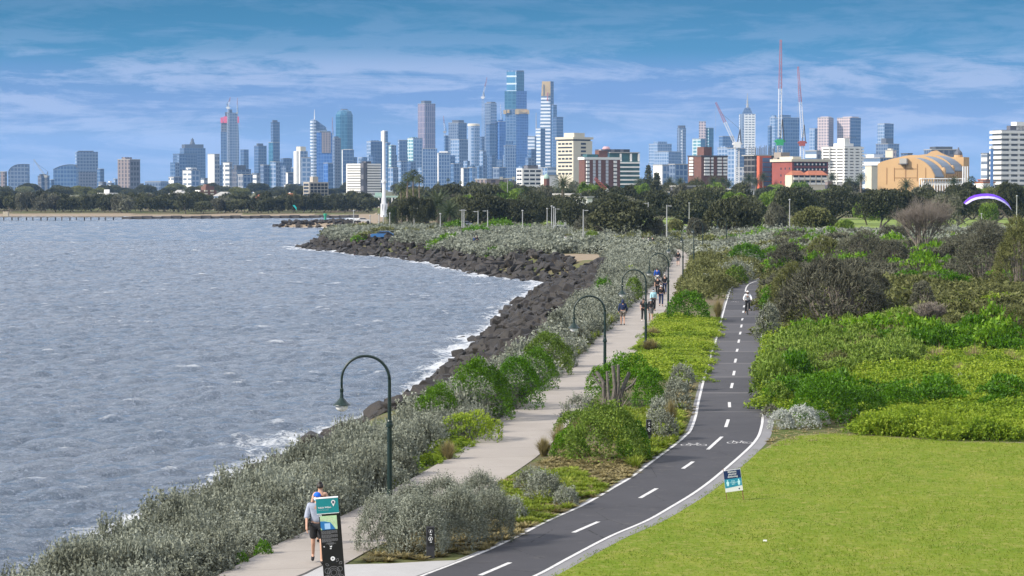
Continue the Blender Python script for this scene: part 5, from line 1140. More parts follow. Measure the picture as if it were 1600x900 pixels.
# simple towers: u0, u1, v top, distance, split, left mat, right mat, [roof pieces (fraction0, fraction1, v top)], label
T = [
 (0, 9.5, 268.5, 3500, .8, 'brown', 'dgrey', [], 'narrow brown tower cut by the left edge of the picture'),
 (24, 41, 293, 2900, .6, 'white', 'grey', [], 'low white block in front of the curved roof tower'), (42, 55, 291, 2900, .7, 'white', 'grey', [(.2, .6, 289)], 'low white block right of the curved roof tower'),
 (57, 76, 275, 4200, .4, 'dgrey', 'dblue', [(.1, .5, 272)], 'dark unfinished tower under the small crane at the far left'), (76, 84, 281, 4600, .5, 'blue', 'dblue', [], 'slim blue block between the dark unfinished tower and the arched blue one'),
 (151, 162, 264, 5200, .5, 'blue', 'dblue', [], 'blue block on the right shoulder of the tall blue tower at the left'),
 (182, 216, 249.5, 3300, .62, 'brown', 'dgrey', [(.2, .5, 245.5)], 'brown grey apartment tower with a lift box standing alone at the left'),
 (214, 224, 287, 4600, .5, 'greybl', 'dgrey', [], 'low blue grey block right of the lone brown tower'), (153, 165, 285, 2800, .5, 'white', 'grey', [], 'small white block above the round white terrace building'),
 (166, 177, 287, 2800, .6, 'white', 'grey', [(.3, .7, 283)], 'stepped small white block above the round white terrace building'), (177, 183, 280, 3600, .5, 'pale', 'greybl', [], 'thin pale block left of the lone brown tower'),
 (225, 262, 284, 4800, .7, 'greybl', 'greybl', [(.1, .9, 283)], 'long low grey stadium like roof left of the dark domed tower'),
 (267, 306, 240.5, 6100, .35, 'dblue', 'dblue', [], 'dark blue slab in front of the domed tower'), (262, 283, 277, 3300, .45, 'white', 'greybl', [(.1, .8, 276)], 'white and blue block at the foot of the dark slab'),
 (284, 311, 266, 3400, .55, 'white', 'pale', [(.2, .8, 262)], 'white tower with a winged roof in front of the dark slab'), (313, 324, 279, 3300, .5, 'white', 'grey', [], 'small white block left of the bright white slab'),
 (324, 342, 241, 3900, .62, 'wht', 'grey', [], 'bright white slab tower, its right side coloured grey as if shaded'),  # grey right wall: the shade of that side is put into its colour
 (375, 388, 234, 6300, .5, 'dblue', 'dblue', [], 'small dark blue tower right of the twisting tower'), (348, 362, 254, 3600, .75, 'white', 'grey', [], 'white balconied tower at the foot of the twisting tower'),
 (359, 391, 265, 3700, .35, 'dgrey', 'greybl', [(.1, .6, 258)], 'grey block right of the white balconied tower'), (370, 394, 273, 3000, .4, 'grey', 'grid', [], 'blue grey gridded block below the twisting tower'), (393, 406, 271, 3300, .6, 'white', 'grey', [], 'small white block between the gridded block and the leaning strut tower'),
 (396, 416, 228, 6200, .4, 'dblue', 'dblue', [(.3, .6, 224)], 'flat topped dark blue tower left of the slim tallest dark one'), (406, 421, 258, 4300, .4, 'greybl', 'dblue', [], 'blue grey tower with a white diagonal strut'),
 (422.5, 437, 191, 6500, .3, 'dblue', 'dblue', [(.2, .6, 187.5)], 'slim tall dark blue tower'), (419, 436.5, 222.5, 5700, .45, 'teal', 'dblue', [], 'teal glass tower in front of the slim tall dark one'), (422, 437, 253, 4300, .6, 'pale', 'greybl', [], 'pale ribbed tower below the teal glass one'),
 (437, 456, 248, 5600, .3, 'dblue', 'dblue', [(.5, 1, 247)], 'dark blue block right of the slim tall tower'), (446, 458, 270, 3100, .3, 'wht', 'greybl', [], 'little white framed blue block'),
 (443, 470, 288, 2700, .55, 'white', 'grey', [(.2, .7, 287)], 'low white block left of the cream office'), (469.5, 486, 246, 3900, .08, 'wht', 'pale', [], 'pale grey slab joined to the white stepped tower'),
 (519, 532.5, 216, 5600, .3, 'greybl', 'dgrey', [(.1, .6, 213)], 'grey tower with a thin mast between the blue and teal towers'), (533, 553, 234, 5200, .12, 'wht', 'dblue', [(.1, .9, 233)], 'dark blue block with a white left edge under the teal domed tower'),
 (572, 597, 221, 5500, .3, 'pale', 'dblue', [(.2, .7, 219)], 'stepped blue grey tower left of the white seaside column'), (595, 606, 205, 5900, .45, 'wht', 'blue', [(.2, .9, 204)], 'slender tower with a white side behind the white seaside column'),
 (600, 610, 223, 5200, .5, 'blue', 'blue', [], 'blue tower hidden behind the white seaside column'), (607, 619, 227.5, 5000, .35, 'tealw', 'greybl', [(.2, .8, 226)], 'ribbed green grey tower right of the white seaside column'),
 (621, 640, 219, 5500, .15, 'pale', 'dblue', [], 'dark blue slab with a pale slanting edge'), (636, 660, 216, 5200, .4, 'tealw', 'pale', [(.1, .4, 214)], 'pale glass tower left of the violet brown one'),
 (652.5, 680, 162, 6300, .42, 'violet', 'violet', [(.25, .72, 157)], 'tall violet brown tower with a square roof box'), (659, 683, 232.5, 4600, .04, 'wht', 'grid', [], 'blue gridded block in front of the violet brown tower'),
 (683, 704, 239, 4500, .10, 'wht', 'grid', [(.3, .6, 236)], 'blue gridded block with a thin white left edge'), (620, 636, 252, 4200, .4, 'pale', 'grid', [], 'low pale tower below the slanting edge slab'),
 (693.5, 701, 212, 6000, .3, 'blue', 'dblue', [], 'slim blue tower under a thin crane'), (700.5, 729, 192, 5900, .55, 'greybl', 'dblue', [(.25, .9, 187.5)], 'wide grey blue tower with a dark roof box'), (704, 731, 218, 5200, .5, 'pale', 'greybl', [], 'pale stepped block in front of the wide grey blue tower'),
 (704, 720, 256, 4100, .3, 'blue', 'grid', [], 'short blue block at the foot of the wide grey blue tower'), (720, 733, 263, 3200, .3, 'wht', 'grid', [(.1, .9, 262)], 'small blue block with a white cap'),
 (750, 757, 214, 5600, .5, 'dblue', 'dblue', [], 'thin dark block between the round capped tower and the tall slim one'), (749, 760, 236, 5000, .5, 'pale', 'greybl', [], 'low grey block behind the round capped tower'),
 (757, 776, 161, 6100, .5, 'greybl', 'pale', [(.2, 1, 159)], 'tall slim blue grey tower beside the crane mast'), (759, 775, 194, 5800, .38, 'dblue', 'blue', [], 'dark panelled lower front of the tall slim tower'),
 (776, 790, 190, 6100, .3, 'bright', 'bright', [(.2, .6, 187)], 'bright blue tower left of the tallest tower'), (787, 806.5, 228, 5000, .1, 'blue', 'grid', [(.1, .4, 220)], 'gridded block at the foot of the tallest tower'),
 (824.5, 838, 213, 5500, .8, 'stripes', 'greybl', [], 'white striped block between the two tallest towers'), (837, 852, 201, 5600, .5, 'stripes', 'dblue', [], 'white striped block left of the gold crowned tower'), (825, 838, 233, 5000, .4, 'blue', 'dblue', [], 'round shouldered low block between the two tallest towers'),
 (862, 870, 164, 6700, .3, 'blue', 'blue', [], 'blue slab just right of the gold crowned tower'), (864, 880, 183, 6300, .35, 'dblue', 'blue', [], 'shorter blue slab right of the gold crowned tower'),
 (1015, 1050, 225, 6200, .35, 'pale', 'pale', [(.3, .8, 221)], 'pale blue stepped block at the left of the gap'), (1023, 1066, 237, 5600, .5, 'pale', 'grid', [], 'wide pale blue block below the stepped one'),
 (1092, 1103.5, 190, 5900, .9, 'pink', 'pale', [], 'narrow pink white tower'), (1103, 1115, 200, 5900, .35, 'tealw', 'teal', [], 'teal tower joined to the pink white one'), (1082, 1103, 217, 5300, .6, 'tealw', 'teal', [], 'pale teal block in front of the pink white tower'),
 (1124.5, 1147, 213, 5700, .2, 'blue', 'blue', [], 'square blue tower behind the red and white crane jib'), (1122, 1150, 231, 4500, .5, 'pale', 'grid', [(.2, .7, 228)], 'pale block behind the crane cab'), (1137, 1166, 232, 4200, .5, 'pale', 'grid', [], 'pale gridded block right of the crane cab'),
 (1199.5, 1206, 197, 5800, .5, 'blue', 'blue', [], 'thin blue tower left of the double slab'), (1203, 1216, 184, 5900, .6, 'pale', 'blue', [(.1, .8, 180)], 'pale stepped side of the double slab'), (1214, 1249.5, 184, 5700, .25, 'blue', 'blue', [(.1, .3, 179)], 'wide blue glass slab behind the tallest crane'),
 (1265, 1280, 201, 5600, .5, 'pale', 'blue', [], 'hazy pale tower left of the pink gridded one'), (1278, 1304, 184, 5500, .62, 'pink', 'brown', [(.2, .9, 182)], 'pink gridded tower, left one of the pair'), (1310, 1347, 184, 5500, .48, 'pink', 'blue', [(.3, 1, 182)], 'pink and blue tower, right one of the pair'),
 (1373, 1397, 193.5, 5400, .35, 'pale', 'blue', [(.1, .8, 192.5)], 'blue glass tower with pale left edge at the right'), (1371, 1407, 225, 4900, .45, 'greybl', 'grid', [(.3, .7, 216)], 'grey banded block below the right blue tower'),
 (1021, 1046, 258, 2600, .55, 'wht', 'pale', [], 'small white block beside the norfolk pine'), (1045, 1077, 257, 2700, .3, 'greybl', 'grid', [(.2, .6, 256)], 'blue grey block left of the brown brick apartments'),
 (1260, 1291, 236, 2500, .5, 'stripes', 'grey', [], 'white banded block between the cranes and the white apartments'), (1350, 1400, 247, 2500, .5, 'stripes', 'grid', [(.15, .55, 240)], 'long white banded block left of the theatre'), (1352, 1372, 241, 3000, .5, 'white', 'grey', [], 'small jumbled white block behind the long banded one'),
 (1384, 1402, 235, 3200, .6, 'cream', 'pink', [(.2, .7, 232)], 'cream stepped block above the long banded one'), (1409, 1427, 240, 3100, .5, 'dblue', 'dgrey', [], 'low dark block left of the theatre roof'),
 (1450, 1497, 234, 2700, .12, 'greybl', 'dgrey', [(.25, 1, 229)], 'flat dark office block behind the theatre roof'), (1534, 1550, 240, 2400, .5, 'white', 'grey', [], 'white balconied block left of the blue mast'), (1549, 1556, 232, 2600, .5, 'dgrey', 'dgrey', [], 'dark block behind the blue mast'),
 (505, 520, 255, 4200, .5, 'bright', 'blue', [], 'low blue block at the foot of the bright blue tower'), (455, 462, 262, 4200, .5, 'blue', 'blue', [], 'thin blue block left of the white stepped tower'),
 (552, 575, 262, 4300, .5, 'blue', 'greybl', [], 'blue block behind the white banded apartments'), (606, 622, 262, 4000, .5, 'pale', 'greybl', [], 'low pale block right of the seaside column'), (731, 745, 262, 4000, .5, 'blue', 'pale', [], 'low blue block under the round capped tower'), (770, 790, 262, 3900, .5, 'greybl', 'blue', [], 'low blue grey block left of the white office'),
 (838, 872, 262, 3800, .5, 'pale', 'stripes', [], 'low pale block below the gold crowned tower'), (1150, 1180, 262, 3300, .5, 'grey', 'pale', [], 'low pale block right of the white crane mast'),
]
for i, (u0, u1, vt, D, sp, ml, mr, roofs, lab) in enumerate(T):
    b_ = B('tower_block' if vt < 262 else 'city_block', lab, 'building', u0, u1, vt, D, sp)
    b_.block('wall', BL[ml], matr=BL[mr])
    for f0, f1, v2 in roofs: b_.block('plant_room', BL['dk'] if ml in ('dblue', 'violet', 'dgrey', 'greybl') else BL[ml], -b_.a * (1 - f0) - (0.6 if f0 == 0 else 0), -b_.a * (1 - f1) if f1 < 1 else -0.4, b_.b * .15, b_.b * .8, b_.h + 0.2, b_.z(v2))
    mb = MB().box(-b_.a - .3, .3, -.3, b_.b + .3, b_.h + .01, b_.h + .9); mb.build('parapet', BL['dk'] if ml in ('dblue', 'dgrey') else BL['grey'] if ml == 'white' else concr, b_.root)

r = random.Random(77)
for i in range(34):
    u = 545 + i * 11 + r.uniform(-3, 3) if i < 26 else r.choice([270, 300, 340, 385, 410, 440, 500, 1170]) + r.uniform(-8, 8); w = r.uniform(9, 15)
    b_ = B('city_block', 'distant hazy block low in the wall of towers', 'building', u, u + w, r.uniform(240, 262), r.uniform(4900, 5500), r.choice([.3, .5, .6]), 'low hazy blocks in the wall of towers'); b_.block('wall', BL[r.choice(['blue', 'greybl', 'grid', 'dblue', 'pale'])], matr=BL[r.choice(['blue', 'dblue', 'greybl'])])
# towers with a shape of their own
def tw(name, lab, u0, u1, vt, D, sp, alpha=None): return B(name, lab, 'building', u0, u1, vt, D, sp, alpha=alpha)
# quarter round roof, far left
def curved(lab, u0, u1, vt, vs, D, mat, both=False):
    k = D / FPX; w = (u1 - u0) * k; x0 = X(u0, D); h1, h0 = Zv(vt, D) - GZ, Zv(vs, D) - GZ
    e = empty('curved_tower', (x0 + w, D, GZ)); tag(e, lab, 'building')
    pr = [(-w, 0), (0, 0)]
    if both: pr += [(0, (h0 + h1) / 2)] + [(-w * t, h1 - (h1 - h0) * abs(t - .25) ** 2 * 1.6) for t in np.linspace(0.05, 1, 8)]
    else: pr += [(0, h1)] + [(-w * (0.35 + 0.65 * math.sin(t)), h0 + (h1 - h0) * math.cos(t)) for t in np.linspace(0, 1.57, 9)]
    MB().extr(pr, 0, w * .6).build('wall', mat, e)
    rp = [(x * 1.01, z + .8) for x, z in pr[2:]]; rp2 = [(x * 1.0, z + .05) for x, z in pr[2:]][::-1]
    MB().extr(rp + rp2, -0.6, w * .6 + .6).build('roof', BL['dk'], e); return e
curved('striped blue grey tower with a quarter round roof at the far left', 13, 43, 257, 272, 4700, BL['stripes'] if False else BL['greybl']); curved('blue tower with a shallow arched top, left of the tall blue one', 83.5, 119, 257.5, 266, 4700, BL['blue'], True)
b_ = tw('tower_block', 'tall blue tower with a dark lower half at the left', 112, 152, 237, 5400, .2)
b_.block('wall', BL['pale'], z0=b_.z(268), matr=BL['greybl']); b_.block('lower_wall', BL['greybl'], -b_.a * .9, .5, -.5, b_.b, 0, b_.z(268) - .01, matr=BL['dgrey']); b_.block('plant_room', BL['dk'], -b_.a * .7, -.5, b_.b * .1, b_.b * .8, b_.h + .01, b_.z(235.5))
# domed hotel tower
b_ = tw('tower_block', 'dark blue tower with a small domed lantern on its roof', 277, 320, 231, 6500, .25)
b_.block('wall', BL['dblue'], matr=BL['dblue']); b_.block('crown', BL['dk'], -b_.a * .8, -b_.a * .05, b_.b * .05, b_.b * .92, b_.h + .01, b_.z(225.5))
c = (-b_.a * .3, b_.b * .45, b_.z(225.5)); q = b_.k
MB().lathe([(8 * q * .55, 0.01), (7 * q * .55, 2 * q), (5 * q * .5, 5 * q), (2.2 * q, 8 * q), (.8 * q, 9 * q), (.3 * q, 10.5 * q)], 12, c).build('lantern', BL['dk'], b_.root)
# twisting tower under construction
D = 6500; k = D / FPX; e = empty('twisting_tower', (X(359, D), D, GZ)); tag(e, 'tall twisting glass tower still under construction with pink screens', 'building')
zz = lambda v: Zv(v, D) - GZ
mb = MB(); pl = [(-2.5, 0), (13.5, 0), (13.5, 9), (-2.5, 9)]; lv = [290, 262, 240, 222, 205, 190, 176]; of = [0, 0.4, -0.6, -1.6, -1.3, -.4, .9]; of2 = [0, .3, .8, .6, .0, -.8, -1.6]
for i in range(6):
    A0 = [((x + of[i] * (x < 5) + of2[i] * (x > 5)) * k, y * k) for x, y in pl]; A1 = [((x + of[i + 1] * (x < 5) + of2[i + 1] * (x > 5)) * k, y * k) for x, y in pl]; mb.prism(A0, zz(lv[i]), zz(lv[i + 1]), A1)
mb.build('wall', BL['greybl'], e)
MB().prism([(-14 * k, 3 * k), (-3 * k, 1 * k), (-3 * k, 9 * k), (-14 * k, 9 * k)], 0, zz(206)).build('left_wing', BL['dblue'], e); MB().prism([(-13.5 * k, 3 * k), (-4 * k, 1.5 * k), (-4 * k, 9 * k), (-13.5 * k, 9 * k)], zz(206), zz(190)).build('unfinished_floors', BL['dgrey'], e)
MB().box(-14 * k, -10.5 * k, .6 * k, 5 * k, zz(192), zz(183.5)).box(-9.5 * k, -2.6 * k, .0 * k, 5 * k, zz(192), zz(182)).box(12.3 * k, 14.6 * k, -.4 * k, 5 * k, zz(192), zz(182)).build('screen', BL['pinkred'], e)
MB().box(-7 * k, 4 * k, 2 * k, 8 * k, zz(190), zz(175)).box(-2 * k, 3.5 * k, 2 * k, 7 * k, zz(176), zz(171)).build('core', BL['dgrey'], e)
MB().box(-3.4 * k, -2.0 * k, -.3 * k, 1.5 * k, 0, zz(178)).build('hoist', BL['pale'], e)
# white stepped tower
b_ = tw('tower_block', 'white stepped tower with a smooth grey slab on its right', 458, 480, 236, 4100, .5); b_.block('wall', BL['wht'], matr=BL['pale']); b_.block('plant_room', BL['cream'], -b_.a * .7, -b_.a * .05, b_.b * .1, b_.b * .8, b_.h + .01, b_.z(229)); MB().lathe([(3.4 * b_.k, 0), (3.4 * b_.k, b_.z(236))], 12, (-b_.a * .45, -1, 0)).build('stair_tower', BL['wht'], b_.root)
# sail roof tower with spire
D = 5900; k = D / FPX; e = empty('spire_tower', (X(485, D), D, GZ)); tag(e, 'pale striped tower with a sloping roof and a needle spire', 'building'); zz = lambda v: Zv(v, D) - GZ
MB().extr([(0, 0), (25 * k, 0), (25 * k, zz(203)), (24 * k, zz(199)), (9 * k, zz(188)), (0, zz(196))], 0, 14 * k).build('wall', BL['stripes'], e); MB().extr([(9.5 * k, zz(187.5)), (25 * k, zz(199)), (25 * k, zz(202)), (9.5 * k, zz(202))], -2, -.3).build('roof', BL['dblue'], e)
MB().lathe([(4.6 * k, 0), (4.6 * k, zz(189)), (3.4 * k, zz(187))], 16, (4.6 * k, -1 * k, 0)).build('corner_cylinder', BL['stripes'], e); MB().tube([(6.5 * k, 2 * k, zz(188)), (6.5 * k, 2 * k, zz(171))], [1.6, .4], 5).build('spire', stl, e)
# bright blue tower with brown panel
b_ = tw('tower_block', 'bright blue tower with a brown panel down its upper front', 495, 519, 207, 5300, .99); b_.block('wall', BL['bright']); b_.block('panel', BL['brown'], -b_.a * .66, -b_.a * .08, -1.5, -.01, b_.z(239), b_.h + .5); b_.block('plant_room', BL['dk'], -b_.a * .8, -b_.a * .1, 4, b_.b * .6, b_.h + .01, b_.z(205))
# teal domed octagon
D = 6200; k = D / FPX; e = empty('octagon_tower', (X(537.5, D), D, GZ)); tag(e, 'tall teal eight sided tower with a chamfered dark crown', 'building'); zz = lambda v: Zv(v, D) - GZ
MB().lathe([(14.2 * k, 0), (14.2 * k, zz(180)), (11.5 * k, zz(174)), (6.5 * k, zz(171.5))], 8, (0, 12 * k, 0), .39).build('wall', BL['teal'], e); MB().lathe([(6 * k, zz(171.5)), (5 * k, zz(170))], 8, (0, 12 * k, 0), .39).build('crown', BL['dk'], e)
# round capped tower
D = 5700; k = D / FPX; e = empty('round_tower', (X(740, D), D, GZ)); tag(e, 'rounded blue grey tower with a cream cap', 'building'); zz = lambda v: Zv(v, D) - GZ
MB().lathe([(9.6 * k, 0), (9.6 * k, zz(197))], 20, (0, 9 * k, 0)).build('wall', BL['pale'], e); MB().lathe([(9.7 * k, zz(197)), (9.7 * k, zz(194)), (8.6 * k, zz(193))], 20, (0, 9 * k, 0)).build('crown', BL['cream'], e)
# tallest tower with the gold balcony ring
D = 6700; k = D / FPX; e = empty('tallest_tower', (X(806, D), D, GZ)); tag(e, 'tallest tower, stepped blue glass with a jagged gold balcony ring', 'building'); zz = lambda v: Zv(v, D) - GZ
def two(name, u0, um, u1, v0, v1, ml, mr, dy=0):
    P = [((u0 - 806) * k, dy + 5 * k), ((um - 806) * k, dy), ((u1 - 806) * k, dy + 6 * k), ((u1 - 808) * k, dy + 22 * k), ((u0 - 804) * k, dy + 22 * k)]
    mb = MB().prism(P, zz(v0), zz(v1)); mb.m = [0, 0, 0, 1, 1, 0, 0]; return mb.build(name, [ml, mr], e)
two('lower_wall', 789.5, 806.5, 825.5, 291, 178, BL['blue'], BL['bright']); two('middle_wall', 788.5, 806.5, 823, 170, 142, BL['teal'], BL['bright']); two('upper_wall', 791.5, 807, 819, 142, 112, facade('fine_white_bands', (0.06, .2, .34), (.62, .72, .80), 20, 60, .22, .01), BL['teal']); two('crown', 792, 807, 818.5, 111.9, 110, BL['pale'], BL['dk'])
two('belt_floor', 789, 806.5, 824, 177.9, 170.1, BL['dblue'], BL['gold'])
for q in ((-19.5, -15, 1, 6, 178, 172), (-14, -10, .2, 5, 176.5, 171.5), (-1.2, 4.5, -2.0, 2, 178.5, 171), (17, 21, 2, 8, 178, 171.5), (9, 16, .6, 4, 176, 173)): MB().box(q[0] * k, q[1] * k, q[2] * k, q[3] * k, zz(q[4]), zz(q[5])).build('gold_balcony', BL['gold'], e)
# gold crowned tower
D = 6900; k = D / FPX; e = empty('gold_crown_tower', (X(860, D), D, GZ)); tag(e, 'slim tower with white fins, a blue right side and a gold crown', 'building'); zz = lambda v: Zv(v, D) - GZ
def tap(name, v0, v1, l0, l1, mats, mi):
    A0 = [(l0 * k, 3 * k), (0, 0), (5.2 * k, 4 * k), (5.2 * k, 16 * k), (l0 * k, 16 * k)]; A1 = [(l1 * k, 3 * k), (0, 0), (5.2 * k, 4 * k), (5.2 * k, 16 * k), (l1 * k, 16 * k)]
    mb = MB().prism(A0, zz(v0), zz(v1), A1); mb.m = [0, 0, 0, 1, 1, 0, 0]; return mb.build(name, mats, e)
tap('wall', 291, 150, -18.5, -14.5, [BL['fin'], BL['dblue']], 1); tap('gold_crown', 149.9, 127, -14.5, -13, [BL['gold'], BL['dblue']], 1); MB().box(-11 * k, -9.6 * k, -.4 * k + 1.8 * k, 3 * k, zz(149), zz(132)).build('slot', BL['dk'], e); MB().tube([(-4.5 * k, -1 * k, zz(158)), (-4.5 * k, -1 * k, zz(144))], 1.4, 4).build('red_stripe', rst, e)
# sloping roof with mast next to it
b_ = tw('tower_block', 'low dark wedge roof with a thin mast left of the gold crowned tower', 829, 845, 206, 6000, .99); MB().extr([(-b_.a, 0), (0, 0), (0, b_.h + 10 * b_.k * .4), (-b_.a * .2, b_.h), (-b_.a, b_.h - 14 * b_.k)], 0, b_.b).build('wall', BL['blue'], b_.root); MB().tube([(-b_.a * .45, 3, b_.h - 8), (-b_.a * .45, 3, b_.z(176))], [1.4, .5], 4).build('mast', concr, b_.root)
# rounded top slim tower
D = 6200; k = D / FPX; e = empty('slim_tower', (X(1065, D), D, GZ)); tag(e, 'slim dark tower with a rounded top standing in the gap', 'building'); zz = lambda v: Zv(v, D) - GZ
MB().prism([(-7 * k, 5 * k), (-4 * k, 0), (4 * k, 0), (7 * k, 5 * k), (6 * k, 14 * k), (-6 * k, 14 * k)], 0, zz(200), ).build('wall', BL['greybl'], e); MB().prism([(-6 * k, 5 * k), (-4 * k, 1 * k), (4 * k, 1 * k), (6 * k, 5 * k), (5 * k, 13 * k), (-5 * k, 13 * k)], zz(200), zz(196)).build('crown', BL['dk'], e); MB().box(-1.6 * k, 1.2 * k, -.6 * k, .4 * k, 0, zz(202)).build('rib', BL['stripes'], e)
# pyramid crowned tower with spire
D = 6600; k = D / FPX; e = empty('pyramid_tower', (X(1168, D), D, GZ)); tag(e, 'broad tower with a stepped pyramid roof and latticed spire', 'building'); zz = lambda v: Zv(v, D) - GZ
mb = MB().prism([(-12 * k, 4 * k), (-6 * k, 0), (12 * k, 0), (12 * k, 16 * k), (-12 * k, 16 * k)], 0, zz(178)); mb.m = [0, 0, 1, 0, 0, 0, 0]; mb.build('wall', [BL['white'], BL['greybl']], e)
MB().prism([(-8 * k, 2 * k), (8 * k, 2 * k), (8 * k, 14 * k), (-8 * k, 14 * k)], zz(178) + .1, zz(168), [(-4 * k, 5 * k), (4 * k, 5 * k), (4 * k, 10 * k), (-4 * k, 10 * k)]).build('roof', BL['dblue'], e)
MB().tube([(0, 7 * k, zz(168)), (0, 7 * k, zz(158)), (0, 7 * k, zz(145))], [3.6, 2, .4], 5).box(-4 * k, 4 * k, 6.5 * k, 7.5 * k, zz(163), zz(162.4)).box(-3 * k, 3 * k, 6.5 * k, 7.5 * k, zz(158), zz(157.5)).build('spire', concr, e)

# ---------------- nearer blocks with real windows and balconies
# cream office
b_ = B('office_block', 'cream office block with dark window rows and a flared roof storey', 'building', 870, 926, 217, 1700, .46); H_ = b_.h
b_.block('wall', creamr, z1=b_.z(220)); b_.block('recessed_storey', glassd, -b_.a + .8, -.8, .8, b_.b - .8, b_.z(220) + .01, b_.z(217.5)); b_.block('roof', creamr, -b_.a - .6, .6, -.6, b_.b + .6, b_.z(217.5) + .01, b_.z(214)); b_.block('plant_room', creamr, -b_.a * .62, -b_.a * .02, b_.b * .06, b_.b * .62, b_.z(214) + .01, b_.z(207.5))  # dark glass storey set back under the roof
for j in range(9):
    z1 = b_.z(224.5 + j * 5.85)
    if j % 2 == 0: b_.grid('window', glassd, 'L', 4, 1, b_.a * .155, 1.2, .08, .95, z1 - .9, z1 + .9)
    else: b_.grid('window', glassd, 'L', 1, 1, b_.a * .84, 1.0, .08, .95, z1 - .9, z1 + .9)
    if j < 5: b_.grid('window', glassd, 'R', 1, 1, b_.b * .26, 1.3, .40, .66, z1 - .9, z1 + .9)
# brown brick with white balconies
b_ = B('apartment_block', 'dark brown brick apartments with columns of small white balconies', 'building', 905, 970, 249, 1450, .13, alpha=1.15); b_.block('wall', brick); b_.block('roof', BL['wht'], -b_.a - .5, .5, -.5, b_.b + .5, b_.h + .01, b_.z(245.5)); b_.block('glass_penthouse', grn, -b_.a * .9, -1, 2, b_.b * .4, b_.z(245.5) + .01, b_.z(241)); b_.block('lift_tower', brick, -b_.a * .8, -b_.a * .1, b_.b * .42, b_.b * .66, b_.z(245.5) + .01, b_.z(235))
b_.grid('balcony', BL['wht'], 'R', 1, 7, b_.b * .085, 1.5, .03, .13, b_.z(291), b_.z(250), .9); b_.grid('balcony', BL['wht'], 'R', 1, 7, b_.b * .085, 1.5, .80, .90, b_.z(291), b_.z(250), .9); b_.grid('window', glassd, 'R', 1, 7, b_.b * .07, 1.3, .03, .13, b_.z(288), b_.z(247), .3); b_.grid('window', glassd, 'R', 1, 7, b_.b * .07, 1.3, .80, .90, b_.z(288), b_.z(247), .3)
for f in (.27, .42, .63): b_.grid('window', plain('pale_window', (.5, .52, .56), .3), 'R', 1, 8, 1.7, 1.7, f - .02, f + .02, b_.z(292), b_.z(250), .12)
# green glass balconies
b_ = B('apartment_block', 'modern apartment block with green glass and long white balconies', 'building', 932, 1000, 239, 1560, .08, alpha=1.3); b_.block('wall', grn, z1=b_.z(251)); b_.block('upper_storey', grn, -b_.a * .9, -1, b_.b * .25, b_.b * .98, b_.z(251) + .01, b_.z(239)); b_.block('roof', concr, -b_.a * .95, .4, b_.b * .25, b_.b, b_.z(239) + .01, b_.z(237.6)); b_.block('plant_room', BL['dgrey'], -b_.a * .7, -2, b_.b * .1, b_.b * .78, b_.z(237.6) + .01, b_.z(233))
b_.grid('balcony', BL['wht'], 'R', 1, 6, b_.b * .58, .9, .40, 1.0, b_.z(291), b_.z(251), 1.6)
for f in (.52, .78, .98): b_.grid('pier', BL['wht'], 'R', 1, 1, 1.2, b_.z(240) - b_.z(252), f - .01, f + .01, b_.z(252), b_.z(240), .4)
e = B('round_roof_block', 'pink domed roof just showing behind the green glass block', 'building', 930, 960, 233, 2300, .9); e.block('wall', BL['pink']); MB().lathe([(6 * e.k, 0), (6 * e.k, 3 * e.k), (4 * e.k, 5.4 * e.k)], 12, (-e.a * .4, e.b * .5, e.h - .5)).build('dome', plain('pink_render', (.55, .33, .33)), e.root)
# low white office
b_ = B('office_block', 'low white office with three window bands before the tallest tower', 'building', 807, 848, 263, 1700, .22, alpha=1.15); b_.block('wall', BL['wht']); b_.block('plant_room', BL['dgrey'], -b_.a * .8, -b_.a * .1, b_.b * .3, b_.b * .8, b_.h + .01, b_.z(258))
b_.grid('window', glassd, 'L', 2, 4, b_.a * .36, 1.3, .08, .92, b_.z(290), b_.z(264)); b_.grid('window', glassd, 'R', 3, 4, b_.b * .24, 1.3, .06, .94, b_.z(290), b_.z(264))
# white and dark banded apartments by the bay
b_ = B('apartment_block', 'white banded apartment tower with a dark central lift shaft', 'building', 542, 592, 258, 1500, .52); b_.block('wall', plain('shaded_glazing', (.10, .11, .13), .3), matr=plain('shaded_glazing', (.10, .11, .13), .3)); b_.block('lift_shaft', BL['dgrey'], -b_.a * .12, 1.0, -1.0, b_.b * .16, 0, b_.z(254)); b_.block('plant_room', BL['dgrey'], -b_.a * .3, -.4, b_.b * .18, b_.b * .5, b_.h + .01, b_.z(252))  # dark glazing between the white balcony bands
me1 = MB().box(-b_.a - .6, -b_.a * .13, -.6, .3, 0, 1.0).mesh('balcony', BL['wht']); me2 = MB().box(-.3, .6, b_.b * .17, b_.b + .6, 0, 1.0).mesh('balcony', BL['wht'])
for j in range(13):
    zz1 = b_.z(306.5 - j * 4.02); link('balcony', me1, b_.root, (0, 0, zz1)); link('balcony', me2, b_.root, (0, 0, zz1))
b_.block('end_wall', BL['wht'], -b_.a - .7, -b_.a, -.7, 3, 0, b_.z(258))
# cream grey office with dark windows
b_ = B('office_block', 'squat cream grey office with five rows of dark windows', 'building', 472, 512, 284, 1450, .28, alpha=1.1); b_.block('wall', plain('stone_render', (.42, .38, .33), .85)); b_.block('plant_room', plain('stone_render', (.42, .38, .33), .85), -b_.a * .6, -1, b_.b * .22, b_.b * .5, b_.h + .01, b_.z(276)); b_.grid('window', glassd, 'R', 5, 5, b_.b * .15, 1.5, .05, .97, b_.z(312), b_.z(286)); b_.grid('window', glassd, 'L', 1, 5, b_.a * .8, 1.3, .05, .95, b_.z(312), b_.z(286))
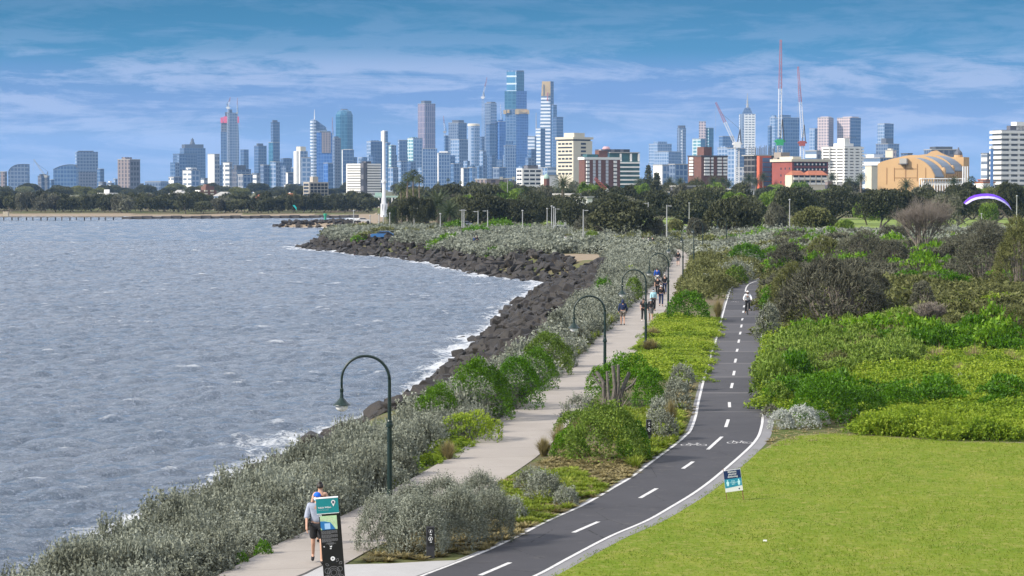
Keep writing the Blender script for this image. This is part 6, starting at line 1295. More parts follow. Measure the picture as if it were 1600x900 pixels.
# brown stepped block
b_ = B('apartment_block', 'stepped brown block with white balconies behind the left beach', 'building', 304, 337, 297, 1400, .3, alpha=1.1); b_.block('wall', plain('dark_brick', (.17, .09, .07), .9)); b_.frac('upper_storey', plain('dark_brick', (.17, .09, .07), .9), 0, 1, 291, 297.1, .3, .85); b_.block('lift_tower', plain('dark_brick', (.17, .09, .07), .9), -b_.a * .8, -b_.a * .2, b_.b * .4, b_.b * .6, b_.z(291), b_.z(288)); b_.grid('balcony', BL['wht'], 'L', 1, 5, b_.a * .9, .9, 0.02, .98, b_.z(318), b_.z(296), .8); b_.grid('balcony', BL['cream'], 'R', 2, 5, b_.b * .2, .8, .1, .9, b_.z(318), b_.z(296), .8)
# round white terraces
D = 1500; k = D / FPX; e = empty('round_terrace_building', (X(166.5, D), D, GZ)); tag(e, 'round white terrace building with three decks behind the beach', 'building'); zz = lambda v: Zv(v, D) - GZ
MB().lathe([(14.6 * k, 0), (14.6 * k, zz(303))], 24, (0, 10 * k, 0)).build('wall', glassd, e)
for v in (313, 308.5, 304): MB().lathe([(15.8 * k, zz(v)), (15.8 * k, zz(v) + 1.0)], 24, (0, 10 * k, 0)).build('balcony', BL['wht'], e)
MB().lathe([(15 * k, zz(303)), (15 * k, zz(301.5))], 24, (0, 10 * k, 0)).box(-5 * k, 3 * k, 6 * k, 12 * k, zz(301.5), zz(296)).build('roof', BL['wht'], e)
# low blocks on the left shore
for i, (u0, u1, vt, D, m_, lab) in enumerate([(250, 304, 306, 1380, 'grey', 'long low grey apartment block behind the left beach'), (268, 290, 303, 1420, 'wht', 'white roofed block on the long grey apartments'), (331, 366, 306, 1420, 'stripes', 'low balconied block right of the stepped brown one'), (200, 224, 314, 1350, 'pale', 'pale low house row behind the left beach'), (226, 246, 316, 1330, 'wht', 'white low house with a gable behind the left beach'),
        (127, 152, 319, 1320, 'wht', 'white low house left of the round terrace building'), (60, 84, 322, 1300, 'wht', 'small white house near the left edge behind the beach'), (395, 425, 309, 1450, 'brown', 'red brown roofed house behind the middle of the far beach'), (438, 470, 308, 1500, 'brown', 'brown roofed house left of the squat office'), (180, 200, 318, 1310, 'cream', 'cream low house beside the round terrace building'), (30, 52, 318, 1320, 'brown', 'brown roofed low house near the left edge')]):
    D *= .88; b_ = B('beach_house', lab, 'house', u0, u1, vt, D, .6); b_.block('wall', BL[m_], matr=BL['grey']); hr = 2.2
    rm_ = tile if m_ == 'brown' else concr
    MB()._add([(-b_.a - .3, -.3, b_.h + .02), (.3, -.3, b_.h + .02), (.3, b_.b + .3, b_.h + .02), (-b_.a - .3, b_.b + .3, b_.h + .02), (-b_.a * .8, b_.b * .5, b_.h + hr), (-b_.a * .2, b_.b * .5, b_.h + hr)], [(3, 2, 1, 0), (0, 1, 5, 4), (1, 2, 5), (2, 3, 4, 5), (3, 0, 4)]).build('roof', rm_, b_.root)
# long white beach building with green roof and domed turrets
b_ = B('beach_pavilion', 'long cream beach building with arches and a pale green roof', 'building', 548, 690, 307, 1150, .99, depth=25); b_.block('wall', BL['cream'], z1=b_.z(309)); b_.block('roof', plain('green_copper', (.30, .42, .36), .8), -b_.a - .5, .5, -.5, 25.5, b_.z(309) + .01, b_.z(306.5)); b_.block('end_pavilion', BL['wht'], b_.lx(642), b_.lx(680), 2, 20, b_.z(306.5) + .01, b_.z(303)); b_.block('dome_drum', plain('green_copper', (.30, .42, .36), .8), b_.lx(585), b_.lx(596), 4, 12, b_.z(306.5) + .01, b_.z(301))
b_.grid('archway', glassd, 'L', 26, 1, 2.0, 4.6, .03, .97, b_.z(324), b_.z(310), .1); b_.grid('pier', BL['wht'], 'L', 27, 1, .6, 5.4, .01, .99, b_.z(325), b_.z(309), .5)
for u, lab in ((713, 'left white turret with a grey dome behind the park trees'), (751, 'right white turret with a grey dome behind the park trees')):
    D = 900; k = D / FPX; e = empty('domed_turret', (X(u, D), D, GZ)); tag(e, lab, 'turret'); zz = lambda v: Zv(v, D) - GZ
    MB().lathe([(5.5 * k, 0), (5.5 * k, zz(307)), (4.2 * k, zz(305)), (4.2 * k, zz(300.5))], 8, (0, 0, 0), .39).build('wall', BL['wht'], e); MB().lathe([(4.6 * k, zz(300.4)), (4.2 * k, zz(298.5)), (2.6 * k, zz(296.4)), (.3, zz(295.4)), (.15, zz(291))], 12).build('dome', plain('dome_grey', (.36, .34, .30)), e)
    for a in range(4): link('window', MB().box(-.5, .5, -4.25 * k, -3.9 * k, zz(304.5), zz(301.5)).mesh('window', glassd), e, rot=(0, 0, a * 1.57))
# brown brick apartments, right of centre
b_ = B('apartment_block', 'brown brick apartments with five columns of white balcony windows', 'building', 1077, 1139, 244, 1450, .30, alpha=1.0); b_.block('wall', brick); b_.block('lift_tower', brick, -b_.a * .55, -.5, b_.b * .12, b_.b * .42, b_.h + .01, b_.z(229.5)); b_.block('roof', BL['dk'], -b_.a - .3, .3, -.3, b_.b + .3, b_.h - .01, b_.h + .7)
for f0, f1 in ((.10, .30), (.36, .44), (.60, .76), (.82, .96)): b_.grid('balcony', BL['wht'], 'R', 1, 6, b_.b * (f1 - f0), 1.2, f0, f1, b_.z(275), b_.z(245), .7); b_.grid('window', glassd, 'R', 1, 6, b_.b * (f1 - f0), 1.1, f0, f1, b_.z(272.6), b_.z(242.8), .25)
b_.grid('balcony', BL['wht'], 'L', 1, 6, b_.a * .3, 1.2, .1, .5, b_.z(275), b_.z(245), .7)
# white apartments
b_ = B('apartment_block', 'white apartment block with rows of balconies and roof aerials', 'building', 1290, 1351, 228, 1500, .48); b_.block('wall', plain('shaded_wall', (.30, .30, .31), .8)); b_.block('plant_room', BL['wht'], -b_.a * .35, -b_.a * .02, b_.b * .02, b_.b * .30, b_.h + .01, b_.z(216)); b_.block('upper_storey', BL['wht'], -b_.a * .55, -.6, .6, b_.b * .55, b_.h, b_.z(224))  # mid grey wall behind the white balconies
me1 = MB().box(-b_.a - .5, .9, -.9, .3, 0, 1.1).mesh('balcony', BL['wht']); me2 = MB().box(-.3, .9, .31, b_.b + .5, 0, 1.1).mesh('balcony', BL['wht'])
for j in range(12): link('balcony', me1, b_.root, (0, 0, b_.z(284.5 - j * 4.75))); link('balcony', me2, b_.root, (0, 0, b_.z(284.5 - j * 4.75)))
for f in (.0, .33, .66, .985): b_.grid('pier', BL['wht'], 'L', 1, 1, .8, b_.z(228) - 1, f - .001, f + .02, 0, b_.z(228), .95)
for f in (.18, .5, .82): b_.grid('pier', BL['wht'], 'R', 1, 1, 1.6, b_.z(228) - 1, f, f + .02, 0, b_.z(228), .95)
mb = MB()
for q in range(7): mb.tube([(-b_.a * .3 + q * 1.6, 4, b_.z(216)), (-b_.a * .3 + q * 1.6 + .6, 4, b_.z(213.2))], .18, 3)
mb.build('aerial', BL['dk'], b_.root)
# white balconied tower at the right edge
b_ = B('apartment_tower', 'tall white apartment tower with wrap round balconies at the right edge', 'building', 1555, 1618, 202, 1100, .16, alpha=1.2); b_.block('wall', plain('tower_glazing', (.15, .17, .20), .3)); b_.block('plant_room', BL['wht'], -b_.a * .7, -1, b_.b * .5, b_.b * .9, b_.h + .01, b_.z(190)); b_.block('roof', BL['dgrey'], -b_.a * .5, -1, b_.b * .3, b_.b * .95, b_.h + .01, b_.z(196))
me1 = MB().box(-b_.a - .9, .9, -.9, b_.b + .9, 0, 1.25).mesh('balcony', BL['wht'])
for j in range(11): link('balcony', me1, b_.root, (0, 0, b_.z(288.5 - j * 8.0)))
for f in (.24, .52, .8): b_.grid('pier', BL['wht'], 'R', 1, 1, 1.0, b_.z(203) - 1, f, f + .01, 0, b_.z(203), .5)
# red hotel
b_ = B('hotel_block', 'red hotel with a cream roof edge and star shaped window panels', 'building', 1212, 1297, 252, 1300, .30, alpha=1.15); b_.block('wall', redb, matr=plain('plum_render', (.19, .055, .06), .85)); b_.block('roof', BL['cream'], -b_.a - .8, .8, -.8, b_.b + .8, b_.h + .01, b_.z(248.5)); b_.block('roof_vault', BL['cream'], -b_.a * .7, -1, 1, b_.b * .28, b_.z(248.5) + .01, b_.z(244.5)); b_.block('stair_tower', plain('taupe_render', (.26, .22, .18)), -b_.a * .9, -b_.a * .05, b_.b * .02, b_.b * .3, b_.z(244.5), b_.z(239)) if False else None
b_.grid('window', glassd, 'R', 9, 3, 1.5, 1.8, .04, .98, b_.z(277), b_.z(252.5), .12); b_.grid('window', BL['wht'], 'R', 8, 3, .8, .8, .09, .93, b_.z(277), b_.z(252.5), .16); b_.grid('window', glassd, 'L', 3, 3, 1.0, 1.1, .35, .98, b_.z(290), b_.z(258), .12)
b_ = B('hotel_block', 'taupe stair tower and balcony stack beside the red hotel', 'building', 1205, 1235, 246, 1330, .3, alpha=1.1); b_.block('wall', plain('taupe_render', (.30, .26, .22), .85)); b_.frac('upper_storey', plain('taupe_render', (.30, .26, .22), .85), 0, 1, 238, 246.1, .3, 1); b_.grid('balcony', glassd, 'L', 1, 6, b_.a * .8, 1.3, .1, .9, b_.z(291), b_.z(250), .3)
b_ = B('apartment_block', 'orange red framed block with blue glass bays left of the hotel', 'building', 1183, 1206, 243, 1330, .15, alpha=1.1); b_.block('wall', plain('orange_render', (.55, .12, .06), .8)); b_.grid('window', plain('blue_bay', (.12, .17, .27), .2), 'R', 1, 6, b_.b * .72, 2.2, .26, .98, b_.z(291), b_.z(246), .3)
# orange roofed flats
b_ = B('apartment_house', 'cream low flats with terracotta hipped roofs below the red hotel', 'house', 1229, 1298, 273, 1150, .12, alpha=1.2); b_.block('wall', BL['cream'], matr=BL['cream']); b_.grid('balcony', BL['wht'], 'R', 6, 2, 2.4, 1.0, .03, .95, b_.z(291), b_.z(275), .5); b_.grid('window', glassd, 'R', 6, 2, 2.2, 1.2, .03, .95, b_.z(288), b_.z(272), .15)
for y0, y1 in ((0, .40), (.44, .98)):
    A0 = [(-b_.a - .5, b_.b * y0, b_.h + .02), (.5, b_.b * y0, b_.h + .02), (.5, b_.b * y1, b_.h + .02), (-b_.a - .5, b_.b * y1, b_.h + .02)]; MB()._add(A0 + [(-b_.a * .5, b_.b * (y0 + .08), b_.z(266.5)), (-b_.a * .5, b_.b * (y1 - .08), b_.z(266.5))], [(3, 2, 1, 0), (0, 1, 4), (1, 2, 5, 4), (2, 3, 5), (3, 0, 4, 5)]).build('roof', tile, b_.root)
# building site
b_ = B('building_site', 'unfinished dark concrete block bristling with steel rods under the cranes', 'building', 1165, 1212, 243, 1400, .3, alpha=1.1); b_.block('wall', facade('site_floors', (.03, .03, .035), (.17, .16, .16), 3.4, 4, .22, .12)); mb = MB(); r = random.Random(3)
for q in range(60):
    y_ = r.uniform(0, b_.b * 1.5); x_ = -r.uniform(0, b_.a); mb.tube([(x_, y_, b_.h), (x_, y_, b_.z(r.uniform(226, 232)))], .10, 3)
mb.build('starter_bars', BL['dk'], b_.root); b_.block('slab', concr, -b_.a - 1, 1, -1, b_.b * 1.6, b_.h + .01, b_.h + .6)
# low roofs between the trees
for i, (u0, u1, vt, D, m_, lab) in enumerate([(866, 948, 304, 700, 'cream', 'flat cream plant roof behind the dark trees'), (900, 951, 309, 640, 'wht', 'low white wall between the dark trees'), (742, 795, 280, 1450, 'brown', 'long brown block with a flat roof left of the white office'), (1050, 1096, 291, 900, 'dgrey', 'low dark glass pavilion between palms'), (1077, 1118, 299, 850, 'pale', 'low pale office right of the dark pavilion'), (1117, 1138, 298, 800, 'wht', 'plain white cube building before the palms'),
        (1128, 1180, 296, 1000, 'wht', 'long white roof right of the white cube'), (1532, 1556, 281, 1250, 'brown', 'small red brick house left of the white tower at the right'), (1526, 1556, 285, 1050, 'wht', 'white house with an orange roof at the right'), (845, 872, 274, 1500, 'wht', 'white houses behind the brick turret'), (1040, 1060, 300, 800, 'pale', 'little pale kiosk roof left of the dark pavilion'), (1354, 1376, 259, 1600, 'cream', 'grey cream wall right of the white apartments'), (1290, 1300, 283, 1100, 'brown', 'brick corner house right of the terracotta flats')]):
    b_ = B('low_building', lab, 'building', u0, u1, vt, D, .35, alpha=1.15); b_.block('wall', BL[m_], matr=BL[m_] if m_ != 'wht' else BL['wht']); b_.block('roof', tile if 'orange' in lab or 'red brick' in lab else concr, -b_.a - .3, .3, -.3, b_.b + .3, b_.h + .01, b_.h + .5)
D = 1300; k = D / FPX; e = empty('brick_turret', (X(854, D), D, GZ)); tag(e, 'brick church turret with a green dome left of the tall date palm', 'turret'); zz = lambda v: Zv(v, D) - GZ
MB().lathe([(4.6 * k, 0), (4.6 * k, zz(279))], 8).build('wall', brick, e); MB().lathe([(4.9 * k, zz(279)), (4.4 * k, zz(276)), (2.4 * k, zz(273)), (.3, zz(271))], 10).build('dome', plain('green_copper', (.30, .42, .36), .8), e)
# the tan theatre
D = 1050; k = D / FPX; tan_ = plain('tan_render', (.50, .32, .16), .85, 0, .07, .1); roofm = plain('blue_grey_roof', (.20, .24, .29), .6, 0, .08, .1); dln = plain('tan_shadow_line', (.33, .19, .09), .9)  # darker tan for the wall mouldings
TH = math.radians(28); e = empty('theatre', (X(1425, D), D, GZ), -TH); tag(e, 'large tan theatre with a grey barrel roof and a dark corner dome', 'theatre'); zz = lambda v: Zv(v, D) - GZ
def xl(u, y): return ((u - 1425) * k - y * math.sin(TH)) / math.cos(TH)
def vault(u0, u1, y, vtop, vL, vR, n=16):
    a, b__ = xl(u0, y), xl(u1, y); pts = []
    for i in range(n + 1):
        t = i / n; w = math.sin(math.pi * t) ** .62 if 0 < t < 1 else 0; base = zz(vR) * (1 - t) + zz(vL) * t; pts.append((b__ + (a - b__) * t, base + (zz(vtop) - base) * w))
    return [(a, 0), (b__, 0)], pts
for i, (u0, u1, vt, vL, vR, y0, y1) in enumerate(((1375, 1457, 245, 256, 274, 0, 13), (1392, 1480, 241.5, 256, 268, 13.1, 27), (1424, 1502, 240, 252, 264, 27.1, 42))):
    P, pts = vault(u0, u1, y0, vt, vL, vR); MB().extr(P + pts, y0, y0 + (1.2 if i == 0 else .45)).build('front_wall' if i == 0 else 'gable_wall', tan_, e)
    q = [(x, z - .25) for x, z in pts]; MB().extr(q + [(x, z - .8) for x, z in pts][::-1], y0 + 1.21, y1 - .01).build('roof', roofm, e)
    MB().box(xl(u1, y0) - 1.2, xl(u1, y0) - .05, y0 + 1.21, y1 - .02, 0, zz(vR) - 1.0).box(xl(u0, y0) + .05, xl(u0, y0) + 1.2, y0 + 1.21, y1 - .02, 0, zz(vL) - 1.0).build('side_wall', tan_, e)
    for q in range(5): link('buttress', MB().box(0, .8, -.4, .4, 0, zz(vR) - 1.2).mesh('buttress', tan_), e, (xl(u1, y0), y0 + 2.2 + q * (y1 - y0 - 3) / 4, 0))
    if i: MB().lathe([(1.1, 0), (1.1, zz(vR) + .6), (.8, zz(vR) + 1.4), (.3, zz(vR) + 1.8)], 8, (xl(u1, y0) - .6, y0 + .6, 0)).build('pier_cap', tan_, e)
for x0, x1, v0, v1 in ((1388, 1388.8, 288, 262), (1399, 1399.8, 283, 262), (1399, 1432, 264, 263.3), (1399, 1432, 278, 277.3), (1432, 1432.8, 283, 256), (1444, 1444.8, 289, 262), (1415, 1416.2, 283, 256)):
    MB().box(xl(x0, 0), xl(x1, 0), -.18, -.01, zz(v0), zz(v1)).build('wall_moulding', dln, e)
MB().box(xl(1409, 0), xl(1419, 0), -2.0, -.19, zz(255.5), zz(247.5)).build('roof_vents', concr, e); MB().box(xl(1408, 0), xl(1420, 0), -2.6, -.2, zz(257), zz(255.6)).build('vent_platform', BL['dk'], e)
xt = xl(1511, 43); MB().box(xt, xt + 5.5, 42.1, 50, 0, zz(244)).build('corner_tower', tan_, e)
MB().lathe([(1.9, 0), (1.9, zz(240.5))], 14, (xt + 2.2, 45, 0)).build('dome_drum', tan_, e); MB().lathe([(6.6 * k, 0), (6.6 * k, 1 * k), (6.0 * k, 4 * k), (4 * k, 6.6 * k), (.5, 8 * k), (.2, 12.5 * k)], 14, (xt + 2.2, 45, zz(240.4))).build('dome', plain('dome_slate', (.10, .105, .13), .5), e)
MB().extr([(xl(1468, 52), 0), (xl(1530, 52), 0), (xl(1530, 52), zz(247)), (xl(1512, 52), zz(243)), (xl(1500, 52), zz(237)), (xl(1493, 52), zz(232.5)), (xl(1486, 52), zz(234)), (xl(1476, 52), zz(241))], 52, 54).build('rear_gable', tan_, e)
# white timber rollercoaster
D = 960; k = D / FPX; e = empty('rollercoaster', (X(1440, D), D, GZ)); tag(e, 'white timber rollercoaster frame in front of the theatre', 'rollercoaster'); zz = lambda v: Zv(v, D) - GZ; mb = MB()
for i in range(17):
    x = i * 4.1 * k; mb.bar((x, 0, 0), (x, 0, zz(280 + (i % 5 == 0))), .3); mb.bar((x, 5, 0), (x, 5, zz(280)), .3)
    if i: mb.bar((x - 4.1 * k, 0, zz(292)), (x, 0, zz(281)), .22); mb.bar((x - 4.1 * k, 0, zz(281)), (x, 0, zz(292)), .22)
mb.build('trestle', stl, e); MB().box(0, 66 * k, -1, 6, zz(280), zz(278.4)).build('track', stl, e)
for dx in (63, 66.5, 70): MB().lathe([(1.3 * k, 0), (1.1 * k, zz(263)), (.3, zz(260))], 8, (dx * k, -2, 0)).build('tower', stl, e)
# blue mast
D = 1040; e = empty('blue_mast', (X(1549.5, D), D, GZ)); tag(e, 'slim blue lattice mast left of the white tower at the right', 'mast'); q = D / FPX
MB().box(-2 * q, 2 * q, -.5, .5, 0, Zv(232, D) - GZ).build('mast', plain('blue_paint', (.10, .2, .42), .5), e); MB().box(-2.4 * q, 2.4 * q, -.7, .7, Zv(232, D) - GZ, Zv(228, D) - GZ).build('cab', stl, e)

# ---------------- cranes
def lattice(mb, p, q, w, n, th, taper=1.0, side=Vector((0, 1, 0))):
    p, q = Vector(p), Vector(q); d = (q - p).normalized(); s1 = d.cross(side).normalized(); s2 = d.cross(s1).normalized()
    def c(i, t): ww = w / 2 * (1 + (taper - 1) * t); return p.lerp(q, t) + s1 * (ww if i in (0, 1) else -ww) + s2 * (ww if i in (0, 3) else -ww)
    for i in range(4):
        mb.bar(c(i, 0), c(i, 1), th * .6)
        for j in range(n): mb.bar(c(i, j / n), c((i + 1) % 4, (j + 1) / n), th * .42)
def crane(lab, D, mast, jib, cab_v, tip2, masw, jw, jmats, mast_mat, cab_mat, name='tower_crane', extra=None):
    jw *= .8; masw *= .88
    """mast: (u, v0, v1); jib: (u,v) foot -> (u,v) tip"""
    k = D / FPX; e = empty(name, (X(mast[0], D), D, GZ)); tag(e, lab, 'crane'); P = lambda u, v: Vector((X(u, D) - X(mast[0], D), 0, Zv(v, D) - GZ))
    mb = MB(); lattice(mb, P(mast[0], 300), P(mast[0], mast[2]), masw, int((300 - mast[2]) / 3), masw * .13); mb.build('mast', mast_mat, e)
    a, c_ = P(*jib[0]), P(*jib[1]); mid = a.lerp(c_, .5); mb = MB(); lattice(mb, a, mid, jw, 14, jw * .13, 1.0); mb.build('jib', jmats[0], e); mb = MB(); lattice(mb, mid, c_, jw, 14, jw * .13, .5); mb.build('jib_tip', jmats[1], e)
    cp_ = P(mast[0], cab_v); MB().box(cp_.x - masw * .8, cp_.x + masw * .8, -masw, masw, cp_.z - masw * .9, cp_.z + masw * .5).box(cp_.x - masw * 1.2, cp_.x + masw * 1.3, -masw * .6, masw * .6, cp_.z - masw * .2, cp_.z + masw * .25).build('machine_deck', cab_mat, e)
    t = P(*tip2); mb = MB(); mb.bar(cp_, t, masw * .22); mb.bar(cp_ + Vector((masw, 0, 0)), t, masw * .22); mb.build('mast_head', BL['dk'], e); mb = MB(); mb.bar(t, c_.lerp(a, .25), .12 * k / .4); mb.build('pendant', BL['dk'], e); mb = MB(); mb.bar(c_, c_ - Vector((0, 0, (c_.z - a.z) * .8)), .06 * k / .4); mb.build('hoist_rope', concr, e)
    return e
crane('white luffing crane with a red tipped jib leaning left', 1250, (1151.5, 300, 228), ((1147, 222), (1118, 160)), 225, (1156, 202), 2.3, 1.5, (stl, rst), stl, stl)
crane('tallest crane with a green machine deck and an almost upright jib', 1450, (1218, 300, 228), ((1218, 215), (1219, 62)), 221, (1222, 186), 2.8, 2.2, (stl, rst), stl, greenp)
crane('second tall crane with an orange counterweight and a jib leaning slightly left', 1500, (1253, 300, 228), ((1254, 215), (1246, 104)), 223, (1256, 195), 2.4, 1.9, (stl, rst), stl, rst)
crane('small distant crane over the dark tower at the far left', 4200, (72, 300, 274), ((70, 274), (53, 249)), 275, (75, 268), 3.4, 2.6, (concr, concr), concr, concr)
crane('distant red and white crane on the twisting tower', 6500, (357, 300, 168), ((357, 166), (360.5, 152)), 168, (355, 162), 5, 3.4, (stl, rst), stl, stl); crane('thin distant crane right of the twisting tower peak', 6500, (371, 300, 176), ((371, 175), (371.5, 153)), 176, (372, 165), 3, 2.4, (stl, rst), concr, concr)
crane('distant crane with a raised jib left of the tall slim tower', 6300, (754.5, 300, 152), ((754.5, 150), (761, 121)), 152, (756, 143), 5, 4, (stl, rst), concr, stl); crane('thin distant crane above the slim blue tower', 6100, (695, 300, 206), ((695, 204), (693, 181)), 206, (697, 200), 4, 3, (stl, rst), concr, concr); crane('faint distant crane mast between the blue and teal towers', 5600, (519.7, 300, 208), ((519.7, 207), (519.5, 183)), 210, (521, 204), 2.6, 2.2, (rst, rst), concr, concr)
crane('faint distant crane above the bright blue tower', 6200, (783, 300, 190), ((783, 189), (782, 163)), 191, (785, 184), 3, 2.6, (stl, stl), concr, concr)
D = 700; k = D / FPX; e = empty('crawler_crane', (X(955, D), D, GZ)); tag(e, 'crawler crane with a lowered jib, red at the tip and white below', 'crane'); P = lambda u, v: Vector((X(u, D) - X(955, D), 0, Zv(v, D) - GZ))
mb = MB(); lattice(mb, P(961, 314), P(946, 296), 1.1, 7, .16); mb.build('jib', stl, e); mb = MB(); lattice(mb, P(946, 296), P(929, 278), 1.1, 7, .18, .5); mb.build('jib_tip', rst, e); MB().box(1, 4.5, -1.4, 1.4, 0.4, 3.4).build('cab', rst, e); MB().box(.4, 5.2, -1.8, -1.1, 0, .8).box(.4, 5.2, 1.1, 1.8, 0, .8).build('track', BL['dk'], e)

# white seaside column
D = 860; k = D / FPX; e = empty('white_tower', (X(600, D), D, 2.2)); tag(e, 'tall tapering white column with a gallery ring standing on the breakwater', 'tower'); zz = lambda v: Zv(v, D) - 2.2
wp = plain('weathered_white', (.70, .71, .74), .7, 0, .16, .25)
MB().lathe([(5.4 * k, -.5), (5.2 * k, zz(333)), (3.9 * k, zz(322)), (3.0 * k, zz(305)), (2.7 * k, zz(286))], 8, (0, 0, 0), .39).build('base', wp, e); MB().lathe([(3.6 * k, zz(286)), (3.9 * k, zz(284.5)), (3.9 * k, zz(283)), (3.1 * k, zz(280))], 12).build('gallery', wp, e); MB().lathe([(2.5 * k, zz(280)), (2.3 * k, zz(255)), (2.15 * k, zz(225)), (2.1 * k, zz(206)), (1.2 * k, zz(204))], 12).build('shaft', wp, e)
for i in range(8): MB().box(-.18, .18, -5.5 * k, -4.6 * k, -.4, zz(318)).build('buttress', wp, e, rot=(0, 0, i * math.pi / 4))
# pier at the left
D = 895; k = D / FPX; x0, x1 = X(-30, D), X(190, D); e = empty('pier', (x0, D, 0)); tag(e, 'low timber pier on dark piles crossing the left of the bay', 'pier'); MB().box(0, x1 - x0, -1.2, 1.2, 1.15, 1.5).build('deck', plain('grey_timber', (.22, .19, .16), .9), e)
me = MB().tube([(0, 0, -2.5), (0, 0, 1.2)], .22, 6).mesh('pile', BL['dk'])
for i in range(int((x1 - x0) / 2.6)): link('pile', me, e, (i * 2.6 + .5, -.9 if i % 2 else .9, 0))
MB().box(22 * k + 3, 30 * k + 3, -1.1, 1.1, 1.5, 3.2).build('shelter', plain('pale_timber', (.5, .42, .3)), e)
# breakwater wall beyond the pier, promenade wall
mb = MB(); n = 24
for i in range(n):
    u0, u1 = 190 + (560 - 190) * i / n, 190 + (560 - 190) * (i + 1) / n; D0 = 930 + i * 1.6; mb.box(X(u0, D0), X(u1, D0) - .05, D0, D0 + 3, -1, .9 + .15 * (i % 3))
tag(mb.build('breakwater', plain('dark_bluestone', (.085, .075, .07), .9, 0, .4, .4)), 'long low dark breakwater in front of the far beach', 'breakwater')
def mark(name, lab, cat, u, vb, vt, D, mat, w): 
    e = empty(name, (X(u, D), D, 0)); tag(e, lab, cat); MB().lathe([(w * 2, -1), (w * 2, .6), (w, .7), (w, Zv(vt, D))], 8).build('post', mat, e); MB().lathe([(w * 1.6, Zv(vt, D)), (w * 1.6, Zv(vt, D) + .7)], 8).build('lantern', mat, e)
mark('channel_marker', 'green channel marker at the end of the rock spit', 'marker', 508, 348, 337, 800, plain('marker_green', (.02, .28, .16)), .35)

# ------------------------------------------------------------------ swan neck lamps along the footpath
M_lamp = plain('dark_green_enamel', (0.006, 0.020, 0.016), 0.38, 0, 0.25, 3); M_bowl = plain('frosted_bowl', (0.80, 0.80, 0.78), 0.25, 0, 0.08, 5)
def make_lamp():
    e = empty('street_lamp'); 
    MB().lathe([(.13, 0), (.13, .12), (.10, .16), (.10, .42), (.13, .46), (.13, .52), (.075, .6), (.068, 2.0), (.066, 2.62), (.095, 2.64), (.095, 2.72), (.075, 2.74), (.075, 2.80), (.055, 2.84), (.050, 3.4), (.046, 3.98)], 14).build('pole', M_lamp, e)
    pts = [(-.68 + .68 * math.cos(a), 0, 3.98 + .68 * math.sin(a)) for a in np.linspace(0, math.pi, 22)] + [(-1.36, 0, 3.60)]
    mb = MB(); mb.smooth = True; mb.tube(pts, [.046 - .012 * i / 22 for i in range(23)], 10); mb.build('arm', M_lamp, e)
    MB().lathe([(.035, 3.60), (.055, 3.66), (.055, 3.72), (.035, 3.75)], 10, (-1.36, 0, 0)).build('collar', M_lamp, e)
    MB().lathe([(.265, 3.255), (.255, 3.275), (.17, 3.34), (.10, 3.42), (.055, 3.47), (.040, 3.62)], 20, (-1.36, 0, 0)).build('lamp_shade', M_lamp, e)
    mb = MB(); mb.smooth = True; mb.lathe([(.04, 3.075), (.11, 3.10), (.165, 3.16), (.18, 3.22), (.175, 3.253)], 18, (-1.36, 0, 0)); mb.build('globe', M_bowl, e); return e
L0 = make_lamp()
for i, (u, v, hs, lb) in enumerate([(609, 811, 1.0, 'nearest and largest dark green swan neck lamp, standing by the silver saltbush clump'), (945, 628, 1.0, 'second dark green swan neck lamp, rising beside the sawn off stumps'), (1009, 548, 1.0, 'third dark green swan neck lamp, in front of the walking group'),
        (1044, 498, 1.0, 'fourth dark green swan neck lamp, behind the round deep green shrub'), (1067, 446, 1.0, 'fifth dark green swan neck lamp, at the right edge of the footpath'), (1084, 421, 1.0, 'sixth dark green swan neck lamp, near the end of the visible footpath'),
        (1098, 399, 1.0, 'seventh dark green swan neck lamp, among the pale heath'), (1135, 390, 1.0, 'farthest dark green swan neck lamp, left of the white posts')]):
    o_ = L0 if i == 0 else copy_tree(L0); x, y = G(u, v); o_.location = (x, y, GZ); o_.rotation_euler = (0.0, 0, 0.06 * math.sin(i * 2.1)); tag(o_, lb, 'street lamp', 'swan neck lamps along the footpath')
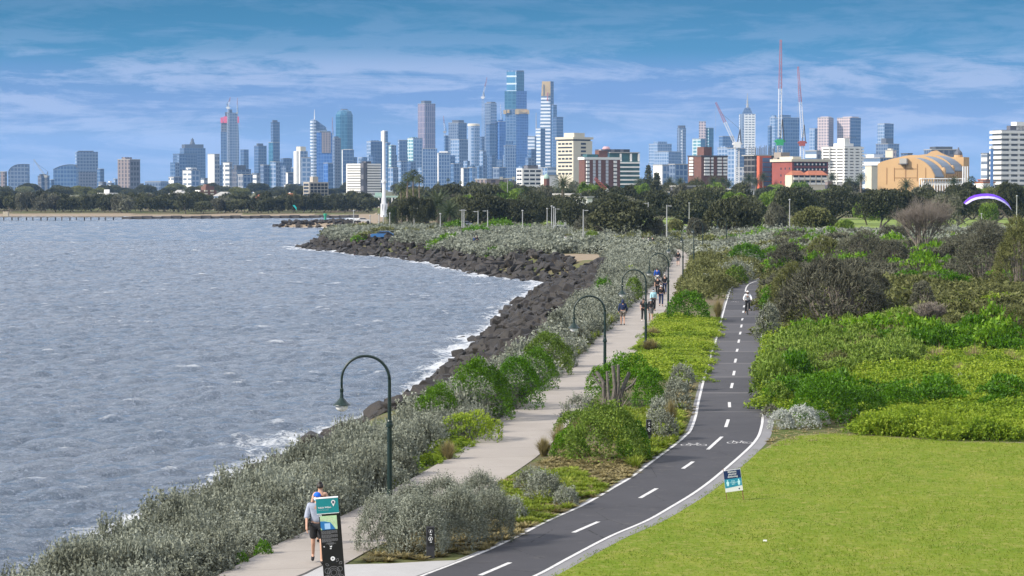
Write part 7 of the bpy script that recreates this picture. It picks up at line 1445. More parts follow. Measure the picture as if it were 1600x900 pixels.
# grey light poles of the car park and park
M_pole = plain('galvanised_steel', (0.40, 0.40, 0.39), 0.5, 0.3, 0.1, 2)
for i, (u, vt, D, arm, lb) in enumerate([(552.5, 330, 520, 0, 'thin grey pole over the cove, leftmost of the row by the blue car'), (578, 338, 520, 0, 'thin grey pole over the cove, second from the left'), (592, 336, 515, 0, 'thin grey pole left of the blue car roof'), (599, 338, 530, 0, 'thin grey pole behind the blue car'), (609, 334, 510, 0, 'thin grey pole at the right end of the blue car'),
        (647, 324, 500, 1, 'light pole in front of the ragged dark tree'), (688, 335, 480, 0, 'short light pole before the drooping palm'), (722, 327, 470, 1, 'light pole left end of the lime shrubs'), (725, 327, 480, -1, 'light pole touching the one at the left end of the lime shrubs'), (747, 329, 470, -1, 'light pole before the middle of the lime shrubs'), (762, 328, 465, -1, 'light pole at the tallest lime shrub'),
        (793, 279, 700, 2, 'very tall floodlight mast left of the bushy fan palm'), (786, 327, 560, 0, 'light pole under the dark trees beside the floodlight mast'), (816.5, 330, 470, 0, 'light pole at the right end of the lime shrubs'), (855, 327, 480, 0, 'first light pole of the tight group before the car park'), (862, 323, 470, 0, 'second light pole of the tight group before the car park'), (865.5, 325, 455, 0, 'third light pole of the tight group before the car park'),
        (868, 325, 490, 1, 'fourth light pole of the tight group before the car park'), (883, 325, 490, 1, 'light pole right of the tight group'), (911.5, 327, 400, 1, 'light pole before the open dark tree by the access road'), (1013, 316, 430, -1, 'tall light pole in front of the largest dark tree'), (1042, 320, 400, 1, 'tall light pole right of the largest dark tree'),
        (1077, 318, 600, 0, 'light pole in the gap between the rounded crowns'), (1175, 322, 640, 1, 'light pole above the wide spreading tree'), (1234, 313, 440, 0, 'light pole before the tall dark park trees'), (1431, 311, 640, 0, 'light pole in front of the dark evergreens below the theatre'), (1439, 313, 620, 1, 'double armed light pole below the theatre'), (1534, 335, 520, 0, 'short pole on the park lawn under the paraglider'), (1589, 307, 500, 0, 'light pole at the right edge beside the paraglider'), (841, 305, 900, 0, 'short pale pole left of the brick turret'), (838, 306, 900, 0, 'pale pole beside the brick turret')]):
    x, y = X(u, D), D; z = H1(x, y); h = Zv(vt, D) - z; e = empty('light_pole', (x, y, z)); tag(e, lb, 'light pole', 'tall grey light poles')
    MB().lathe([(.14, 0), (.11, h * .4), (.07, h)], 8).build('pole', M_pole, e)
    if arm in (1, -1): MB().box(min(0, arm * 1.0), max(0, arm * .45), -.03, .03, h - .22, h - .14).box(min(arm * .3, arm * .8), max(arm * .3, arm * .8), -.10, .10, h - .26, h - .12).build('lamp_head', M_pole, e)
    elif arm == 2: MB().box(-2.2, 2.2, -.12, .12, h - .1, h + .12).box(-2.2, -1.3, -.3, .3, h - .3, h + .5).box(1.3, 2.2, -.3, .3, h - .3, h + .5).build('lamp_head', M_pole, e)
    else: MB().lathe([(.08, h), (.2, h + .04), (.18, h + .2), (.06, h + .25)], 8).build('lamp_head', M_pole, e)

# ------------------------------------------------------------------ lettering
def text(s, size, mat, parent, loc, rot=(math.pi / 2, 0, 0), name='lettering', align='LEFT', bold=0.0, ls=1.0):
    cu = bpy.data.curves.new('t', 'FONT'); cu.body = s; cu.size = size; cu.align_x = align; cu.offset = bold; cu.space_line = ls; cu.extrude = 0.002; cu.resolution_u = 2
    tmp = bpy.data.objects.new('t', cu); COL.objects.link(tmp); dg = bpy.context.evaluated_depsgraph_get(); me = bpy.data.meshes.new_from_object(tmp.evaluated_get(dg)); bpy.data.objects.remove(tmp)
    me.materials.clear(); me.materials.append(mat); me.name = name; return link(name, me, parent, loc, rot)
def disc(r_, y, c, n=20, r0=0.0):
    mb = MB()
    if r0: mb._add([(c[0] + q * math.cos(a), y, c[1] + q * math.sin(a)) for a in np.linspace(0, 2 * math.pi, n, endpoint=False) for q in (r0, r_)], [(2 * i, 2 * i + 1, (2 * i + 3) % (2 * n), (2 * i + 2) % (2 * n)) for i in range(n)])
    else: mb._add([(c[0] + r_ * math.cos(a), y, c[1] + r_ * math.sin(a)) for a in np.linspace(0, 2 * math.pi, n, endpoint=False)], [tuple(range(n))])
    return mb
M_wh = plain('sign_white', (0.80, 0.80, 0.80), .5, 0, .03); M_blk = plain('sign_black', (0.010, 0.010, 0.011), .35, 0, .2); M_teal = plain('sign_teal', (0.010, 0.235, 0.255), .4, 0, .05); M_greyt = plain('sign_grey_print', (0.19, 0.19, 0.20), .5, 0, .05)
M_mapg = plain('map_green', (.46, .66, .38), .5, 0, .15, 12); M_mapb = plain('map_blue', (.02, .17, .42), .5, 0, .05); M_mapl = plain('map_light_blue', (.36, .58, .84), .5, 0, .05); M_mapc = plain('map_cream', (.72, .70, .52), .5, 0, .1, 8)
D = 58.0; xs = X(521, D); e = empty('information_pylon', (xs, D, GZ)); tag(e, 'tall black information pylon with teal cap and map, in front of the walker', 'sign'); e.rotation_euler = (0, math.radians(-4.2), 0.05)
hT = Zv(777.5, D) - GZ; pyx = -.10; q = D / FPX
def px(u, v): return ((u - 521) * q + .0, (Zv(v, D) - GZ))
MB().prism([(-.245 + .02, -.06), (.27, -.06), (.27, .06), (-.225, .06)], 0, hT - .345).build('body', M_blk, e)
MB().box(-.27, .245, -.085, .085, hT - .345, hT).build('cap', M_teal, e); MB().box(-.272, .247, -.087, .087, hT, hT + .014).build('trim', M_wh, e); MB().box(-.272, .247, -.087, .087, hT - .36, hT - .346).build('trim', M_wh, e)
text('Yalukit Willam', .052, M_wh, e, (-.235, -.088, hT - .225), bold=.0012); text('The river home people', .026, plain('pale_teal_print', (.45, .70, .72), .5), e, (-.235, -.088, hT - .275))
disc(.048, -.089, (.13, hT - .095), 20).build('pin_marker', M_wh, e); MB()._add([(.092, -.089, hT - .12), (.168, -.089, hT - .12), (.13, -.089, hT - .20)], [(0, 1, 2)]).build('pin_marker', M_wh, e); disc(.026, -.091, (.13, hT - .095), 14).build('pin_symbol', plain('navy', (.01, .03, .10), .5), e)
disc(.036, -.062, (-.19, hT - .395), 18).build('round_badge', M_wh, e)
z1, z0 = hT - .41, hT - .735; MB().box(-.205, .185, -.066, -.061, z0, z1).build('map', M_mapg, e)
MB()._add([(-.205, -.068, z1 - .12), (-.10, -.068, z1 - .125), (.03, -.068, z1 - .16), (.09, -.068, z1 - .24), (.14, -.068, z0), (-.17, -.068, z0), (-.205, -.068, z0 + .06)], [tuple(range(7))[::-1]]).build('map_bay', M_mapb, e)
MB().box(-.11, .02, -.0705, -.0695, z0 + .015, z0 + .15).build('map_inset', M_mapl, e)
mb = MB()
for a, b_, w in (((-.2, -.06), (.05, -.09), .006), ((.05, -.09), (.185, -.31), .008), ((-.05, -.02), (.185, -.12), .005), ((.0, -.0), (.1, -.2), .004), ((.09, -.02), (.17, -.2), .005), ((-.15, -.01), (-.12, -.1), .005)): 
    mb._add([(a[0], -.069, z1 + a[1] - w), (b_[0], -.069, z1 + b_[1] - w), (b_[0], -.069, z1 + b_[1] + w), (a[0], -.069, z1 + a[1] + w)], [(0, 1, 2, 3)])
mb.build('map_roads', M_mapc, e)
rq = random.Random(8); mb = MB(); zz1 = z0 - .035
for ln in range(15):
    w = .375 if ln % 5 != 4 else .22
    x_ = -.20
    while x_ < -.20 + w: ww = rq.uniform(.02, .05); mb._add([(x_, -.062, zz1), (min(x_ + ww, -.2 + w), -.062, zz1), (min(x_ + ww, -.2 + w), -.062, zz1 + .009), (x_, -.062, zz1 + .009)], [(0, 1, 2, 3)]); x_ += ww + .008
    zz1 -= .0165 if ln % 5 != 4 else .028
mb.build('small_print', M_greyt, e); mb = MB()
for ln, w in enumerate((.15, .24, .12)): mb._add([(.0 - w / 2, -.062, zz1 - ln * .018), (w / 2, -.062, zz1 - ln * .018), (w / 2, -.062, zz1 + .009 - ln * .018), (-w / 2, -.062, zz1 + .009 - ln * .018)], [(0, 1, 2, 3)])
mb.build('small_print', M_greyt, e); zz1 -= .09
MB()._add([(-.175, -.062, zz1 + .02), (-.145, -.062, zz1 + .03), (-.16, -.062, zz1 - .01)], [(0, 1, 2)]).build('crest', M_wh, e); MB()._add([(-.03, -.062, zz1 + .035), (.0, -.062, zz1 + .01), (.025, -.062, zz1 + .035), (.02, -.062, zz1 - .01), (-.02, -.062, zz1 - .01)], [(4, 3, 2, 1, 0)]).build('crest', M_wh, e); MB().box(-.03, .01, -.064, -.062, zz1 - .05, zz1 - .03).build('crest', M_wh, e)
disc(.052, -.062, (.02, hT - 1.42), 22).build('round_badge', M_wh, e); disc(.022, -.0635, (.02, hT - 1.42), 16).build('badge_symbol', M_greyt, e)
zb = hT - 1.42
for cx, cz, rr_ in ((.02, -.33, .15), (.02, -.33, .11), (.02, -.33, .07), (-.12, -.28, .07), (.17, -.25, .06), (-.14, -.48, .10), (.16, -.47, .10), (.16, -.47, .06), (.02, -.6, .12), (-.14, -.48, .06)): 
    disc(rr_, -.0625, (cx, zb + cz), 22, rr_ - .009).build('line_drawing', M_greyt, e)
for cx, cz, a in ((.10, -.08, 1.0), (.16, -.14, .7), (-.08, -.16, 2.6)):
    P = [(cx + .09 * t * math.cos(a) - .025 * math.sin(math.pi * t) * s_ * math.sin(a), zb + cz + .09 * t * math.sin(a) + .025 * math.sin(math.pi * t) * s_ * math.cos(a)) for s_ in (1, -1) for t in (np.linspace(0, 1, 7) if s_ == 1 else np.linspace(1, 0, 7))]
    mb = MB()
    for i in range(len(P) - 1): mb.tube([(P[i][0], -.063, P[i][1]), (P[i + 1][0], -.063, P[i + 1][1])], .004, 4)
    mb.build('line_drawing', M_greyt, e)
# small bollard signs
def bollard(lb, u, v, h, w, seed):
    x, y = G(u, v); y -= .25; e = empty('bollard_sign', (x, y, H1(x, y) - .02), 0.1); tag(e, lb, 'sign'); MB().box(-w / 2, w / 2, -w * .3, w * .3, 0, h).build('post', plain('charcoal_post', (.035, .035, .040), .5, 0, .15, 6), e); MB().box(-w * .38, w * .38, -w * .3 - .012, -w * .3, h * .42, h * .97).build('panel', M_blk, e); yy = -w * .3 - .014
    for k, cz in enumerate((.87, .64)):
        disc(w * .27, yy, (0, h * cz), 20, w * .22).build('ring_symbol', M_greyt if k == 0 else M_wh, e); mb = disc(w * .055, yy, (0.01, h * cz + w * .11), 8); mb.tube([(0, yy, h * cz + w * .05), (-.005, yy, h * cz - w * .05)], w * .06, 5); mb.tube([(0, yy, h * cz - w * .05), (w * .07, yy, h * cz - w * .16)], w * .035, 4); mb.tube([(0, yy, h * cz - w * .05), (-w * .07, yy, h * cz - w * .16)], w * .035, 4); mb.build('figure_symbol', M_wh, e)
        MB()._add([(-.03, yy, h * cz - w * .42), (.03, yy, h * cz - w * .5), (.03, yy, h * cz - w * .34)], [(0, 1, 2)]).build('arrow_symbol', M_wh, e)
bollard('small black bollard sign with two ring symbols in front of the silver saltbush', 673, 870, .83, .205, 1); bollard('small dark bollard sign at the right foot of the big green mound', 1013, 694, .95, .19, 2)
# leaning notice on the lawn
x, y = G(1149, 783); e = empty('notice_board', (x, y, GZ + .02), 0.08); e.rotation_euler = (0, math.radians(-7), .08); tag(e, 'crooked navy and teal notice board on two rusty stakes at the edge of the lawn', 'sign'); M_rust = plain('rusty_stake', (.20, .09, .05), .9, 0, .3, 8)
for sx in (-.25, .25): MB().tube([(sx, .012, -.1), (sx * 1.02, .012, 1.0 if sx < 0 else .93)], .012, 5).build('stake', M_rust, e)
M_navy = plain('notice_navy', (.010, .030, .115), .4, 0, .05); M_nteal = plain('notice_teal', (.02, .28, .42), .4, 0, .05)
MB().box(-.265, .265, -.008, .0, .28, .94).build('panel', M_wh, e); MB().box(-.262, .255, -.012, -.0085, .67, .925).build('navy_field', M_navy, e)
mb = MB(); mb._add([(-.262, -.0115, .40), (.255, -.0115, .44), (.255, -.0115, .669), (-.262, -.0115, .669)], [(0, 1, 2, 3)]); mb.build('teal_field', M_nteal, e)
text('Maintain\nphysical\ndistancing', .078, M_wh, e, (0, -.0135, .855), align='CENTER', bold=.001, ls=.92)
for sx in (-.17, .17):
    mb = disc(.022, -.0135, (sx, .62), 12); mb.lathe([(.006, .0)] * 2, 3) if False else None; mb._add([(sx - .028, -.0135, .46), (sx + .028, -.0135, .46), (sx + .045, -.0135, .57), (sx + .02, -.0135, .595), (sx - .02, -.0135, .595), (sx - .045, -.0135, .57)], [tuple(range(6))]); mb.build('figure_symbol', plain('pale_aqua', (.55, .85, .92), .5), e)
text('Keep\n1.5 metres\napart', .048, plain('pale_aqua', (.55, .85, .92), .5), e, (0, -.0135, .585), align='CENTER', bold=.0012, ls=.95); disc(.022, -.0115, (.16, .345), 14).build('crest', plain('navy', (.01, .03, .10), .5), e)

# ------------------------------------------------------------------ people
DG = bpy.context.evaluated_depsgraph_get
def skin_mesh(name, verts, edges, radii, mat, root=0, sub=2):
    me = bpy.data.meshes.new('s'); me.from_pydata([tuple(v) for v in verts], edges, []); ob = bpy.data.objects.new('s', me); COL.objects.link(ob)
    m = ob.modifiers.new('k', 'SKIN'); m.use_smooth_shade = True
    lay = me.skin_vertices[0].data if len(me.skin_vertices) else None
    if lay is None:
        bpy.context.view_layer.objects.active = ob; bm = bmesh.new(); bm.from_mesh(me); bm.verts.layers.skin.verify(); bm.to_mesh(me); bm.free(); lay = me.skin_vertices[0].data
    for i, r_ in enumerate(radii): lay[i].radius = (r_, r_) if isinstance(r_, float) else r_; lay[i].use_root = i == root
    s_ = ob.modifiers.new('u', 'SUBSURF'); s_.levels = sub; s_.render_levels = sub
    bpy.context.view_layer.update(); out_ = bpy.data.meshes.new_from_object(ob.evaluated_get(DG())); bpy.data.objects.remove(ob); out_.name = name; out_.materials.clear(); out_.materials.append(mat)
    out_.polygons.foreach_set('use_smooth', [True] * len(out_.polygons)); return out_
SKIN = plain('skin', (.50, .29, .20), .55, 0, .06, 6); DSKIN = plain('tanned_skin', (.38, .21, .14), .55, 0, .06, 6)
def cloth(n, c): return plain(n, c, .9, 0, .18, 9)
HAIRD = plain('dark_hair', (.020, .014, .011), .6, 0, .2, 20); HAIRB = plain('brown_hair', (.10, .055, .03), .6, 0, .2, 20)
BLK, NAVY, MASK = cloth('black_cloth', (.014, .014, .016)), cloth('navy_cloth', (.012, .024, .075)), cloth('face_mask', (.52, .66, .76))
def person(lb, loc, yaw, H=1.75, top=BLK, sleeves='long', legs=BLK, leglen='long', shoes=BLK, skin=SKIN, hair=HAIRD, hat=None, mask=None, walk=.3, arms=(.25, -.25), female=False, cardigan=None, hood=False, bun=False, pose=None, hands=False, skirt=False, sub=1, build=1.0):
    """faces local -y; walk = stride half length in metres"""
    s = H / 1.75; e = empty('person', loc, yaw); tag(e, lb, 'person')
    J = dict(pelvis=(0, 0, .97), waist=(0, 0, 1.12), chest=(0, -.01, 1.32), neck=(0, 0, 1.49), head=(0, -.02, 1.60), crown=(0, 0, 1.68))
    for k, sx in (('L', 1), ('R', -1)):
        st = walk * (1 if k == 'L' else -1); a = arms[0 if k == 'L' else 1]; sh = (.165 if female else .19) * (1 + .3 * (build - 1))
        J['sh' + k] = (sx * sh, 0, 1.42); J['el' + k] = (sx * (sh + .06), a * .25 + .02, 1.15); J['wr' + k] = (sx * (sh + .075), a * .75 - .05, .92 + abs(a) * .06); J['hd' + k] = (sx * (sh + .07), a * .95 - .06, .83 + abs(a) * .08)
        J['hip' + k] = (sx * .095, 0, .92); J['kn' + k] = (sx * .10, -st * .45 - .05 - .05 * (st < 0) , .51); J['an' + k] = (sx * .095, -st * .95 + .02, .095 + max(0, -st) * .30); J['toe' + k] = (sx * .115, -st * .95 - .15, .04 + max(0, -st) * .05)
    if pose: J.update(pose)
    J = {k: Vector(v) * s for k, v in J.items()}; bw = build
    names, rad, edges = [], [], []
    def chain(ns, rs, close=None):
        i0 = len(names)
        for n_, r_ in zip(ns, rs): names.append(n_); rad.append((r_[0] * s, r_[1] * s) if isinstance(r_, tuple) else r_ * s)
        for i in range(len(ns) - 1): edges.append((i0 + i, i0 + i + 1))
        if close is not None: edges.append((names.index(close), i0))
    chain(['pelvis', 'waist', 'chest', 'neck', 'head', 'crown'], [(.135 * bw, .10 * bw), (.125 * bw, .095 * bw), (.155 * bw, .105 * bw), .055, (.080, .098), (.068, .082)])
    for k in 'LR': chain(['sh' + k, 'el' + k, 'wr' + k, 'hd' + k], [.055, .040, .027, .036], 'chest'); chain(['hip' + k, 'kn' + k, 'an' + k, 'toe' + k], [.082, .055, .038, .032], 'pelvis')
    link('body', skin_mesh('body', [J[n_] for n_ in names], edges, rad, skin, 0, max(1, sub)), e)
    hs_ = J['head']
    if sub > 1:
        mb = MB(); mb.smooth = True; c = hs_; f = -.097 * s
        mb.lathe([(.004 * s, .012 * s), (.014 * s, 0), (.010 * s, -.018 * s)], 8, (c.x, c.y + f, c.z)); mb.build('nose', skin, e)
        for sx in (-1, 1): MB().lathe([(.004 * s, -.03 * s), (.016 * s, -.01 * s), (.018 * s, .02 * s), (.004 * s, .035 * s)], 6, (c.x + sx * .083 * s, c.y + .01, c.z)).build('ear', skin, e); MB().lathe([(.002, -.008), (.010, 0), (.002, .008)], 8, (c.x + sx * .032 * s, c.y - .088 * s, c.z + .03 * s)).build('eye', plain('eye', (.03, .02, .02)), e)
    # clothes grow from the same joints, a little larger
    def garment(nm, parts, mat, grow):
        ns, rs, ed = [], [], []
        for p in parts:
            i0 = len(ns)
            for (n_, r_) in p['c']: ns.append(J[n_] if isinstance(n_, str) else n_); rs.append((r_[0] * s + grow, r_[1] * s + grow) if isinstance(r_, tuple) else r_ * s + grow)
            for i in range(len(p['c']) - 1): ed.append((i0 + i, i0 + i + 1))
            if 'j' in p: ed.append((p['j'], i0))
        link(nm, skin_mesh(nm, ns, ed, rs, mat, 0, max(1, sub)), e)
    g_ = .018; tp = [{'c': [('pelvis', (.145 * bw, .105 * bw)), ('waist', (.135 * bw, .10 * bw)), ('chest', (.162 * bw, .11 * bw)), (J['neck'] - Vector((0, 0, .03 * s)), .062)]}]
    for k in 'LR':
        if sleeves == 'long': tp.append({'c': [('sh' + k, .062), ('el' + k, .050), ('wr' + k, .036)], 'j': 2})
        elif sleeves == 'half': tp.append({'c': [('sh' + k, .060), (J['sh' + k].lerp(J['el' + k], .75), .054)], 'j': 2})
        elif sleeves == 'rolled': tp.append({'c': [('sh' + k, .064), ('el' + k, .054), (J['el' + k].lerp(J['wr' + k], .25), .048)], 'j': 2})
    garment('top', tp, top, g_)
    if skirt: MB().lathe([(.20 * s, .62 * s), (.17 * s, .85 * s), (.145 * s, 1.02 * s)], 14, (0, 0, 0)).build('skirt', legs, e)
    else:
        tr = [{'c': [(J['pelvis'] + Vector((0, 0, .04 * s)), (.138 * bw, .103 * bw))]}]
        for k in 'LR':
            kn, an = J['kn' + k], J['an' + k]
            if leglen == 'long': tr.append({'c': [('hip' + k, .094), ('kn' + k, .066), (an + Vector((0, 0, .03 * s)), .050)], 'j': 0})
            else: tr.append({'c': [('hip' + k, .100), (J['hip' + k].lerp(kn, .5), .092), (J['hip' + k].lerp(kn, .84), .086)], 'j': 0})
        garment('shorts' if leglen != 'long' else 'trousers', tr, legs, .012)
    for k in 'LR': garment('shoe', [{'c': [(J['an' + k] + Vector((0, .04, -.035)) * s, .040), (J['an' + k].lerp(J['toe' + k], .5) + Vector((0, 0, -.01)) * s, .042), ('toe' + k, .036)]}], shoes, .004)
    if cardigan:
        for sx in (-1, 1): garment('cardigan', [{'c': [(Vector((sx * .13, .01, 1.38)) * s, .06), (Vector((sx * .14, .02, 1.1)) * s, .055), (Vector((sx * .15, .03, .78)) * s, .06)]}], cardigan, .02)
    c = hs_ + Vector((0, .012, .022)) * s
    def cap_(nm, mat, r1, z0, z1, back=0.0):
        mb = MB(); mb.smooth = True; n = 7; pr = [(r1 * math.cos(t) if t < 1.5 else .004, z0 + (z1 - z0) * math.sin(t)) for t in np.linspace(0, math.pi / 2, n)]; mb.lathe(pr, 14, (0, 0, 0)); mb.xform(Matrix.Translation(c + Vector((0, back, 0)) * s) @ Matrix.Diagonal((.92, 1.12, 1, 1))); return mb.build(nm, mat, e)
    if hood: cap_('hood', top, .118 * s, -.13 * s, .135 * s, .02)
    elif hat: cap_('cap', hat, .104 * s, .028 * s, .122 * s); MB().box(c.x - .062 * s, c.x + .062 * s, c.y - .175 * s, c.y - .085 * s, c.z + .024 * s, c.z + .036 * s).build('cap_peak', hat, e); cap_('hair', hair, .099 * s, -.05 * s, .06 * s, .028)
    else: cap_('hair', hair, .103 * s, -.045 * s, .118 * s, .022)
    if bun: MB().lathe([(.01, -.04), (.035, -.02), (.042, 0), (.03, .02), (.01, .03)], 10, (c.x, c.y + .07, c.z + .105 * s)).build('hair_bun', hair, e)
    if mask: mb = MB(); mb.smooth = True; mb.lathe([(.050 * s, -.075 * s), (.082 * s, -.045 * s), (.088 * s, -.01 * s), (.080 * s, .012 * s)], 12, (hs_.x, hs_.y - .022 * s, hs_.z)); mb.build('face_mask', mask, e)
    if hands:
        for k, sx in (('L', 1), ('R', -1)):
            w, h = J['wr' + k], J['hd' + k]; d = (h - w).normalized(); ac = Vector((0, -1, 0)); ac = (ac - d * ac.dot(d)).normalized()
            for i in range(4):
                b0 = h + ac * (.026 - .017 * i) * s; L_ = (.075, .085, .080, .062)[i] * s; cu = Vector((-sx * .35, 0, 0)); p1 = b0 + d * L_ * .5; p2 = p1 + (d + cu).normalized() * L_ * .35; p3 = p2 + (d + cu * 2.2).normalized() * L_ * .25
                mb = MB(); mb.smooth = True; mb.tube([b0, p1, p2, p3], [.0100 * s, .0092 * s, .0084 * s, .0065 * s], 6); mb.build('finger', skin, e)
            b0 = w.lerp(h, .45) + ac * .028 * s; mb = MB(); mb.smooth = True; mb.tube([b0, b0 + (ac * .7 + d * .5) * .045 * s, b0 + (ac * .8 + d * 1.3) * .055 * s], [.013 * s, .011 * s, .008 * s], 6); mb.build('thumb', skin, e)
    return e
def at(u, v): x, y = G(u, v); return (x, y, GZ + .022)
LG, KHA = cloth('grey_marle', (.33, .36, .44)), cloth('khaki_grey_cloth', (.17, .145, .125))
person('man in blue cap, face mask, grey top and black shorts walking towards the camera', at(496, 881), .12, 1.80, LG, 'rolled', BLK, 'short', BLK, SKIN, HAIRB, cloth('royal_blue_cap', (.012, .12, .55)), MASK, .26, (.42, -.30), hands=True, sub=2, build=1.12)
x, y = X(499, 65.8), 65.8; person('woman with dark hair bun and maroon singlet walking away behind the capped man', (x, y, GZ + .022), math.pi - .1, 1.66, cloth('maroon_cloth', (.065, .014, .020)), 'none', BLK, 'long', BLK, SKIN, HAIRD, None, None, .2, (.2, -.2), True, bun=True, sub=2)
person('walker in navy hooded jacket and khaki shorts seen from behind on the path', at(973, 509), math.pi, 1.78, NAVY, 'long', KHA, 'short', BLK, SKIN, hood=True, walk=.12, arms=(.1, -.1), build=1.15)
person('person in black with white shoes, left one of the pair by the third lamp', at(1005.5, 503), .1, 1.66, BLK, 'half', BLK, 'long', plain('white_shoe', (.7, .7, .7)), SKIN, HAIRD, walk=.10, arms=(.35, -.35))
person('woman in mask, black top, grey cardigan and short skirt beside the third lamp', at(1017, 503), -.1, 1.66, BLK, 'long', cloth('grey_skirt', (.13, .12, .12)), 'short', SKIN, SKIN, HAIRB, None, MASK, .12, (.15, -.15), True, cloth('grey_cardigan', (.20, .19, .19)), skirt=True)
person('woman in a light blue jumper and black trousers wearing a mask', at(1021, 486), .1, 1.68, cloth('light_blue_jumper', (.36, .60, .66)), 'long', BLK, 'long', BLK, SKIN, HAIRD, None, MASK, .1, (.12, -.2), True, build=1.1)
person('man in black jacket and white mask right of the light blue jumper', at(1033, 479), 0, 1.78, BLK, 'long', NAVY, 'long', BLK, SKIN, HAIRD, None, cloth('white_mask', (.75, .75, .75)), .12, (.15, -.15))
person('walker in black with bare arms, seen from behind, below the royal blue jacket', at(1027.5, 464), math.pi, 1.74, BLK, 'half', BLK, 'long', BLK, SKIN, HAIRD, walk=.12)
person('walker in black jacket and pale cap just left of the fourth lamp pole', at(1038.5, 461), math.pi + .1, 1.80, BLK, 'long', NAVY, 'long', BLK, SKIN, HAIRB, cloth('pale_cap', (.50, .45, .38)), walk=.14)
person('walker in a royal blue jacket and white shorts ahead of the group', at(1026.5, 447), math.pi, 1.74, cloth('royal_blue_jacket', (.012, .07, .34)), 'long', cloth('white_shorts', (.6, .6, .58)), 'short', BLK, SKIN, HAIRD, walk=.12)
person('lone walker in a black jacket and grey shorts at the far end of the footpath', at(1059.5, 416), math.pi, 1.80, BLK, 'long', cloth('mid_grey_shorts', (.13, .13, .15)), 'short', BLK, SKIN, HAIRD, walk=.14)
WT = cloth('white_shirt', (.66, .66, .66))
for i, (u, D, tm, lm, lb) in enumerate([(1005, 369, WT, BLK, 'walker in white behind the heath, left one of three heads'), (1013.5, 367, WT, NAVY, 'walker in white behind the heath, middle one of three'), (1020, 369, BLK, BLK, 'walker in black behind the heath, right one of three'),
        (741, 396, cloth('dull_blue', (.08, .14, .3)), BLK, 'person in blue sitting among the far heath'), (745.5, 396, BLK, BLK, 'person in black beside the blue one in the far heath'), (540, 440, BLK, BLK, 'dark figure on the tip of the point'), (553.5, 450, BLK, BLK, 'dark figure by the thin poles on the point'), (1404, 463, BLK, BLK, 'lone dark figure standing on the park lawn'),
        (1513, 460, NAVY, BLK, 'left one of two dark figures flying the paraglider'), (1519.5, 455, BLK, BLK, 'right one of two dark figures flying the paraglider'), (884, 375, WT, BLK, 'walker in white on the park access road'), (892, 372, WT, NAVY, 'second walker in white on the park access road')]):
    x = X(u, D); person(lb, (x, D, H1(x, D) + (.25 if i < 3 else 0.35 if i in (3, 4, 10, 11) else 0)), (i * 1.3) % 6.28, 1.76, tm, 'long', lm, 'long', BLK, SKIN, HAIRD, walk=.12)
# cyclist
x, y = G(1168, 492); bz = GZ + .022
e = empty('bicycle', (x, y, bz), -.06); tag(e, 'dark bicycle coming down the left of the bike path', 'bicycle'); M_tyre = plain('tyre_rubber', (.012, .012, .013), .8); M_frame = plain('bike_frame', (.02, .022, .03), .35)
for wy in (-.52, .52):
    mb = MB(); mb.smooth = True; mb.tube([(0, wy + .335 * math.cos(a), .345 + .335 * math.sin(a)) for a in np.linspace(0, 2 * math.pi, 25)], .017, 6, False); t_ = mb.build('wheel', M_tyre, e)
    mb = MB()
    for a in np.linspace(0, math.pi, 8, endpoint=False): mb.tube([(0, wy + .32 * math.cos(a), .345 + .32 * math.sin(a)), (0, wy - .32 * math.cos(a), .345 - .32 * math.sin(a))], .0015, 3)
    mb.build('spokes', stl, t_)
mb = MB(); A_p, B_p, C_p, D_p = (0, -.36, .86), (0, .17, .80), (0, .08, .29), (0, .52, .345)
for p, q in ((A_p, B_p), (A_p, C_p), (B_p, C_p), (B_p, D_p), (C_p, D_p), ((0, -.52, .345), A_p), (A_p, (0, -.38, 1.02)), (B_p, (0, .20, .93))): mb.tube([p, q], .017, 6)
mb.build('frame', M_frame, e); MB().tube([(-.29, -.33, 1.04), (-.1, -.40, 1.04), (.1, -.40, 1.04), (.29, -.33, 1.04)], .013, 6).build('handlebar', M_frame, e); MB().box(-.07, .07, .08, .32, .92, .96).build('saddle', BLK, e); MB().tube([(-.17, .1, .20), (-.04, .08, .29)], .012, 4).tube([(.17, .06, .38), (.04, .08, .29)], .012, 4).build('pedal', M_frame, e)
ps = dict(pelvis=(0, .22, 1.02), waist=(0, .14, 1.16), chest=(0, .0, 1.36), neck=(0, -.08, 1.52), head=(0, -.12, 1.62), crown=(0, -.10, 1.70))
for k, sx, kz, ky, az_, ay in (('L', 1, .86, -.16, .48, .04), ('R', -1, .64, -.10, .28, .12)):
    ps['sh' + k] = (sx * .17, -.03, 1.45); ps['el' + k] = (sx * .28, -.14, 1.22); ps['wr' + k] = (sx * .27, -.30, 1.08); ps['hd' + k] = (sx * .27, -.34, 1.07); ps['hip' + k] = (sx * .09, .20, .98); ps['kn' + k] = (sx * .12, ky, kz); ps['an' + k] = (sx * .13, ay, az_ - .12 + .02); ps['toe' + k] = (sx * .15, ay - .15, az_ - .16)
person('cyclist in a white jacket, white helmet and black tights riding towards the camera', (x, y, bz), -.06, 1.75, cloth('white_jacket', (.74, .76, .78)), 'long', BLK, 'long', BLK, SKIN, HAIRD, plain('white_helmet', (.7, .68, .64), .4), BLK, 0, (0, 0), True, pose=ps, sub=2)
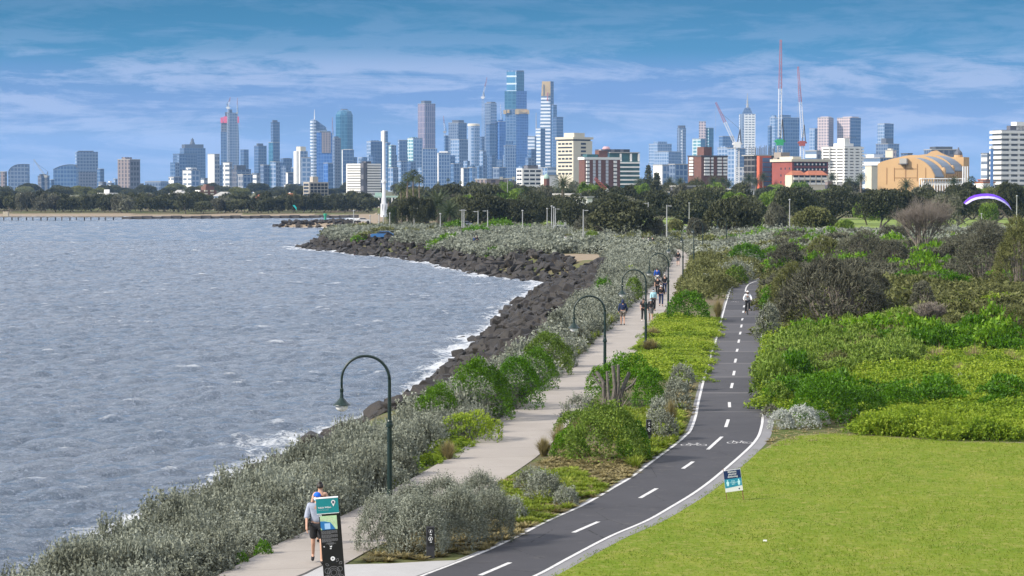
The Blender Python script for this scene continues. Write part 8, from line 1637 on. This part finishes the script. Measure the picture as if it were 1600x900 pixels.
# ------------------------------------------------------------------ cars, paraglider, kites and park furniture
def car(lb, u, D, yaw, col, grp=None, zadd=0.0):
    x = X(u, D); e = empty('car', (x, D, H1(x, D) + zadd), yaw); tag(e, lb, 'car', grp); pm = plain('car_paint_' + lb.split()[0], col, .25, .1, .04); L_, Wd = 2.1, .86
    P = [(-2.1, .35), (2.1, .35), (2.12, .75), (1.95, .88), (1.0, .98), (.35, 1.42), (-1.2, 1.45), (-1.85, 1.0), (-2.1, .92)]; MB().extr(P, -.86, .86).build('body', pm, e)
    MB().extr([(.92, .99), (.38, 1.36), (-1.15, 1.39), (-1.7, 1.02)], -.868, .868).build('side_window', glassd, e); MB()._add([(1.02, -.78, .99), (1.02, .78, .99), (.37, .72, 1.435), (.37, -.72, 1.435)], [(0, 1, 2, 3)]).build('windscreen', glassd, e)
    for wx in (-1.3, 1.3):
        for wy in (-.87, .71): 
            mb = MB(); mb.lathe([(.2, -.001), (.31, 0), (.31, .16), (.2, .161)], 14); mb.xform(Matrix.Translation((wx, wy, .31)) @ Matrix.Rotation(-math.pi / 2, 4, 'X')); w_ = mb.build('wheel', M_tyre, e)
    for wy in (-.6, .6): MB().box(2.08, 2.14, wy - .16, wy + .16, .66, .80).build('headlight', M_wh, e)
    return e
car('blue car parked beyond the heath of the point', 597, 462, math.pi, (.06, .18, .40), None, .2); car('white car parked by the foot of the white tower', 568, 790, 0.2, (.7, .7, .7), None, .6)
for i, (u, D, c_, lb) in enumerate([(712, 520, (.7, .7, .7), 'white car parked under the dark trees left of the lime shrubs'), (728, 525, (.5, .52, .55), 'silver car parked under the dark trees'), (878, 470, (.6, .62, .62), 'pale car behind the tight group of light poles'), (1068, 620, (.08, .08, .09), 'dark car seen between the rounded crowns'), (1080, 622, (.45, .46, .48), 'grey car seen between the rounded crowns'), (1088, 640, (.6, .6, .6), 'light car right of the grey one between the crowns')]): car(lb, u, D, .1 * i, c_, None, .6)
# paraglider wing
D = 470; k = D / FPX; e = empty('paraglider', (X(1543, D), D, Zv(318, D))); tag(e, 'arched purple and lavender paraglider wing low over the park lawn', 'paraglider')
arc = [(1506, 317), (1509, 313.5), (1515, 308.5), (1523, 305), (1533, 303.2), (1543, 302.8), (1553, 304), (1562, 307.5), (1570, 312.5), (1576, 318.5), (1580, 326)]
def wing(name, mat, t0, t1, dy0, dy1):
    mb = MB(); n = len(arc); vs = []
    for i, (u, v) in enumerate(arc):
        w = math.sin(math.pi * (i + .6) / (n + .2)) ** .5; nx_, nz_ = (u - 1543) / 60.0, 1.0; ln = math.hypot(nx_, nz_); nx_, nz_ = nx_ / ln, nz_ / ln
        for t, dy in ((t0, dy0), (t1, dy1), (t1 + .12, dy1 + .15), (t0 + .12, dy0 + .15)): vs.append(((u - 1543) * k - nx_ * t * 1.0 * k * w, dy, (318 - v) * k - nz_ * t * k * w * 1.0))
    fs = []
    for i in range(n - 1):
        for j in range(4): fs.append((i * 4 + j, i * 4 + (j + 1) % 4, (i + 1) * 4 + (j + 1) % 4, (i + 1) * 4 + j))
    mb._add(vs, fs + [(0, 3, 2, 1), tuple((n - 1) * 4 + j for j in range(4))]); return mb.build(name, mat, e)
wing('upper_panel', plain('purple_nylon', (.13, .03, .60), .5), -.4, 3.4, 0, -.7); wing('lower_panel', plain('lavender_nylon', (.50, .44, .74), .5), 3.55, 7.0, -.72, -1.6)
mb = MB(); foot = Vector((X(1516, 457) - X(1543, D), 457 - D, 1.3 + GZ - Zv(318, D)))
for u, v in arc[::2]: mb.tube([((u - 1543) * k, -1.2, (313 - v) * k), foot], .008, 3)
mb.build('line', BLK, e)
# small kites / flags
for nm, lb, u, v, D, col, pts in (('kite', 'small teal kite over the far beach', 460, 325, 1020, (.02, .42, .42), [(-3, 4), (0, 5), (3, 1), (3.5, -4), (0, 1)]), ('beach_flag', 'curved red feather flag among the trees at the far left', 99, 317, 1150, (.65, .03, .03), [(-1, 6), (1, 7), (3, 3), (2.4, -6), (1.8, -6), (1.4, 2)])):
    k2 = D / FPX; e = empty(nm, (X(u, D), D, Zv(v, D))); tag(e, lb, 'kite' if nm == 'kite' else 'flag'); MB().extr([(a * k2, b_ * k2) for a, b_ in pts], 0, .15).build('sail', cloth('sail_' + nm, col), e); MB().tube([(1.8 * k2, .3, 6 * k2), (1.8 * k2, .3, GZ - Zv(v, D))], .04, 4).build('line' if nm == 'kite' else 'pole', BLK, e)
# white posts and fences of the park
D = 470; k = D / FPX; e = empty('white_posts', (X(1200, D), D, H1(X(1200, D), D))); tag(e, 'cluster of tall white posts beside the spreading tree', 'posts')
for i, u in enumerate((1188, 1191.5, 1195, 1198.5, 1204.5, 1208.5)): MB().box((u - 1200) * k - .13, (u - 1200) * k + .13, -.13, .13, 0, (1.75 if i in (1, 2, 3) else 2.05) - .2 * (i == 0)).build('post', stl, e)
e = empty('arched_footbridge', (X(1558, 475), 475, H1(X(1558, 475), 475)), .3); tag(e, 'small arched timber footbridge on the park lawn', 'footbridge'); wd = plain('weathered_timber', (.25, .20, .16), .9)
for yy in (-1, 1):
    mb = MB(); mb.tube([(-3.2 + 6.4 * t, yy, .4 + 1.3 * math.sin(math.pi * t)) for t in np.linspace(0, 1, 12)], .11, 6); mb.tube([(-3.2 + 6.4 * t, yy, 1.1 + 1.3 * math.sin(math.pi * t)) for t in np.linspace(0, 1, 12)], .07, 6); mb.build('railing', wd, e)
    for t in np.linspace(0.04, .96, 12): MB().box(-3.2 + 6.4 * t - .05, -3.2 + 6.4 * t + .05, yy - .05, yy + .05, .4 + 1.3 * math.sin(math.pi * t), 1.1 + 1.3 * math.sin(math.pi * t)).build('baluster', wd, e)
P = [(-3.2 + 6.4 * t, .4 + 1.3 * math.sin(math.pi * t)) for t in np.linspace(0, 1, 12)]; MB().extr(P + [(x_, z_ - .12) for x_, z_ in P[::-1]], -.94, .94).build('deck', wd, e)
e = empty('domed_hut', (X(1416, 455), 455, H1(X(1416, 455), 455))); tag(e, 'small brown domed play hut at the edge of the park lawn', 'hut'); MB().lathe([(1.15, 0), (1.15, .9), (.95, 1.4), (.5, 1.75), (.05, 1.85)], 14).build('shell', plain('hut_brown', (.16, .095, .07), .9), e); MB().box(-.3, .3, -1.18, -1.0, 0, 1.2).build('doorway', BLK, e)
# flat pale rocks in the sandy gap of the wall, litter on the lawn
for i, (u, v, w) in enumerate(((772, 409, 1.0), (868, 404, .7), (905, 406, 1.1))): x, y = G(u, v, 2.6); tag(link('boulder', ROCKS[i + 3], None, (x, y, 2.5), (0, 0, i), (w * 1.6, w * .8, .35)), ('pale flat rock on the far sea wall, leftmost of three', 'pale flat rock beside the sandy gap, middle one of three', 'pale flat rock on the sandy gap, right one of three')[i], 'rock'); bpy.context.scene.objects[-1] if False else None
x, y = G(1195, 849); tag(MB().prism([(-.05, -.03), (.05, -.04), (.06, .03), (-.03, .04)], 0, .03).build('paper_scrap', M_wh, None, (x, y, GZ + .06)), 'scrap of white paper lying on the lawn', 'litter')

# ------------------------------------------------------------------ the air
m, t, o = new_mat('haze'); pv_ = t.nodes.new('ShaderNodeVolumePrincipled'); pv_.inputs['Color'].default_value = (0.36, 0.60, 1.0, 1); pv_.inputs['Density'].default_value = 4.3e-5; pv_.inputs['Anisotropy'].default_value = 0.0
t.links.new(pv_.outputs[0], o.inputs['Volume'])
hz = MB().box(-15500, 15500, -400, 17500, -4.6, 345).build('haze', m); tag(hz, 'thin blue sea haze over the bay and the city', 'haze', None, 'stuff')
